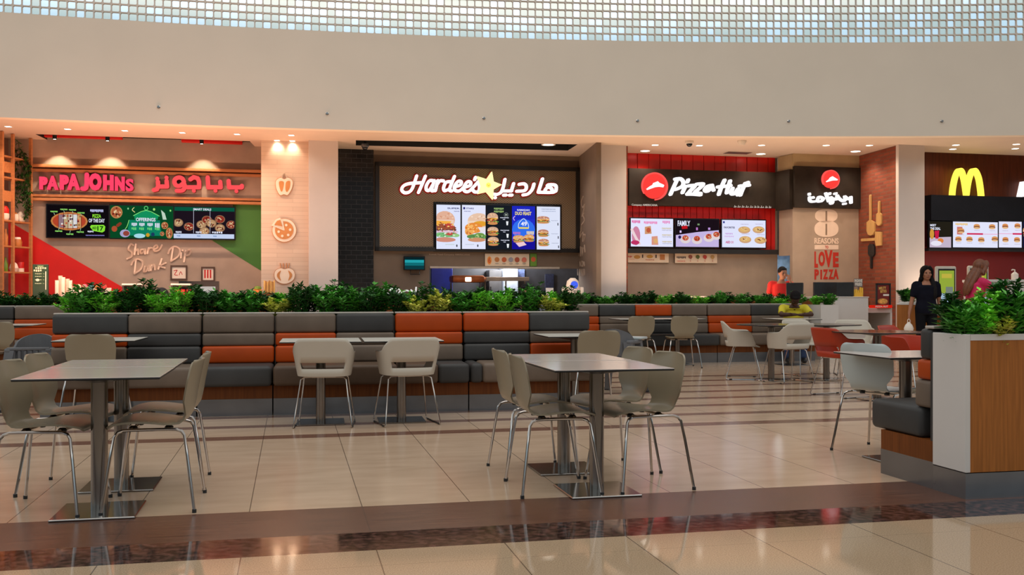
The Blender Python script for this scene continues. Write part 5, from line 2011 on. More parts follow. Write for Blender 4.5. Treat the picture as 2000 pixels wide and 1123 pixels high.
# ------------------------------------------------------------------ plants
LEAFM = {'dark': pm('dark_green_leaf', C3(42, 94, 32), .45, var=.22, scale=9, spec=.4), 'bright': pm('bright_green_leaf', C3(128, 212, 58), .5, var=.18, scale=9, spec=.4),
         'mid': pm('mid_green_leaf', C3(80, 156, 50), .45, var=.2, scale=9, spec=.4), 'yellow': pm('yellow_green_leaf', C3(206, 210, 90), .5, var=.25, scale=12, spec=.4)}
M_stem = pm('plant_stem', C3(72, 78, 40), .7, var=.1)
_proto = {}


def plant_meshes(kind, seed, h, r, nleaf, ll, lw):
    key = (kind, seed, h)
    if key in _proto:
        return _proto[key]
    rd = random.Random(seed * 31 + len(kind))
    fol, st = MB(), MB()
    ns = 15 if nleaf < 900 else 22
    for i in range(ns):
        a = 2 * PI * i / ns + rd.uniform(-.3, .3)
        sp = r * rd.uniform(.25, 1.0)
        tip = Vector((sp * math.cos(a), sp * math.sin(a), h * rd.uniform(.72, 1.0) * (1 - .32 * (sp / r) ** 2)))
        b = Vector((rd.uniform(-.03, .03), rd.uniform(-.03, .03), 0))
        mid_ = b.lerp(tip, .5) + Vector((0, 0, h * .10))
        P = catmull([tuple(b), tuple(mid_), tuple(tip)], 4)
        st.tube(P, .003, 4, caps=False)
        for k in range(nleaf // ns):
            f = rd.uniform(.06, 1.0) ** .8
            q = Vector(P[min(len(P) - 1, int(f * (len(P) - 1) + .5))])
            la = rd.uniform(0, 2 * PI)
            up = rd.uniform(-.15, .9)
            d = Vector((math.cos(la), math.sin(la), up)).normalized()
            l_ = ll * rd.uniform(.65, 1.2)
            side = d.cross(Vector((0, 0, 1))).normalized()
            n_ = side.cross(d)
            w = lw * rd.uniform(.7, 1.2)
            c0 = q
            p1 = q + d * l_ * .45 + side * w + n_ * .004
            p2 = q + d * l_
            p3 = q + d * l_ * .45 - side * w + n_ * .004
            pm_ = q + d * l_ * .5 - n_ * w * .35
            fol.add([c0, p1, p2, p3, pm_], [(0, 1, 4), (1, 2, 4), (2, 3, 4), (3, 0, 4)])
    _proto[key] = (fol.mesh('foliage', False, recalc=False), st.mesh('stem', True, recalc=False))
    mats = LEAFM[kind] if kind in LEAFM else LEAFM['dark']
    _proto[key][0].materials.append(mats)
    _proto[key][1].materials.append(M_stem)
    return _proto[key]


def put_plant(kind, seed, h, r, nleaf, ll, lw, loc, rz, label, group):
    fm, sm_ = plant_meshes(kind, seed, h, r, nleaf, ll, lw)
    t = thing('leafy_shrub', label, 'plant', loc, rz, group)
    for nm, me in (('foliage', fm), ('stem', sm_)):
        o = bpy.data.objects.new(nm, me)
        COL.objects.link(o)
        o.parent = t
    return t


KL = {'dark': 'dark green leafy shrub', 'bright': 'bright green feathery shrub', 'mid': 'mid green leafy shrub', 'yellow': 'yellow green speckled shrub'}


def hedge(loc, rz, x0, x1, yc, z, n, seq, hh, label_at, group, ll=.066, lw=.015, nleaf=620, r=.18, seed=0):
    rd = random.Random(seed)
    ca, sa = math.cos(rz), math.sin(rz)
    for i in range(n):
        kind = seq[i % len(seq)]
        x = x0 + (x1 - x0) * (i + .5) / n + rd.uniform(-.02, .02)
        y = yc + (-.07 if i % 2 else .07) + rd.uniform(-.02, .02)
        p = Vector((loc[0] + x * ca - y * sa, loc[1] + x * sa + y * ca, z))
        k2 = {'d': 'dark', 'b': 'bright', 'm': 'mid', 'y': 'yellow'}[kind]
        h_ = hh * {'d': 1.08, 'b': .86, 'm': .95, 'y': .8}[kind]
        sd = rd.randrange(4)
        o = put_plant(k2, sd, round(h_, 3), r, int(nleaf * (1.5 if kind == 'b' else 1)), ll * (.75 if kind in 'by' else 1), lw * (.6 if kind == 'b' else 1), p, rd.uniform(0, 6.28),
                      '%s in the %s, %s from its left end' % (KL[k2], label_at, ordn(i + 1)), group)
        s = rd.uniform(.9, 1.12)
        o.scale = (s, s, rd.uniform(.88, 1.14))


hedge(LOC_L, LRZ, .02, lx(1150), .755, .86, 44, 'bmdbmddbmbddmmdmdybddmdmbdmdbydydmdbmbdmdybd', .385, 'long front planter', 'shrubs in the long front planter', seed=2)
hedge(LOC_R, PR.a, .05, rx(1590), .76, .86, 24, 'dmdmbdmddbmdbbdmdmdmdb', .30, 'far right planter', 'shrubs in the far right planter', seed=3)
hedge(LOC_R, PR.a, rx(1603), rx(1631), .46, .88, 2, 'bm', .30, 'short white end planter', 'shrubs in the white end planter', seed=4, r=.12)
hedge(LOC_F, PR.a, .05, fx_(150), .76, .86, 10, 'dmddmdbddm', .30, 'far left planter', 'shrubs in the far left planter', seed=5)
for i, (kind, x, y, h_, r_) in enumerate((('dark', .08, .20, .36, .13), ('mid', .07, .09, .30, .11), ('bright', .14, .09, .29, .14), ('mid', .18, .21, .31, .15), ('yellow', .27, .05, .24, .10), ('bright', .29, .17, .38, .16),
                                         ('mid', .38, .08, .36, .15), ('dark', .42, .20, .44, .17), ('bright', .52, .12, .36, .16), ('dark', .68, .14, .38, .17), ('mid', .85, .14, .36, .17), ('bright', 1.02, .14, .36, .17),
                                         ('dark', 1.2, .14, .38, .17), ('mid', 1.4, .14, .36, .17), ('dark', 1.6, .14, .36, .17))):
    p = CORN + Vector((CA * x - SA * y, SA * x + CA * y, .82))
    put_plant(kind, 50 + i, h_, r_, {'bright': 1700, 'yellow': 420}.get(kind, 1300), {'bright': .042, 'yellow': .038}.get(kind, .062), {'bright': .016, 'yellow': .014}.get(kind, .012), p, i * 1.3,
              '%s in the white and oak foreground planter, %s from its white end' % (KL[kind], ordn(i + 1)), 'shrubs in the foreground planter')
hedge(PW.xyz(PW.s(1752), 0, 0), -.36, .08, wd - .05, .21, .99, 3, 'dmd', .26, 'small oak planter box', 'shrubs in the oak box', seed=7, r=.13)


def pebbles(loc, rz, x0, x1, y, z, n, label):
    rd = random.Random(n)
    mb = MB()
    for i in range(n):
        r_ = rd.uniform(.012, .03)
        mb.ball((rd.uniform(x0, x1), y + rd.uniform(-.12, .12), z + r_ * .5), r_, 0, 6, 4, (1, 1, .8))
    o = mb.build('pebbles', M_pebble)
    o.location = loc
    o.rotation_euler = (0, 0, rz)
    tag(o, label, 'pebbles', None, 'stuff')


pebbles(LOC_R, PR.a, .1, rx(1590), .70, .93, 260, 'white pebbles lying between the shrubs of the far right planter')
pebbles(LOC_F, PR.a, .1, fx_(148), .70, .93, 110, 'white pebbles lying between the shrubs of the far left planter')
# ------------------------------------------------------------------ counters and goods of the shops
M_count = pm('counter_stone', C3(196, 178, 160), .3, var=.04, scale=8)
M_redw = pm('red_ceramic', C3(200, 30, 24), .35, var=.03)
M_whitec = pm('white_ceramic', C3(240, 226, 210), .35, var=.02)
M_amber = pm('amber_jar', C3(190, 120, 60), .3, var=.05)
M_greenb = pm('green_bottle', C3(110, 140, 40), .2, var=.05)
M_paper = pm('white_paper_cup', C3(250, 226, 206), .6, var=.02)


def counter(plane, u0, u1, label, h=1.05, dep=.62, body=None, top=None):
    s0, s1 = plane.s(u0), plane.s(u1)
    t = thing('service_counter', label, 'counter', plane.xyz(s0, 0, 0), plane.a, 'shop counters')
    L_ = s1 - s0
    MB().bb(0, L_, .03, dep, .1, h - .04).build('body', body or M_oakd, t, False)
    MB().bb(.02, L_ - .02, .08, dep - .02, 0, .1).build('plinth', M_plinth, t, False)
    MB().rbb(-.01, L_ + .01, 0, dep + .02, h - .04, h, .006, 1).build('worktop', top or M_count, t, False)
    return t


C1, C2, C3p = Plane(19.7), Plane(19.8), Plane(19.0)
counter(C1, 40, 540, 'long counter of the left pizza shop behind the long planter', 1.05, .52)
counter(C2, 700, 1150, 'long counter of the left burger shop behind the long planter')
counter(C3p, 1240, 1530, 'long counter of the right pizza shop behind the far right planter', 1.09)


class Stand(On):
    """a thing standing on a counter, fitted between two image rows"""

    def __init__(self, plane, name, label, cat, u, ztop, group=None, off=-.2):
        self.p = plane
        s = plane.s(u)
        self.s0, self.z0 = s, ztop
        self.root = thing(name, label, cat, plane.xyz(s, off, ztop), plane.a, group)
        self.off = off

    def h(self, v, u=None):
        return HC - (v - HY) * (self.p.d(u or 300) + .2) / F - self.z0


# left pizza shop goods
w = screen(Plane(19.9), 'tall green printed menu stand on the left counter', (65, 517, 95, 582), (36, 68, 42),
           fuzz(.3, .7, .03, .04, 4, (170, 200, 150)) + fuzz(.15, .9, .08, .05, 5, (206, 220, 190)) + fuzz(.05, .6, .15, .06, 4, (236, 222, 190)) + [('r', .82, .2, .88, .75, (226, 226, 206))]
           + [q for y_ in (.26, .34, .44, .55) for q in fuzz(.15, .6, y_, .03, 4, (176, 196, 160)) + fuzz(.66, .78, y_, .03, 2, (120, 150, 110))] + [('e', .34, .46, .12, .04, (216, 222, 200))],
           off=.0, frame=.7, depth=.03, name='menu_stand', cat='menu stand', lit=False)
MB().bb(-.12, .12, -.1, .1, 0, .012).build('foot', M_satin, w.root, False)
for i, (u, v, r) in enumerate(((107, 548, .033), (112, 539, .034), (119, 544, .034), (126, 547, .034), (133, 549, .033), (136, 560, .03))):
    q = Stand(C1, 'cup_stack', 'stack of white paper cups on the left counter, %s from the left' % ordn(i + 1), 'cup stack', u, 1.05, 'stacks of paper cups', -.18 - .07 * (i % 2))
    top = q.h(v, u)
    mb = MB()
    pr = []
    z = 0.0
    while z < top:
        pr += [(r, z), (r + .004, z + .022), (r + .004, z + .026), (r, z + .027)]
        z += .028
    mb.lathe(pr, 12)
    mb.build('cup', M_paper, q.root)
q = Stand(C1, 'sauce_rack', 'white rack of sauce tubs with coloured round lids on the left counter', 'rack', 171, 1.05, None, -.2)
mb = MB()
for i in range(6):
    x = -.30 + .6 * i / 5
    mb.rbb(x - .045, x + .045, -.06, .06, 0, .17 - .02 * (i % 2), .012)
mb.build('tub', M_whitec, q.root)
MB().bb(-.36, .36, .06, .08, 0, .2).build('backboard', M_whitec, q.root, False)
for i, c in enumerate(((240, 226, 190), (236, 120, 140), (40, 120, 130), (232, 150, 80), (170, 40, 40))):
    mb = MB()
    mb.pxz([(-.19 + .11 * i + .052 * math.cos(2 * PI * j / 18), .215 + .052 * math.sin(2 * PI * j / 18)) for j in range(18)], -.03, -.015)
    mb.build('lid', pm('lid_%d' % i, C3(*c), .4, var=.02), q.root, False)
for i, (u0, u1, v, lb) in enumerate(((238, 275, 557, 'black warming cabinet with pale top, left one on the left counter'), (334, 369, 557, 'black warming cabinet with pale top, right one on the left counter'))):
    q = Stand(C1, 'warming_cabinet', lb, 'cabinet', (u0 + u1) / 2, 1.05, 'warming cabinets', -.25)
    hw_, hh = (u1 - u0) / 2 * C1.d(u0) / F, q.h(v, u0)
    mb = MB()
    mb.bb(-hw_, -hw_ + .03, -.15, .15, 0, hh)
    mb.bb(hw_ - .03, hw_, -.15, .15, 0, hh)
    mb.bb(-hw_, hw_, .13, .15, 0, hh)
    mb.bb(-hw_, hw_, -.15, .15, 0, .02)
    mb.build('body', M_satin, q.root, False)
    MB().rbb(-hw_ - .01, hw_ + .01, -.16, .16, hh, hh + .03, .008, 1).build('top', M_whitec, q.root, False)
    mb = MB()
    for k in range(3):
        mb.rbb(-hw_ + .06 + k * .1, -hw_ + .14 + k * .1, -.1, .1, .02, hh * .7, .01, 1)
    mb.build('carton', M_redw, q.root, False)
q = Stand(C1, 'oven_hatch', 'black oven with a lit teal window behind the right warming cabinet', 'oven', 385, 1.05, None, -.45)
hh = q.h(549, 385)
MB().bb(-.36, .36, -.08, .12, 0, hh).build('body', M_satin, q.root, False)
MB().bb(.02, .30, -.085, -.08, .05, hh - .1).build('window', pm('teal_steel', C3(150, 180, 196), .3, .3), q.root, False)
MB().bb(-.16, -.02, -.085, -.08, .02, hh - .1).build('panel', pm('dark_teal', C3(30, 70, 72), .4), q.root, False)
for (u0, u1, v0, v1), lb, hz in (((336, 363, 521, 544), 'small dark framed notice with red sketch, left one on the left shop wall', 0), ((396, 417, 524, 547), 'small dark framed notice with red bars, right one on the left shop wall', 1)):
    w = On(PA, 'framed_notice', lb, 'picture frame', (u0 + u1) / 2, v1, 'framed notices')
    x0, z0, x1, z1 = w.rect(u0, v0, u1, v1)
    mb = MB()
    for b in ((x0 - .03, x1 + .03, z0 - .03, z0), (x0 - .03, x1 + .03, z1, z1 + .03), (x0 - .03, x0, z0, z1), (x1, x1 + .03, z0, z1)):
        mb.bb(b[0], b[1], -.03, 0, b[2], b[3])
    mb.build('frame', pm('walnut_frame', C3(80, 56, 44), .5, var=.1), w.root, False)
    mb = MB()
    mb.bb(x0, x1, -.01, 0, z0, z1, 0)
    if hz:
        for k in range(3):
            mb.bb(x0 + .03 + k * .055, x0 + .06 + k * .055, -.012, -.01, z0 + .04, z1 - .03, 1)
    else:
        mb.stroke([(x0 + .04, z0 + .16), (x0 + .10, z0 + .17), (x0 + .05, z0 + .08), (x0 + .11, z0 + .07)], .014, -.012, -.01, 1, 3)
        mb.stroke([(x0 + .14, z0 + .07), (x0 + .17, z0 + .14), (x0 + .2, z0 + .08)], .012, -.012, -.01, 1, 3)
    mb.build('sheet', [M_whitec, M_redw], w.root, False)
q = Stand(C1, 'bamboo_holder', 'box of bamboo sticks at the foot of the tiled emblem panel', 'holder', 526, 1.05, None, -.1)
hh = q.h(548, 526)
mb = MB()
for k in range(7):
    mb.tube([(-.09 + .03 * k, 0, 0), (-.09 + .03 * k, 0, hh - .01 * (k % 3))], .015, 8, k % 2)
mb.build('stick', [pm('bamboo', C3(206, 168, 96), .5, var=.1), pm('bamboo_dark', C3(164, 122, 62), .5, var=.1)], q.root)
MB().rbb(-.12, .12, -.06, .06, 0, .1, .01).build('box', M_oakd, q.root)
q = Stand(C1, 'snack_display', 'orange snack display with green top beside the bamboo sticks', 'display', 503, 1.05, None, -.1)
hh = q.h(556, 503)
MB().rbb(-.08, .08, -.06, .06, 0, hh * .65, .01).build('carton', pm('orange_card', C3(226, 130, 50), .5, var=.1), q.root)
MB().ball((0, 0, hh * .75), .06, 0, 12, 8, (1.2, .8, .7)).build('topper', M_greenb, q.root)

# rack with jars on the left return wall
RK = [Vector((*W(u, 570, d)[:2], 0)) for u, d in ((4, 18.75), (25, 19.08), (60, 19.62))]
t = thing('display_rack', 'tall slim wooden display rack at the left edge of the left pizza shop', 'rack', RK[0])
loc_ = [p - RK[0] for p in RK]
dirv = loc_[2].normalized()
nrm = Vector((-dirv.y, dirv.x, 0))
ra = math.atan2(dirv.y, dirv.x)
for p in loc_:
    MB().box((p.x, p.y, 2.1), (.05, .05, 4.2), 0, ra).build('post', M_railwood, t, False)
Lr = loc_[2].length
sh_z = [HC - (v - HY) * RK[2].y / F for v in (436, 484, 533)]
for z in sh_z + [3.35, 3.75, 1.02]:
    c = loc_[2] * .5 + nrm * .13
    MB().box((c.x, c.y, z), (Lr, .26, .03), 0, ra).build('shelf', M_railwood, t, False)
for z0_, z1_ in ((2.9, 3.1), (3.45, 3.65)):
    c = loc_[1] * .5 + nrm * .12
    MB().box((c.x, c.y, (z0_ + z1_) / 2), (loc_[1].length, .2, z1_ - z0_), 0, ra).build('box_panel', M_railwood, t, False)


def on_rack(f, shelf):
    p = RK[0] + dirv * (Lr * f) + nrm * .11
    return Vector((p.x, p.y, sh_z[shelf] + .016))


def jar(name, label, cat, pos, prof, mat, lid=None, lidm=None):
    t_ = thing(name, label, cat, pos, 0, 'things on the display rack')
    MB().lathe(prof, 14).build('body', mat, t_)
    if lid:
        MB().lathe(lid, 14).build('lid', lidm, t_)


jar('storage_pot', 'red and white pot on the top shelf of the display rack', 'pot', on_rack(.25, 0), [(.07, 0), (.09, .05), (.09, .12), (.08, .13)], M_whitec, [(.085, .13), (.09, .2), (.05, .27), (.01, .28)], M_redw)
jar('storage_pot', 'left white jar on the top shelf of the display rack', 'pot', on_rack(.62, 0), [(.06, 0), (.075, .06), (.06, .14)], M_whitec, [(.05, .14), (.02, .18)], M_amber)
jar('storage_pot', 'right white jar on the top shelf of the display rack', 'pot', on_rack(.82, 0), [(.07, 0), (.085, .07), (.06, .16)], M_whitec, [(.05, .16), (.02, .2)], M_whitec)
jar('bottle', 'amber bottle on the middle shelf of the display rack', 'bottle', on_rack(.3, 1), [(.04, 0), (.045, .18), (.018, .26), (.018, .32)], M_amber)
jar('storage_jar', 'brown jar with pale lid on the middle shelf of the display rack', 'jar', on_rack(.70, 1), [(.08, 0), (.09, .08), (.07, .14)], M_amber, [(.07, .14), (.06, .18)], M_whitec)
jar('bottle', 'slim green bottle on the lower shelf of the display rack', 'bottle', on_rack(.3, 2), [(.04, 0), (.045, .14), (.016, .2), (.016, .27)], M_greenb)
jar('storage_pot', 'white pot on the lower shelf of the display rack', 'pot', on_rack(.58, 2), [(.06, 0), (.085, .07), (.06, .15), (.03, .18)], M_whitec)
jar('tin', 'red tin with white base on the lower shelf of the display rack', 'tin', on_rack(.80, 2), [(.075, 0), (.075, .07)], M_whitec, [(.075, .07), (.075, .18), (.07, .19)], M_redw)
# trailing vine at the rear of the rack
rd = random.Random(12)
vn, vs2 = MB(), MB()
p0 = Vector((*W(42, 570, 19.45)[:2], 0))
for s_ in range(9):
    x, y = rd.uniform(-.16, .16), rd.uniform(-.05, .05)
    z = rd.uniform(3.5, 4.15)
    pts = [(x, y, z)]
    while z > rd.uniform(2.62, 3.0):
        z -= .12
        x += rd.uniform(-.04, .05)
        pts.append((x, y + rd.uniform(-.03, .03), z))
    if len(pts) > 1:
        vs2.tube(pts, .006, 4)
    for q in pts:
        for k in range(9):
            d = Vector((rd.uniform(-1, 1), rd.uniform(-1, 1), rd.uniform(-.9, .4))).normalized()
            sd = d.cross(Vector((0, 0, 1))).normalized() * .018
            b = Vector(q)
            vn.add([b, b + d * .05 + sd, b + d * .11, b + d * .05 - sd], [(0, 1, 2, 3)])
t = thing('hanging_vine', 'dark green vine trailing behind the display rack', 'plant', p0)
vn.build('foliage', LEAFM['dark'], t, False, recalc=False)
vs2.build('stem', M_stem, t)

# left burger shop: kitchen behind the opening
PK = Plane(23.7)
wallbox('wall_kitchen', PK, 820, 1150, 0, 2.4, pm('dark_kitchen_wall', C3(62, 62, 66), .5, var=.08))


def kbox(name, label, cat, u0, u1, v0, v1, off, dep, mat, z0=None):
    w_ = On(PK, name, label, cat, (u0 + u1) / 2, v1, None, off=off)
    x0_, zz0, x1_, zz1 = w_.rect(u0, v0, u1, v1)
    if z0 is not None:
        w_.root.location.z = z0
        zz1 = zz1 + w_.z0 - z0
        zz0 = 0
    MB().rbb(x0_, x1_, 0, dep, zz0, zz1, .01, 1).build('body', mat, w_.root, False)
    return w_, (x0_, zz0, x1_, zz1)


w, b = kbox('cold_room_door', 'deep blue door panel at the left of the kitchen opening', 'door panel', 836, 877, 520, 640, .5, .06, pm('blue_panel', C3(36, 52, 150), .4, var=.08), 0)
MB().bb(b[2] - .1, b[2] - .07, -.05, 0, .9, 1.2).build('handle', M_steel, w.root, False)
w, b = kbox('fridge', 'pale steel fridge behind the shelf in the kitchen opening', 'fridge', 974, 1002, 522, 640, .54, .5, pm('pale_steel', C3(196, 204, 220), .3, .2), 0)
MB().bb(b[0] + .03, b[0] + .06, -.05, 0, .9, 1.5).build('handle', M_steel, w.root, False)
w, b = kbox('poster', 'yellow strip poster beside the steel fridge', 'poster', 1003, 1009, 522, 580, .06, .02, pm('yellow_print', C3(206, 206, 110), .5))
w, b = kbox('poster', 'small blue and white notice right of the yellow strip', 'poster', 1011, 1024, 526, 547, .06, .02, pm('blue_white_print', C3(130, 150, 206), .5, var=.2, scale=30))
w, b = kbox('notice_board', 'dark notice board with pale lower sheet at the right of the kitchen opening', 'notice board', 1063, 1081, 535, 585, .06, .02, pm('navy_print', C3(40, 44, 66), .5, var=.2, scale=20))
MB().bb(b[0] + .02, b[2] - .02, -.01, 0, b[1] + .02, b[1] + .28).build('sheet', M_whitec, w.root, False)
w, b = kbox('grey_cabinet', 'grey steel cabinet between the blue door and the fridge', 'cabinet', 948, 973, 528, 640, .44, .4, M_plinth, 0)
MB().bb(b[0] + .03, b[0] + .05, -.03, 0, 1.0, 1.3).build('handle', M_satin, w.root, False)
# heated pass with hood
PP = Plane(22.6)
w = On(PP, 'heated_pass', 'orange brown heated food pass with a bright lamp in the kitchen opening', 'food warmer', 914, 600)
x0, z0, x1, z1 = w.rect(881, 538, 944, 600)
zf = -w.z0
hz_ = z1 - .16
mb = MB()
mb.rbb(x0, x1, -.2, .3, hz_, z1, .05, 2)
mb.build('hood', pm('copper_hood', C3(176, 96, 48), .35, .4, var=.1), w.root)
mb = MB()
for x in (x0 + .03, x1 - .03):
    mb.tube([(x, .2, zf), (x, .2, hz_)], .02, 8)
mb.build('post', M_steel, w.root)
MB().bb(x0, x1, -.2, .3, zf, -.02).build('base', M_steel, w.root, False)
MB().rbb(-.10, .04, -.215, -.19, hz_ + .02, hz_ + .12, .02, 2).build('lamp', em(255, 236, 200, 3.0), w.root)
mb = MB()
for k in range(4):
    mb.rbb(x0 + .2 + k * .1, x0 + .29 + k * .1, -.15, .1, -.02, .14 - .03 * (k % 2), .02, 2)
mb.build('carton', M_whitec, w.root)
w = On(PP, 'steel_shelf', 'steel overhead shelf on posts in the kitchen opening', 'shelf', 990, 600)
x0, z0, x1, z1 = w.rect(947, 541, 1031, 600)
zf = -w.z0
MB().rbb(x0, x1, -.15, .2, z1 - .09, z1, .01, 1).build('shelf_board', pm('beige_steel', C3(170, 156, 142), .4, .3), w.root, False)
mb = MB()
for x in (x0 + .04, x1 - .04):
    mb.tube([(x, .15, zf), (x, .15, z1 - .09)], .018, 8)
mb.build('post', M_steel, w.root)
MB().bb(x0, x1, -.2, .3, zf, -.02).build('base', M_steel, w.root, False)
s0, s1 = PA.s(839), PA.s(1092)
mb = MB()
mb.rbb(0, s1 - s0, -.05, .02, zt - .01, zt + .035, .006, 1)
scene_struct('trim_14', mb, M_cap, PA.xyz(s0, 0, 0), PA.a)
light('POINT', 'kitchen_fill_light', PA.xyz(PA.s(1000), -.9, 2.0), 150, (.92, .95, 1.0), .25)  # unseen fill light added to brighten the kitchen
q = Stand(C2, 'air_purifier', 'white and blue glowing dispenser shaped like a rounded tower on the burger counter', 'dispenser', 1124, 1.05, None, -.2)
hh = q.h(543, 1124)
MB().lathe([(.12, 0), (.15, .05), (.15, hh * .5), (.12, hh * .85), (.05, hh)], 20, sy=.7).build('body', M_whitec, q.root)
mb = MB()
for sx in (-1, 1):
    mb.rbb(sx * .19 - .035, sx * .19 + .035, -.05, .05, 0, hh * .55, .02)
mb.build('side_arm', M_whitec, q.root)
mb = MB()
mb.pxz([(.075 * math.cos(2 * PI * j / 24), hh * .66 + .075 * math.sin(2 * PI * j / 24)) for j in range(24)], -.13, -.11)
mb.build('display', em(70, 100, 236, 1.1), q.root, False)
q = Stand(C2, 'script_sign', 'white wire script sign standing on the burger counter behind the shrubs', 'sign', 782, 1.05, None, -.1)
mb = MB()
cp = crop(720, 250, 3.035)
sg = []
for it in ([(80, 965), (100, 950), (120, 985), (150, 950), (170, 960), (150, 995)], [(130, 945), (135, 1000)], [(115, 952), (165, 948), (190, 965), (160, 985)], [(200, 975), (230, 962), (260, 980)], [(285, 945), (282, 985)], [(255, 960), (275, 975), (300, 965)]):
    sg.append([(q.p.s(u) - q.s0, HC - (v - HY) * q.p.d(u) / F - 1.05) for u, v in cp(it)])
for it in sg:
    mb.stroke(it, .028, -.02, 0, 0, 3)
mb.build('script', em(244, 240, 236, .9), q.root, False)
MB().bb(-.4, .4, -.01, .02, 0, .09).build('base', M_satin, q.root, False)

# right pizza shop: back room, monitors, counters, posters
w = On(Plane(22.6), 'upright_fridge', 'blue grey upright fridge seen through the doorway behind the person in red', 'fridge', 1536, 640)
x0, z0, x1, z1 = w.rect(1510, 497, 1560, 640)
zf = -w.z0
MB().rbb(x0, x1, 0, .6, zf, z1, .02, 1).build('body', pm('blue_steel', C3(120, 146, 176), .3, .2, var=.1), w.root, False)
mb = MB()
mb.bb(x0 + .1, x1 - .25, -.02, 0, zf + .9, z1 - .12)
mb.build('door', pm('pale_blue_glass', C3(150, 180, 206), .15, var=.15, scale=4), w.root, False)
MB().bb(x1 - .24, x1 - .2, -.06, 0, zf + 1.0, zf + 1.5).build('handle', M_steel, w.root, False)
p = W(1506, 570, 22.95)
light('POINT', 'back_room_fill_light', (p.x, p.y, 2.3), 40, (.85, .93, 1.0), .2)  # fill light added for the fridge, kept out of view behind the wall
PN = Plane(17.95 * (1 - .229 * .323))
t = thing('service_counter', 'plain white counter block right of the white planter box', 'counter', PN.xyz(PN.s(1631), 0, 0), PN.a, 'shop counters')
Lw = PN.s(1696) - PN.s(1631)
MB().rbb(0, Lw, 0, .9, .08, 1.07, .004, 1).build('body', M_white, t, False)
MB().bb(.03, Lw - .03, .04, .86, 0, .08).build('plinth', M_plinth, t, False)
MB().rbb(-.01, Lw + .01, -.01, .91, 1.07, 1.088, .004, 1).build('worktop', M_white, t, False)
t = thing('service_desk', 'low white open desk between the counter block and the oak planter box', 'desk', PN.xyz(PN.s(1697), -.15, 0), PN.a)
Ld = PN.s(1752) - PN.s(1697)
MB().rbb(0, Ld, 0, .8, .79, .88, .004, 1).build('worktop', M_white, t, False)
mb = MB()
mb.bb(0, .04, 0, .8, 0, .79)
mb.bb(Ld - .04, Ld, 0, .8, 0, .79)
mb.build('side_panel', M_white, t, False)
MB().bb(.04, Ld - .04, .7, .74, 0, .79).build('back_panel', M_white, t, False)
for u0, u1, tilt, lb in ((1586, 1644, .0, 'wide black till monitor at the left on the right pizza counter'), (1640, 1661, -.9, 'black till monitor turned sideways at the right on the right pizza counter'),
                         (1541, 1564, -.8, 'black till monitor turned sideways in front of the person in red')):
    d_ = 18.75 if u0 < 1600 else 18.45
    p = W((u0 + u1) / 2, 570, d_)
    zb = 1.09
    t = thing('till_monitor', lb, 'monitor', (p.x, p.y, zb), PN.a + tilt, 'till monitors')
    hw_ = (u1 - u0) / 2 * d_ / F / max(.55, math.cos(tilt))
    top = HC - ((551 if u0 != 1541 else 552) - HY) * d_ / F - zb
    MB().rbb(-hw_, hw_, -.03, .03, top - .26, top, .01, 1).build('housing', M_black, t, False)
    MB().bb(-hw_ + .02, hw_ - .02, .03, .034, top - .24, top - .02).build('screen', M_screenback, t, False)
    MB().tube([(0, .0, .012), (0, .02, top - .14)], .025, 8).build('neck', M_black, t)
    MB().rbb(-.12, .12, -.09, .09, 0, .014, .004, 1).build('base', M_black, t, False)
# counter segment carrying the monitors
PM = Plane(18.45 * (1 - .229 * .31))
counter(Plane(PM.d0 + .0), 1541, 1630, 'short counter with the till monitors behind the white planter box', 1.085, .55)
w = On(Plane(PN.d0 + .35), 'fries_display', 'cut out card of yellow fries with white lettering on the white counter block', 'display card', 1676, 580)
w.root.location.z = 1.088
kk = Plane(PN.d0 + .35).d(1676) / F
mb = MB()
rd = random.Random(4)
for k in range(9):
    x = (-9 + k * 2.2) * kk
    mb.bb(x - .011, x + .011, -.012 - .002 * (k % 3), 0, 0.004, (14 + rd.uniform(-2, 5)) * kk, k % 2)
mb.pxz([(-10 * kk, 0), (10 * kk, 0), (7 * kk, 8 * kk), (-7 * kk, 8 * kk)], -.02, -.013, 2)
mb.build('fries_picture', [pm('fries_yellow', C3(246, 200, 70), .5), pm('fries_gold', C3(226, 160, 40), .5), pm('fries_amber', C3(250, 190, 60), .5)], w.root, False)
mb = MB()
mb.bb(-.085, .085, -.01, 0, 19 * kk, 35 * kk, 1)
mb.text('INSANE', -.08, 28 * kk, .08, 34 * kk, -.014, -.01, 0, .03)
mb.text('FRIES', -.07, 21 * kk, .07, 27 * kk, -.014, -.01, 0, .03)
mb.bb(-.01, .01, -.004, 0, 0, 19 * kk, 1)
mb.build('headline', [M_whitec, pm('grey_card', C3(120, 110, 104), .6)], w.root, False)
w = On(Plane(PN.d0 + .2), 'poster_stand', 'black framed red pizza poster standing on the white desk', 'poster stand', 1724, 596)
w.root.location.z = .88
kk = Plane(PN.d0 + .2).d(1724) / F
hw_, hh = 16 * kk, 48 * kk
mb = MB()
for b in ((-hw_, hw_, 0.01, .035), (-hw_, hw_, hh - .025, hh), (-hw_, -hw_ + .025, .01, hh), (hw_ - .025, hw_, .01, hh)):
    mb.bb(b[0], b[1], -.03, 0, b[2], b[3])
mb.build('frame', M_satin, w.root, False)
mb = MB()
mb.bb(-hw_ + .02, hw_ - .02, -.015, 0, .03, hh - .02, 0)
mb.pxz([(-.01 + .105 * math.cos(2 * PI * j / 24), .12 + .055 * math.sin(2 * PI * j / 24)) for j in range(24)], -.017, -.015, 1)
mb.pxz([(-.01 + .085 * math.cos(2 * PI * j / 24), .125 + .042 * math.sin(2 * PI * j / 24)) for j in range(24)], -.019, -.017, 2)
mb.text('MELTY', -.09, .34, .06, .39, -.018, -.015, 3, .03, .08)
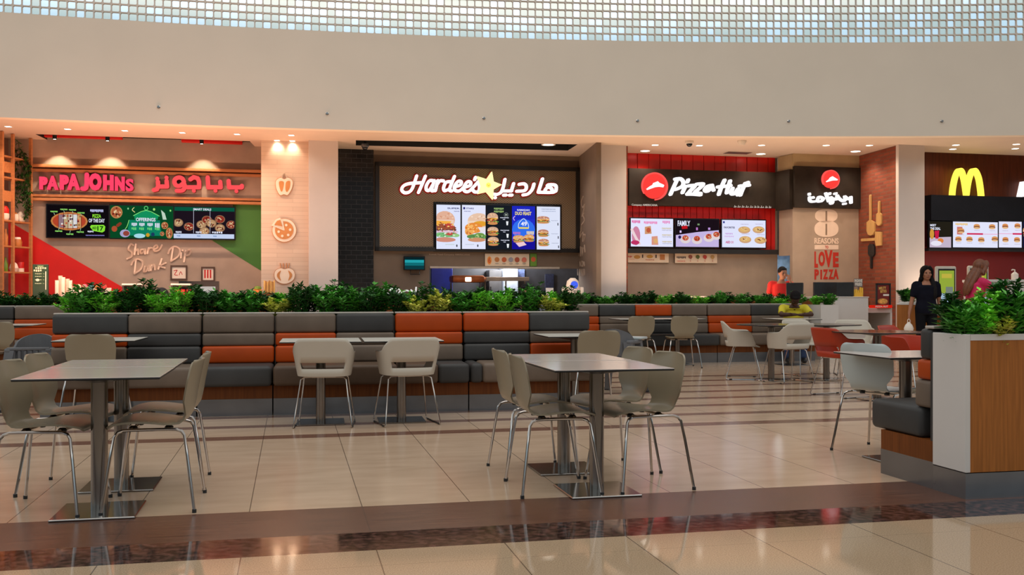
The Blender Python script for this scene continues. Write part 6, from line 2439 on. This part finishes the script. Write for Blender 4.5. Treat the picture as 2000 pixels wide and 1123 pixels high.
mb.text('BITES', -.06, .28, .07, .33, -.018, -.015, 3, .03, .08)
mb.bb(.0, .12, -.018, -.015, .22, .255, 4)
mb.build('poster', [pm('deep_red_print', C3(120, 30, 18), .4, var=.1), pm('crust_print', C3(200, 140, 70), .5), pm('cheese_print', C3(226, 170, 80), .5, var=.2, scale=30), pm('gold_print', C3(226, 180, 90), .5), M_whitec], w.root, False)
MB().bb(-hw_, hw_, -.1, .1, 0, .012).build('foot', M_satin, w.root, False)
w = On(Plane(PN.d0 + .06), 'counter_strip', 'red lettered strip along the front of the white desk', 'sign strip', 1720, 596)
w.root.location.z = .88
MB().rbb(-.23, .23, -.02, .02, 0, .055, .004, 1).build('strip', em(206, 30, 16, .9), w.root, False)
mb = MB()
mb.text('PIZZA HUT', -.12, .012, .14, .044, -.023, -.0201, 0, .03)
mb.build('lettering', M_whitec, w.root, False)


# peels and paddles on the brick wall
def brq(u, v):
    k = (u - 1000.0) / F
    tx, ty = math.cos(BR_A), math.sin(BR_A)
    s = (k * BR_O.y - BR_O.x) / (tx - k * ty)
    return (s, HC - (v - HY) * (BR_O.y + s * ty) / F)


cp = crop(1670, 370, 4.6788)
M_peel = pm('pale_beech', C3(206, 160, 96), .5, var=.06, scale=5, stretch=(8, 8, 1))
for lb, mat, blade, handle, cat in (
        ('long beech pizza peel with a square shouldered blade, upper left on the brick wall', M_peel, [(120, 300), (150, 275), (190, 300), (192, 380), (178, 412), (155, 422), (132, 412), (120, 380)], [(152, 60), (153, 285)], 'pizza peel'),
        ('short beech paddle with rounded blade, upper right on the brick wall', M_peel, [(208, 225), (232, 205), (252, 228), (252, 310), (240, 330), (222, 330), (207, 310)], [(233, 118), (232, 215)], 'paddle'),
        ('beech mallet shaped board lying sideways on the brick wall', M_peel, [(198, 385), (252, 388), (252, 512), (205, 515), (198, 480), (190, 455), (198, 430)], [(76, 462), (195, 455)], 'board'),
        ('black pan paddle hanging upside down, lowest on the brick wall', M_black, [(132, 520), (148, 498), (176, 500), (190, 525), (190, 590), (176, 615), (146, 612), (132, 590)], [(160, 605), (160, 712)], 'paddle')):
    cx, cy = cp([blade[0]])[0]
    s0, z0 = brq(cx, cy)
    p = BR_O + Vector((math.cos(BR_A) * s0, math.sin(BR_A) * s0, z0))
    t = thing('pizza_peel', lb, cat, p, BR_A, 'peels on the brick wall')
    f = lambda q_: (brq(*q_)[0] - s0, brq(*q_)[1] - z0)
    MB().pxz([f(q_) for q_ in cp(blade)], -.04, -.005).build('blade', mat, t, False)
    mb = MB()
    mb.stroke([f(q_) for q_ in cp(handle)], .06, -.045, -.012, 0, 0)
    mb.build('handle', mat, t, False)

# far right burger shop: kiosks, counter, pump bottle
for u, v0, lb, a_, d_ in ((1847, 520, 'white order kiosk with a green screen beside the person in black', -.35, 18.4), (1910, 519, 'white order kiosk with a green screen behind the person in pink', -.45, 18.9)):
    p = W(u, 570, d_)
    t = thing('order_kiosk', lb, 'kiosk', (p.x, p.y, 0), PD.a + a_ + .25, 'order kiosks')
    zt_ = HC - (v0 - HY) * d_ / F
    MB().rbb(-.2, .2, -.03, .05, zt_ - .86, zt_, .03, 3).build('housing', M_whitep, t)
    mb = MB()
    mb.bb(-.165, .165, -.034, -.03, zt_ - .80, zt_ - .05, 0)
    mb.bb(-.145, .145, -.037, -.034, zt_ - .5, zt_ - .08, 1)
    mb.bb(-.145, .145, -.037, -.034, zt_ - .78, zt_ - .5, 2)
    mb.bb(-.1, .1, -.039, -.037, zt_ - .22, zt_ - .14, 3)
    mb.bb(-.02, .12, -.039, -.037, zt_ - .56, zt_ - .38, 4)
    mb.build('screen', [M_screenback, em(150, 172, 60, .9), em(170, 200, 220, .9), em(196, 180, 70, .9), em(120, 130, 120, .9)], t, False)
    MB().rbb(-.07, .07, -.0, .06, .02, zt_ - .84, .01, 1).build('post', M_whitep, t)
    MB().rbb(-.2, .2, -.15, .2, 0, .02, .006, 1).build('base', M_plinth, t)
PQ = Plane(18.9 * (1 - .229 * .49))
t = thing('service_counter', 'white counter with an orange stripe behind the person in pink', 'counter', PQ.xyz(PQ.s(1930), 0, 0), PQ.a, 'shop counters')
Lq = 2.6
MB().bb(0, Lq, .02, .7, .1, 1.36).build('body', M_white, t, False)
MB().bb(.03, Lq, .06, .66, 0, .1).build('plinth', M_plinth, t, False)
MB().rbb(-.02, Lq, 0, .72, 1.36, 1.41, .006, 1).build('worktop', M_white, t, False)
MB().bb(.03, .42, .005, .02, 1.24, 1.29).build('stripe', pm('orange_stripe', C3(226, 70, 20), .5), t, False)
p = W(1982, 570, 19.2)
t = thing('pump_bottle', 'white pump bottle on the white counter at the right', 'bottle', (p.x, p.y, 1.41), 0)
MB().lathe([(.06, 0), (.065, .02), (.065, .11), (.03, .14), (.022, .15)], 16).build('body', M_whitec, t)
mb = MB()
mb.tube([(0, 0, .15), (0, 0, .19), (-.05, 0, .195), (-.06, 0, .18)], .012, 8)
mb.build('pump', M_whitec, t)

# unseen uplights added to brighten the soffit and shop walls
for pl, u0, u1, e, c in ((Plane(18.9), 20, 500, 175, (1, .52, .34)), (Plane(19.0), 690, 1150, 84, (1, .68, .44)), (Plane(18.6), 1235, 1480, 58, (1, .70, .48)),
                         (Plane(18.3), 1572, 1690, 36, (1, .74, .52)), (Plane(18.2), 1800, 2060, 36, (1, .74, .54))):
    s0, s1 = pl.s(u0), pl.s(u1)
    p = pl.xyz((s0 + s1) / 2, 0, 1.0)
    o = light('AREA', 'added_uplight', p, e, c, s1 - s0, size_y=.25)
    o.rotation_euler = (PI, 0, pl.a)
    mb = MB()
    mb.bb(s0 - .02, s1 + .02, -.14, .14, 0, .985)
    scene_struct('uplight_box', mb, M_oakd, pl.xyz(0, 0, 0), pl.a)  # low box added only to carry its uplight
# ------------------------------------------------------------------ people
def skin_mat(nm, c):
    return pm('skin_' + nm, c, .5, var=.03, scale=6, spec=.35)


M_eye = pm('dark_eye', (.015, .012, .010), .2)


def loft(mb, rings, n=16):
    """rings: (centre, half width, half depth, turn)"""
    base = len(mb.v)
    for c, a, b, rz in rings:
        for j in range(n):
            t_ = 2 * PI * j / n
            x, y = a * math.copysign(abs(math.cos(t_)) ** .85, math.cos(t_)), b * math.copysign(abs(math.sin(t_)) ** .85, math.sin(t_))
            mb.v.append((c[0] + x * math.cos(rz) - y * math.sin(rz), c[1] + x * math.sin(rz) + y * math.cos(rz), c[2]))
    for i in range(len(rings) - 1):
        for j in range(n):
            j2 = (j + 1) % n
            mb.f.append((base + i * n + j, base + i * n + j2, base + (i + 1) * n + j2, base + (i + 1) * n + j))
            mb.mi.append(0)
    mb.f.append(tuple(base + j for j in range(n - 1, -1, -1)))
    mb.f.append(tuple(base + (len(rings) - 1) * n + j for j in range(n)))
    mb.mi += [0, 0]


def limb(mb, pts, rad):
    P = [tuple(p) for p in pts]
    k = catmull([(*p, r) for p, r in zip(P, rad)], 5)
    mb.tube([q[:3] for q in k], [q[3] for q in k], 10)
    for p, r in ((P[0], rad[0]), (P[-1], rad[-1])):
        mb.ball(p, r, 0, 10, 6)


def hand(mb, wrist, direction, palm_n, curl=.5, side=1):
    d = Vector(direction).normalized()
    n = Vector(palm_n).normalized()
    s = d.cross(n).normalized() * side
    n = s.cross(d).normalized() * side
    w = Vector(wrist)
    c = w + d * .05
    M = Matrix((s * 1.0, n * 1.0, d * 1.0)).transposed().to_4x4()
    b = len(mb.v)
    mb.ball((0, 0, 0), 1, 0, 10, 7, (.042, .018, .052))
    for i in range(b, len(mb.v)):
        mb.v[i] = tuple(c + (M @ Vector(mb.v[i])))
    for k, (off, ln) in enumerate(((-.030, .066), (-.010, .076), (.011, .072), (.030, .056))):
        p0_ = w + d * .088 + s * off
        p1_ = p0_ + d * ln * .45 * math.cos(curl * .5) - n * ln * .45 * math.sin(curl * .5)
        p2_ = p1_ + d * ln * .35 * math.cos(curl * 1.3) - n * ln * .35 * math.sin(curl * 1.3)
        p3_ = p2_ + d * ln * .25 * math.cos(curl * 2) - n * ln * .25 * math.sin(curl * 2)
        mb.tube([p0_ - d * .02, p0_, p1_, p2_, p3_], [.0095, .0095, .009, .0085, .007], 7)
    t0 = w + d * .035 - s * .034
    mb.tube([t0, t0 - s * .022 + d * .022 - n * .006, t0 - s * .028 + d * .048 - n * .014], [.012, .0105, .008], 7)


def head(mb, c, rz, nod=0.0, sc=1.0, ears=True):
    """c: centre of the skull; rz=0 looks towards -y"""
    b = len(mb.v)
    mb.ball((0, .012, .02), .098, 0, 16, 12, (.80, .98, 1.05))
    mb.ball((0, -.022, -.045), .072, 0, 14, 10, (.86, .88, 1.02))
    mb.ball((0, -.052, -.085), .034, 0, 10, 7, (1.05, .8, .85))           # chin
    mb.ball((0, -.075, .028), .035, 0, 10, 7, (1.7, .42, .55))             # brow
    mb.tube([(0, -.082, .018), (0, -.098, -.010), (0, -.108, -.026), (0, -.092, -.034)], [.009, .011, .014, .010], 8)
    for sx in (-1, 1):
        mb.ball((sx * .042, -.068, -.022), .026, 0, 9, 6, (1, .7, .9))
        if ears:
            mb.ball((sx * .080, .012, -.006), .028, 0, 9, 6, (.35, .75, 1.1))
    mb.ball((0, -.085, -.055), .022, 0, 9, 6, (1.25, .5, .55))             # lips
    R = Matrix.Rotation(rz, 4, 'Z') @ Matrix.Rotation(nod, 4, 'X')
    for i in range(b, len(mb.v)):
        mb.v[i] = tuple(Vector(c) + (R @ Vector(mb.v[i])) * sc)
    return R


def fuse(o, vox=.011, it=4):
    m = o.modifiers.new('fuse', 'REMESH')
    m.mode = 'VOXEL'
    m.voxel_size = vox
    m.use_smooth_shade = True
    s = o.modifiers.new('soften', 'SMOOTH')
    s.iterations = it
    s.factor = .5


def person(label, loc, rz, sk, P, top, topm, legm, hairm, hair, shoes=True, group=None):
    """P: joints in the person's own space, looking towards -y"""
    t = thing('person', label, 'person', loc, rz, group)
    body = MB()
    hc = Vector(P['head'])
    R = head(body, hc, P.get('hturn', 0), P.get('nod', 0), P.get('hs', 1.0))
    ch_, pel, nk = Vector(P['chest']), Vector(P['pelvis']), Vector(P['neck'])
    wst = pel.lerp(ch_, .45)
    k = P.get('w', 1.0)
    rings = [(pel + Vector((0, 0, -.07)), .155 * k, .105, 0), (pel, .165 * k, .115, 0), (wst, .135 * k, .095, 0), (ch_ + Vector((0, 0, -.06)), .155 * k, .11, 0), (ch_ + Vector((0, .01, .06)), .165 * k, .10, 0),
             (nk + Vector((0, .0, -.055)), .10 * k, .07, 0), (nk, .055, .055, 0)]
    loft(body, rings)
    limb(body, [nk + Vector((0, 0, -.05)), nk, hc + Vector((0, .015, -.06))], [.058, .05, .05])
    for s_ in ('l', 'r'):
        sh_, elb, wr = (Vector(P[q + s_]) for q in ('sh', 'el', 'wr'))
        limb(body, [sh_, sh_.lerp(elb, .5), elb], [.050, .044, .037])
        limb(body, [elb, elb.lerp(wr, .35), wr], [.037, .037, .025])
        hand(body, wr, P['hd' + s_], P['hn' + s_], P.get('curl' + s_, .5), 1 if s_ == 'l' else -1)
        hp, kn, an = (Vector(P[q + s_]) for q in ('hp', 'kn', 'an'))
        limb(body, [hp, hp.lerp(kn, .5), kn], [.082, .07, .053])
        limb(body, [kn, kn.lerp(an, .35), an], [.053, .055, .035])
        toe = Vector(P.get('toe' + s_, an + Vector((0, -.16, -.05))))
        limb(body, [an + Vector((0, .03, -.03)), an.lerp(toe, .5) + Vector((0, 0, -.01)), toe], [.034, .036, .026])
    fuse(body.build('body', sk, t))
    # clothing
    cl = MB()
    r2 = [(c + Vector((0, 0, -.02 if i == 0 else 0)), a + .016, b + .016, q) for i, (c, a, b, q) in enumerate(rings[:6])]
    r2[-1] = (rings[5][0] + Vector((0, .01, -.005)), rings[5][1] + .012, rings[5][2] + .010, 0)
    loft(cl, r2)
    for s_ in ('l', 'r'):
        sh_, elb = Vector(P['sh' + s_]), Vector(P['el' + s_])
        end = sh_.lerp(elb, P.get('sleeve', .62))
        limb(cl, [nk.lerp(sh_, .55) + Vector((0, 0, -.035)), sh_, sh_.lerp(end, .5), end], [.055, .066, .064, .062])
    fuse(cl.build('shirt', topm, t), .012, 5)
    tr = MB()
    loft(tr, [(pel + Vector((0, 0, -.11)), .165 * k, .115, 0), (pel + Vector((0, 0, -.02)), .178 * k, .127, 0), (pel + Vector((0, 0, .05)), .17 * k, .12, 0)])
    for s_ in ('l', 'r'):
        hp, kn, an = (Vector(P[q + s_]) for q in ('hp', 'kn', 'an'))
        limb(tr, [hp, hp.lerp(kn, .5), kn], [.098, .084, .070])
        limb(tr, [kn, kn.lerp(an, .5), an + Vector((0, 0, .02))], [.070, .064, .056])
    fuse(tr.build('trousers', legm, t), .012, 5)
    for s_ in ('l', 'r'):
        an = Vector(P['an' + s_])
        toe = Vector(P.get('toe' + s_, an + Vector((0, -.16, -.05))))
        so = MB()
        limb(so, [an + Vector((0, .04, -.045)), an.lerp(toe, .55) + Vector((0, 0, -.012)), toe], [.040, .044, .034])
        for i, v in enumerate(so.v):
            so.v[i] = (v[0], v[1], max(v[2], an.z - .08))
        so.build('shoe', M_black if shoes is True else shoes, t)
    # face details and hair
    ey = MB()
    for sx in (-1, 1):
        e = hc + (R @ Vector((sx * .031, -.088, .010))) * P.get('hs', 1.0)
        ey.ball(tuple(e), .0105, 0, 8, 6, (1.2, .8, .7))
    ey.build('eyes', M_eye, t)
    lp = MB()
    pts = [tuple(hc + (R @ Vector((x, y, -.056)))) for x, y in ((-.022, -.090), (0, -.098), (.022, -.090))]
    lp.tube(pts, [.004, .006, .004], 6)
    lp.build('lips', pm('lips', C3(150, 84, 76), .5), t)
    hm = MB()
    b = len(hm.v)
    if hair == 'short':
        hm.ball((0, .028, .042), .104, 0, 16, 12, (.86, .96, .96))
        hm.ball((0, -.045, .088), .05, 0, 12, 8, (1.3, .8, .5))
        for sx in (-1, 1):
            hm.ball((sx * .068, .03, .015), .04, 0, 10, 7, (.5, 1.1, 1.1))
    else:
        hm.ball((0, .028, .035), .108, 0, 16, 12, (.90, .97, 1.0))
        for sx in (-1, 1):
            hm.tube(catmull([(sx * .02, -.055, .118), (sx * .065, -.058, .07), (sx * .085, -.02, 0), (sx * .088, .01, -.09)], 4), .028, 8)
            hm.ball((sx * .086, .0, -.09), .03, 0, 10, 7)
    for i in range(b, len(hm.v)):
        hm.v[i] = tuple(hc + (R @ Vector(hm.v[i])))
    if isinstance(hair, list):
        for path, rad in hair:
            limb(hm, path, rad)
    fuse(hm.build('hair', hairm, t), .010, 3)
    return t


M_hblack = pm('black_hair', (.010, .008, .008), .8, spec=.15, var=.2, scale=30, stretch=(6, 6, .4))
M_hbrown = pm('brown_hair', C3(112, 62, 34), .5, var=.25, scale=20, stretch=(6, 6, .4))
SK_A, SK_B, SK_C = skin_mat('tan', C3(166, 112, 84)), skin_mat('light', C3(196, 134, 104)), skin_mat('dark', C3(70, 42, 30))
stand = dict(head=(0, -.01, 1.485), neck=(0, .01, 1.36), chest=(0, .0, 1.20), pelvis=(0, 0, .90), shl=(.165, .01, 1.295), shr=(-.165, .01, 1.295),
             ell=(.215, .02, 1.03), elr=(-.225, .02, 1.03), wrl=(.235, -.03, .80), wrr=(-.285, -.03, .80), hdl=(.03, -.05, -1), hdr=(-.05, -.08, -1), hnl=(1, 0, 0), hnr=(-1, 0, 0),
             hpl=(.085, 0, .86), hpr=(-.085, 0, .86), knl=(.095, -.01, .46), knr=(-.10, -.02, .46), anl=(.10, .03, .085), anr=(-.12, .02, .085), curll=.6, curlr=.9)
loc = W(1809, 570, 16.8)
person('standing person in a black top with long black hair holding a small white bag', (loc.x, loc.y, 0), -.12, SK_A, dict(stand, hturn=.05, w=1.02), None,
       pm('black_cotton', (.008, .008, .014), .9, spec=.08, var=.1, bump=.1, bscale=120), pm('black_trousers', (.009, .009, .011), .9, spec=.08, var=.1), M_hblack,
       [([(.085, .0, 1.40), (.105, -.035, 1.28), (.11, -.075, 1.14), (.10, -.08, 1.06)], [.04, .05, .045, .02]), ([(-.075, .03, 1.40), (-.07, .07, 1.28), (-.05, .09, 1.15)], [.04, .05, .03]),
        ([(0, .08, 1.42), (.02, .10, 1.28), (.03, .11, 1.12)], [.06, .07, .04])])
b = thing('plastic_bag', 'small white plastic bag hanging from the standing person hand', 'bag', W(1775, 637, 16.72) + Vector((0, 0, 0)), 0)
mb = MB()
mb.lathe([(.02, -.10), (.07, -.09), (.085, -.04), (.06, .02), (.028, .055), (.02, .07)], 12, sy=.6)
mb.build('sack', M_whitec, b)
mb = MB()
mb.tube(catmull([(-.02, 0, .06), (-.02, 0, .10), (0, 0, .12), (.02, 0, .10), (.02, 0, .06)], 3), .006, 6)
mb.build('handle', M_whitec, b)

loc = W(1902, 570, 15.5)
pk = dict(stand, head=(0, -.12, 1.545), neck=(0, -.06, 1.41), chest=(0, -.03, 1.24), shl=(.165, -.04, 1.335), shr=(-.165, -.04, 1.335), ell=(.20, -.20, 1.13), elr=(-.20, -.27, 1.20),
          wrl=(.15, -.42, 1.12), wrr=(-.18, -.52, 1.10), hdl=(-.1, -1, 0), hdr=(0, -1, -.15), hnl=(0, 0, -1), hnr=(0, 0, -1), nod=.12)
person('person in a pink top with long brown hair reaching forward behind the foreground shrubs', (loc.x, loc.y, 0), PI / 2 + .12, SK_B, pk, None,
       pm('pink_cotton', C3(206, 36, 90), .8, var=.05, bump=.1, bscale=120), pm('dark_jeans', C3(40, 44, 60), .8, var=.1), M_hbrown,
       [([(-.05, -.05, 1.50), (-.075, .03, 1.38), (-.07, .10, 1.25), (-.05, .14, 1.14)], [.05, .05, .045, .02]), ([(.05, -.04, 1.50), (.055, .05, 1.38), (.04, .12, 1.22)], [.05, .05, .03]),
        ([(0, -.02, 1.52), (0, .07, 1.38), (0, .13, 1.22), (0, .15, 1.12)], [.055, .06, .05, .02])])

loc = W(1525, 570, 19.75)
rm = dict(stand, head=(.03, -.08, 1.54), neck=(.01, -.03, 1.405), chest=(0, .0, 1.24), shl=(.18, .0, 1.335), shr=(-.18, .01, 1.335), ell=(.30, -.12, 1.16), wrl=(.16, -.16, 1.39), hdl=(-.25, .1, 1), hnl=(0, -1, 0),
          elr=(-.24, .0, 1.08), wrr=(-.2, -.2, .98), hdr=(.1, -1, -.1), hnr=(0, 0, -1), hturn=.35, nod=.05, curll=.9)
person('person in a red shirt behind the counter holding a hand to the ear', (loc.x, loc.y, 0), -.15, SK_A, rm, None,
       pm('red_cotton', C3(206, 26, 18), .8, var=.05, bump=.1, bscale=120), pm('black_trousers', (.009, .009, .011), .9, spec=.08, var=.1), M_hblack, 'short')

sit = dict(head=(0, -.36, 1.065), neck=(0, -.25, .965), chest=(0, -.16, .80), pelvis=(0, 0, .575), shl=(.18, -.20, .905), shr=(-.18, -.20, .905), ell=(.26, -.40, .80), elr=(-.24, -.42, .795),
           wrl=(.04, -.52, .795), wrr=(-.02, -.56, .80), hdl=(-1, -.1, 0), hdr=(1, -.1, 0), hnl=(0, 0, -1), hnr=(0, 0, -1), hpl=(.09, -.03, .57), hpr=(-.09, -.03, .57), knl=(.13, -.42, .52), knr=(-.13, -.42, .52),
           anl=(.12, -.44, .085), anr=(-.14, -.50, .085), nod=.95)
loc = W(1547, 570, 17.02)
person('seated person in a yellow shirt bending over the white table at the far right bench', (loc.x, loc.y, 0), PR.a - .35, SK_C, sit, None,
       pm('yellow_cotton', C3(206, 190, 40), .8, var=.06, bump=.1, bscale=120), pm('blue_jeans', C3(44, 60, 92), .8, var=.12), M_hblack, 'short')
up = dict(sit, head=(0, -.05, 1.14), neck=(0, -.02, 1.02), chest=(0, -.01, .86), shl=(.17, -.02, .955), shr=(-.17, -.02, .955), ell=(.22, -.12, .73), elr=(-.22, -.12, .73), wrl=(.10, -.32, .66), wrr=(-.1, -.32, .66), nod=.05)
for u, d_, dz, lb, sk_ in ((1028, 12.7, .0, 'seated person with black hair just showing above the right half of the long hedge', SK_A), (317, 12.3, -.05, 'seated person with dark brown hair just showing above the left half of the long hedge', SK_A)):
    loc = W(u, 570, d_)
    pp = {k_: ((v_[0], v_[1], v_[2] + (dz if k_ in ('head', 'neck', 'chest') else 0)) if isinstance(v_, tuple) and k_ in ('head', 'neck', 'chest') else v_) for k_, v_ in up.items()}
    person(lb, (loc.x, loc.y, 0), 0, sk_, pp, None, pm('grey_cotton', C3(90, 90, 96), .8), pm('dark_jeans', C3(40, 44, 60), .8, var=.1), M_hblack if u > 900 else pm('dark_brown_hair', C3(46, 26, 18), .5, var=.2), 'short')
    dup(base_chair, (loc.x, loc.y - .02, 0), PI, 'taupe chair under the seated person behind the %s half of the long hedge' % ('right' if u > 900 else 'left'), None)
    if 'group' in COL.objects[-1]:
        pass
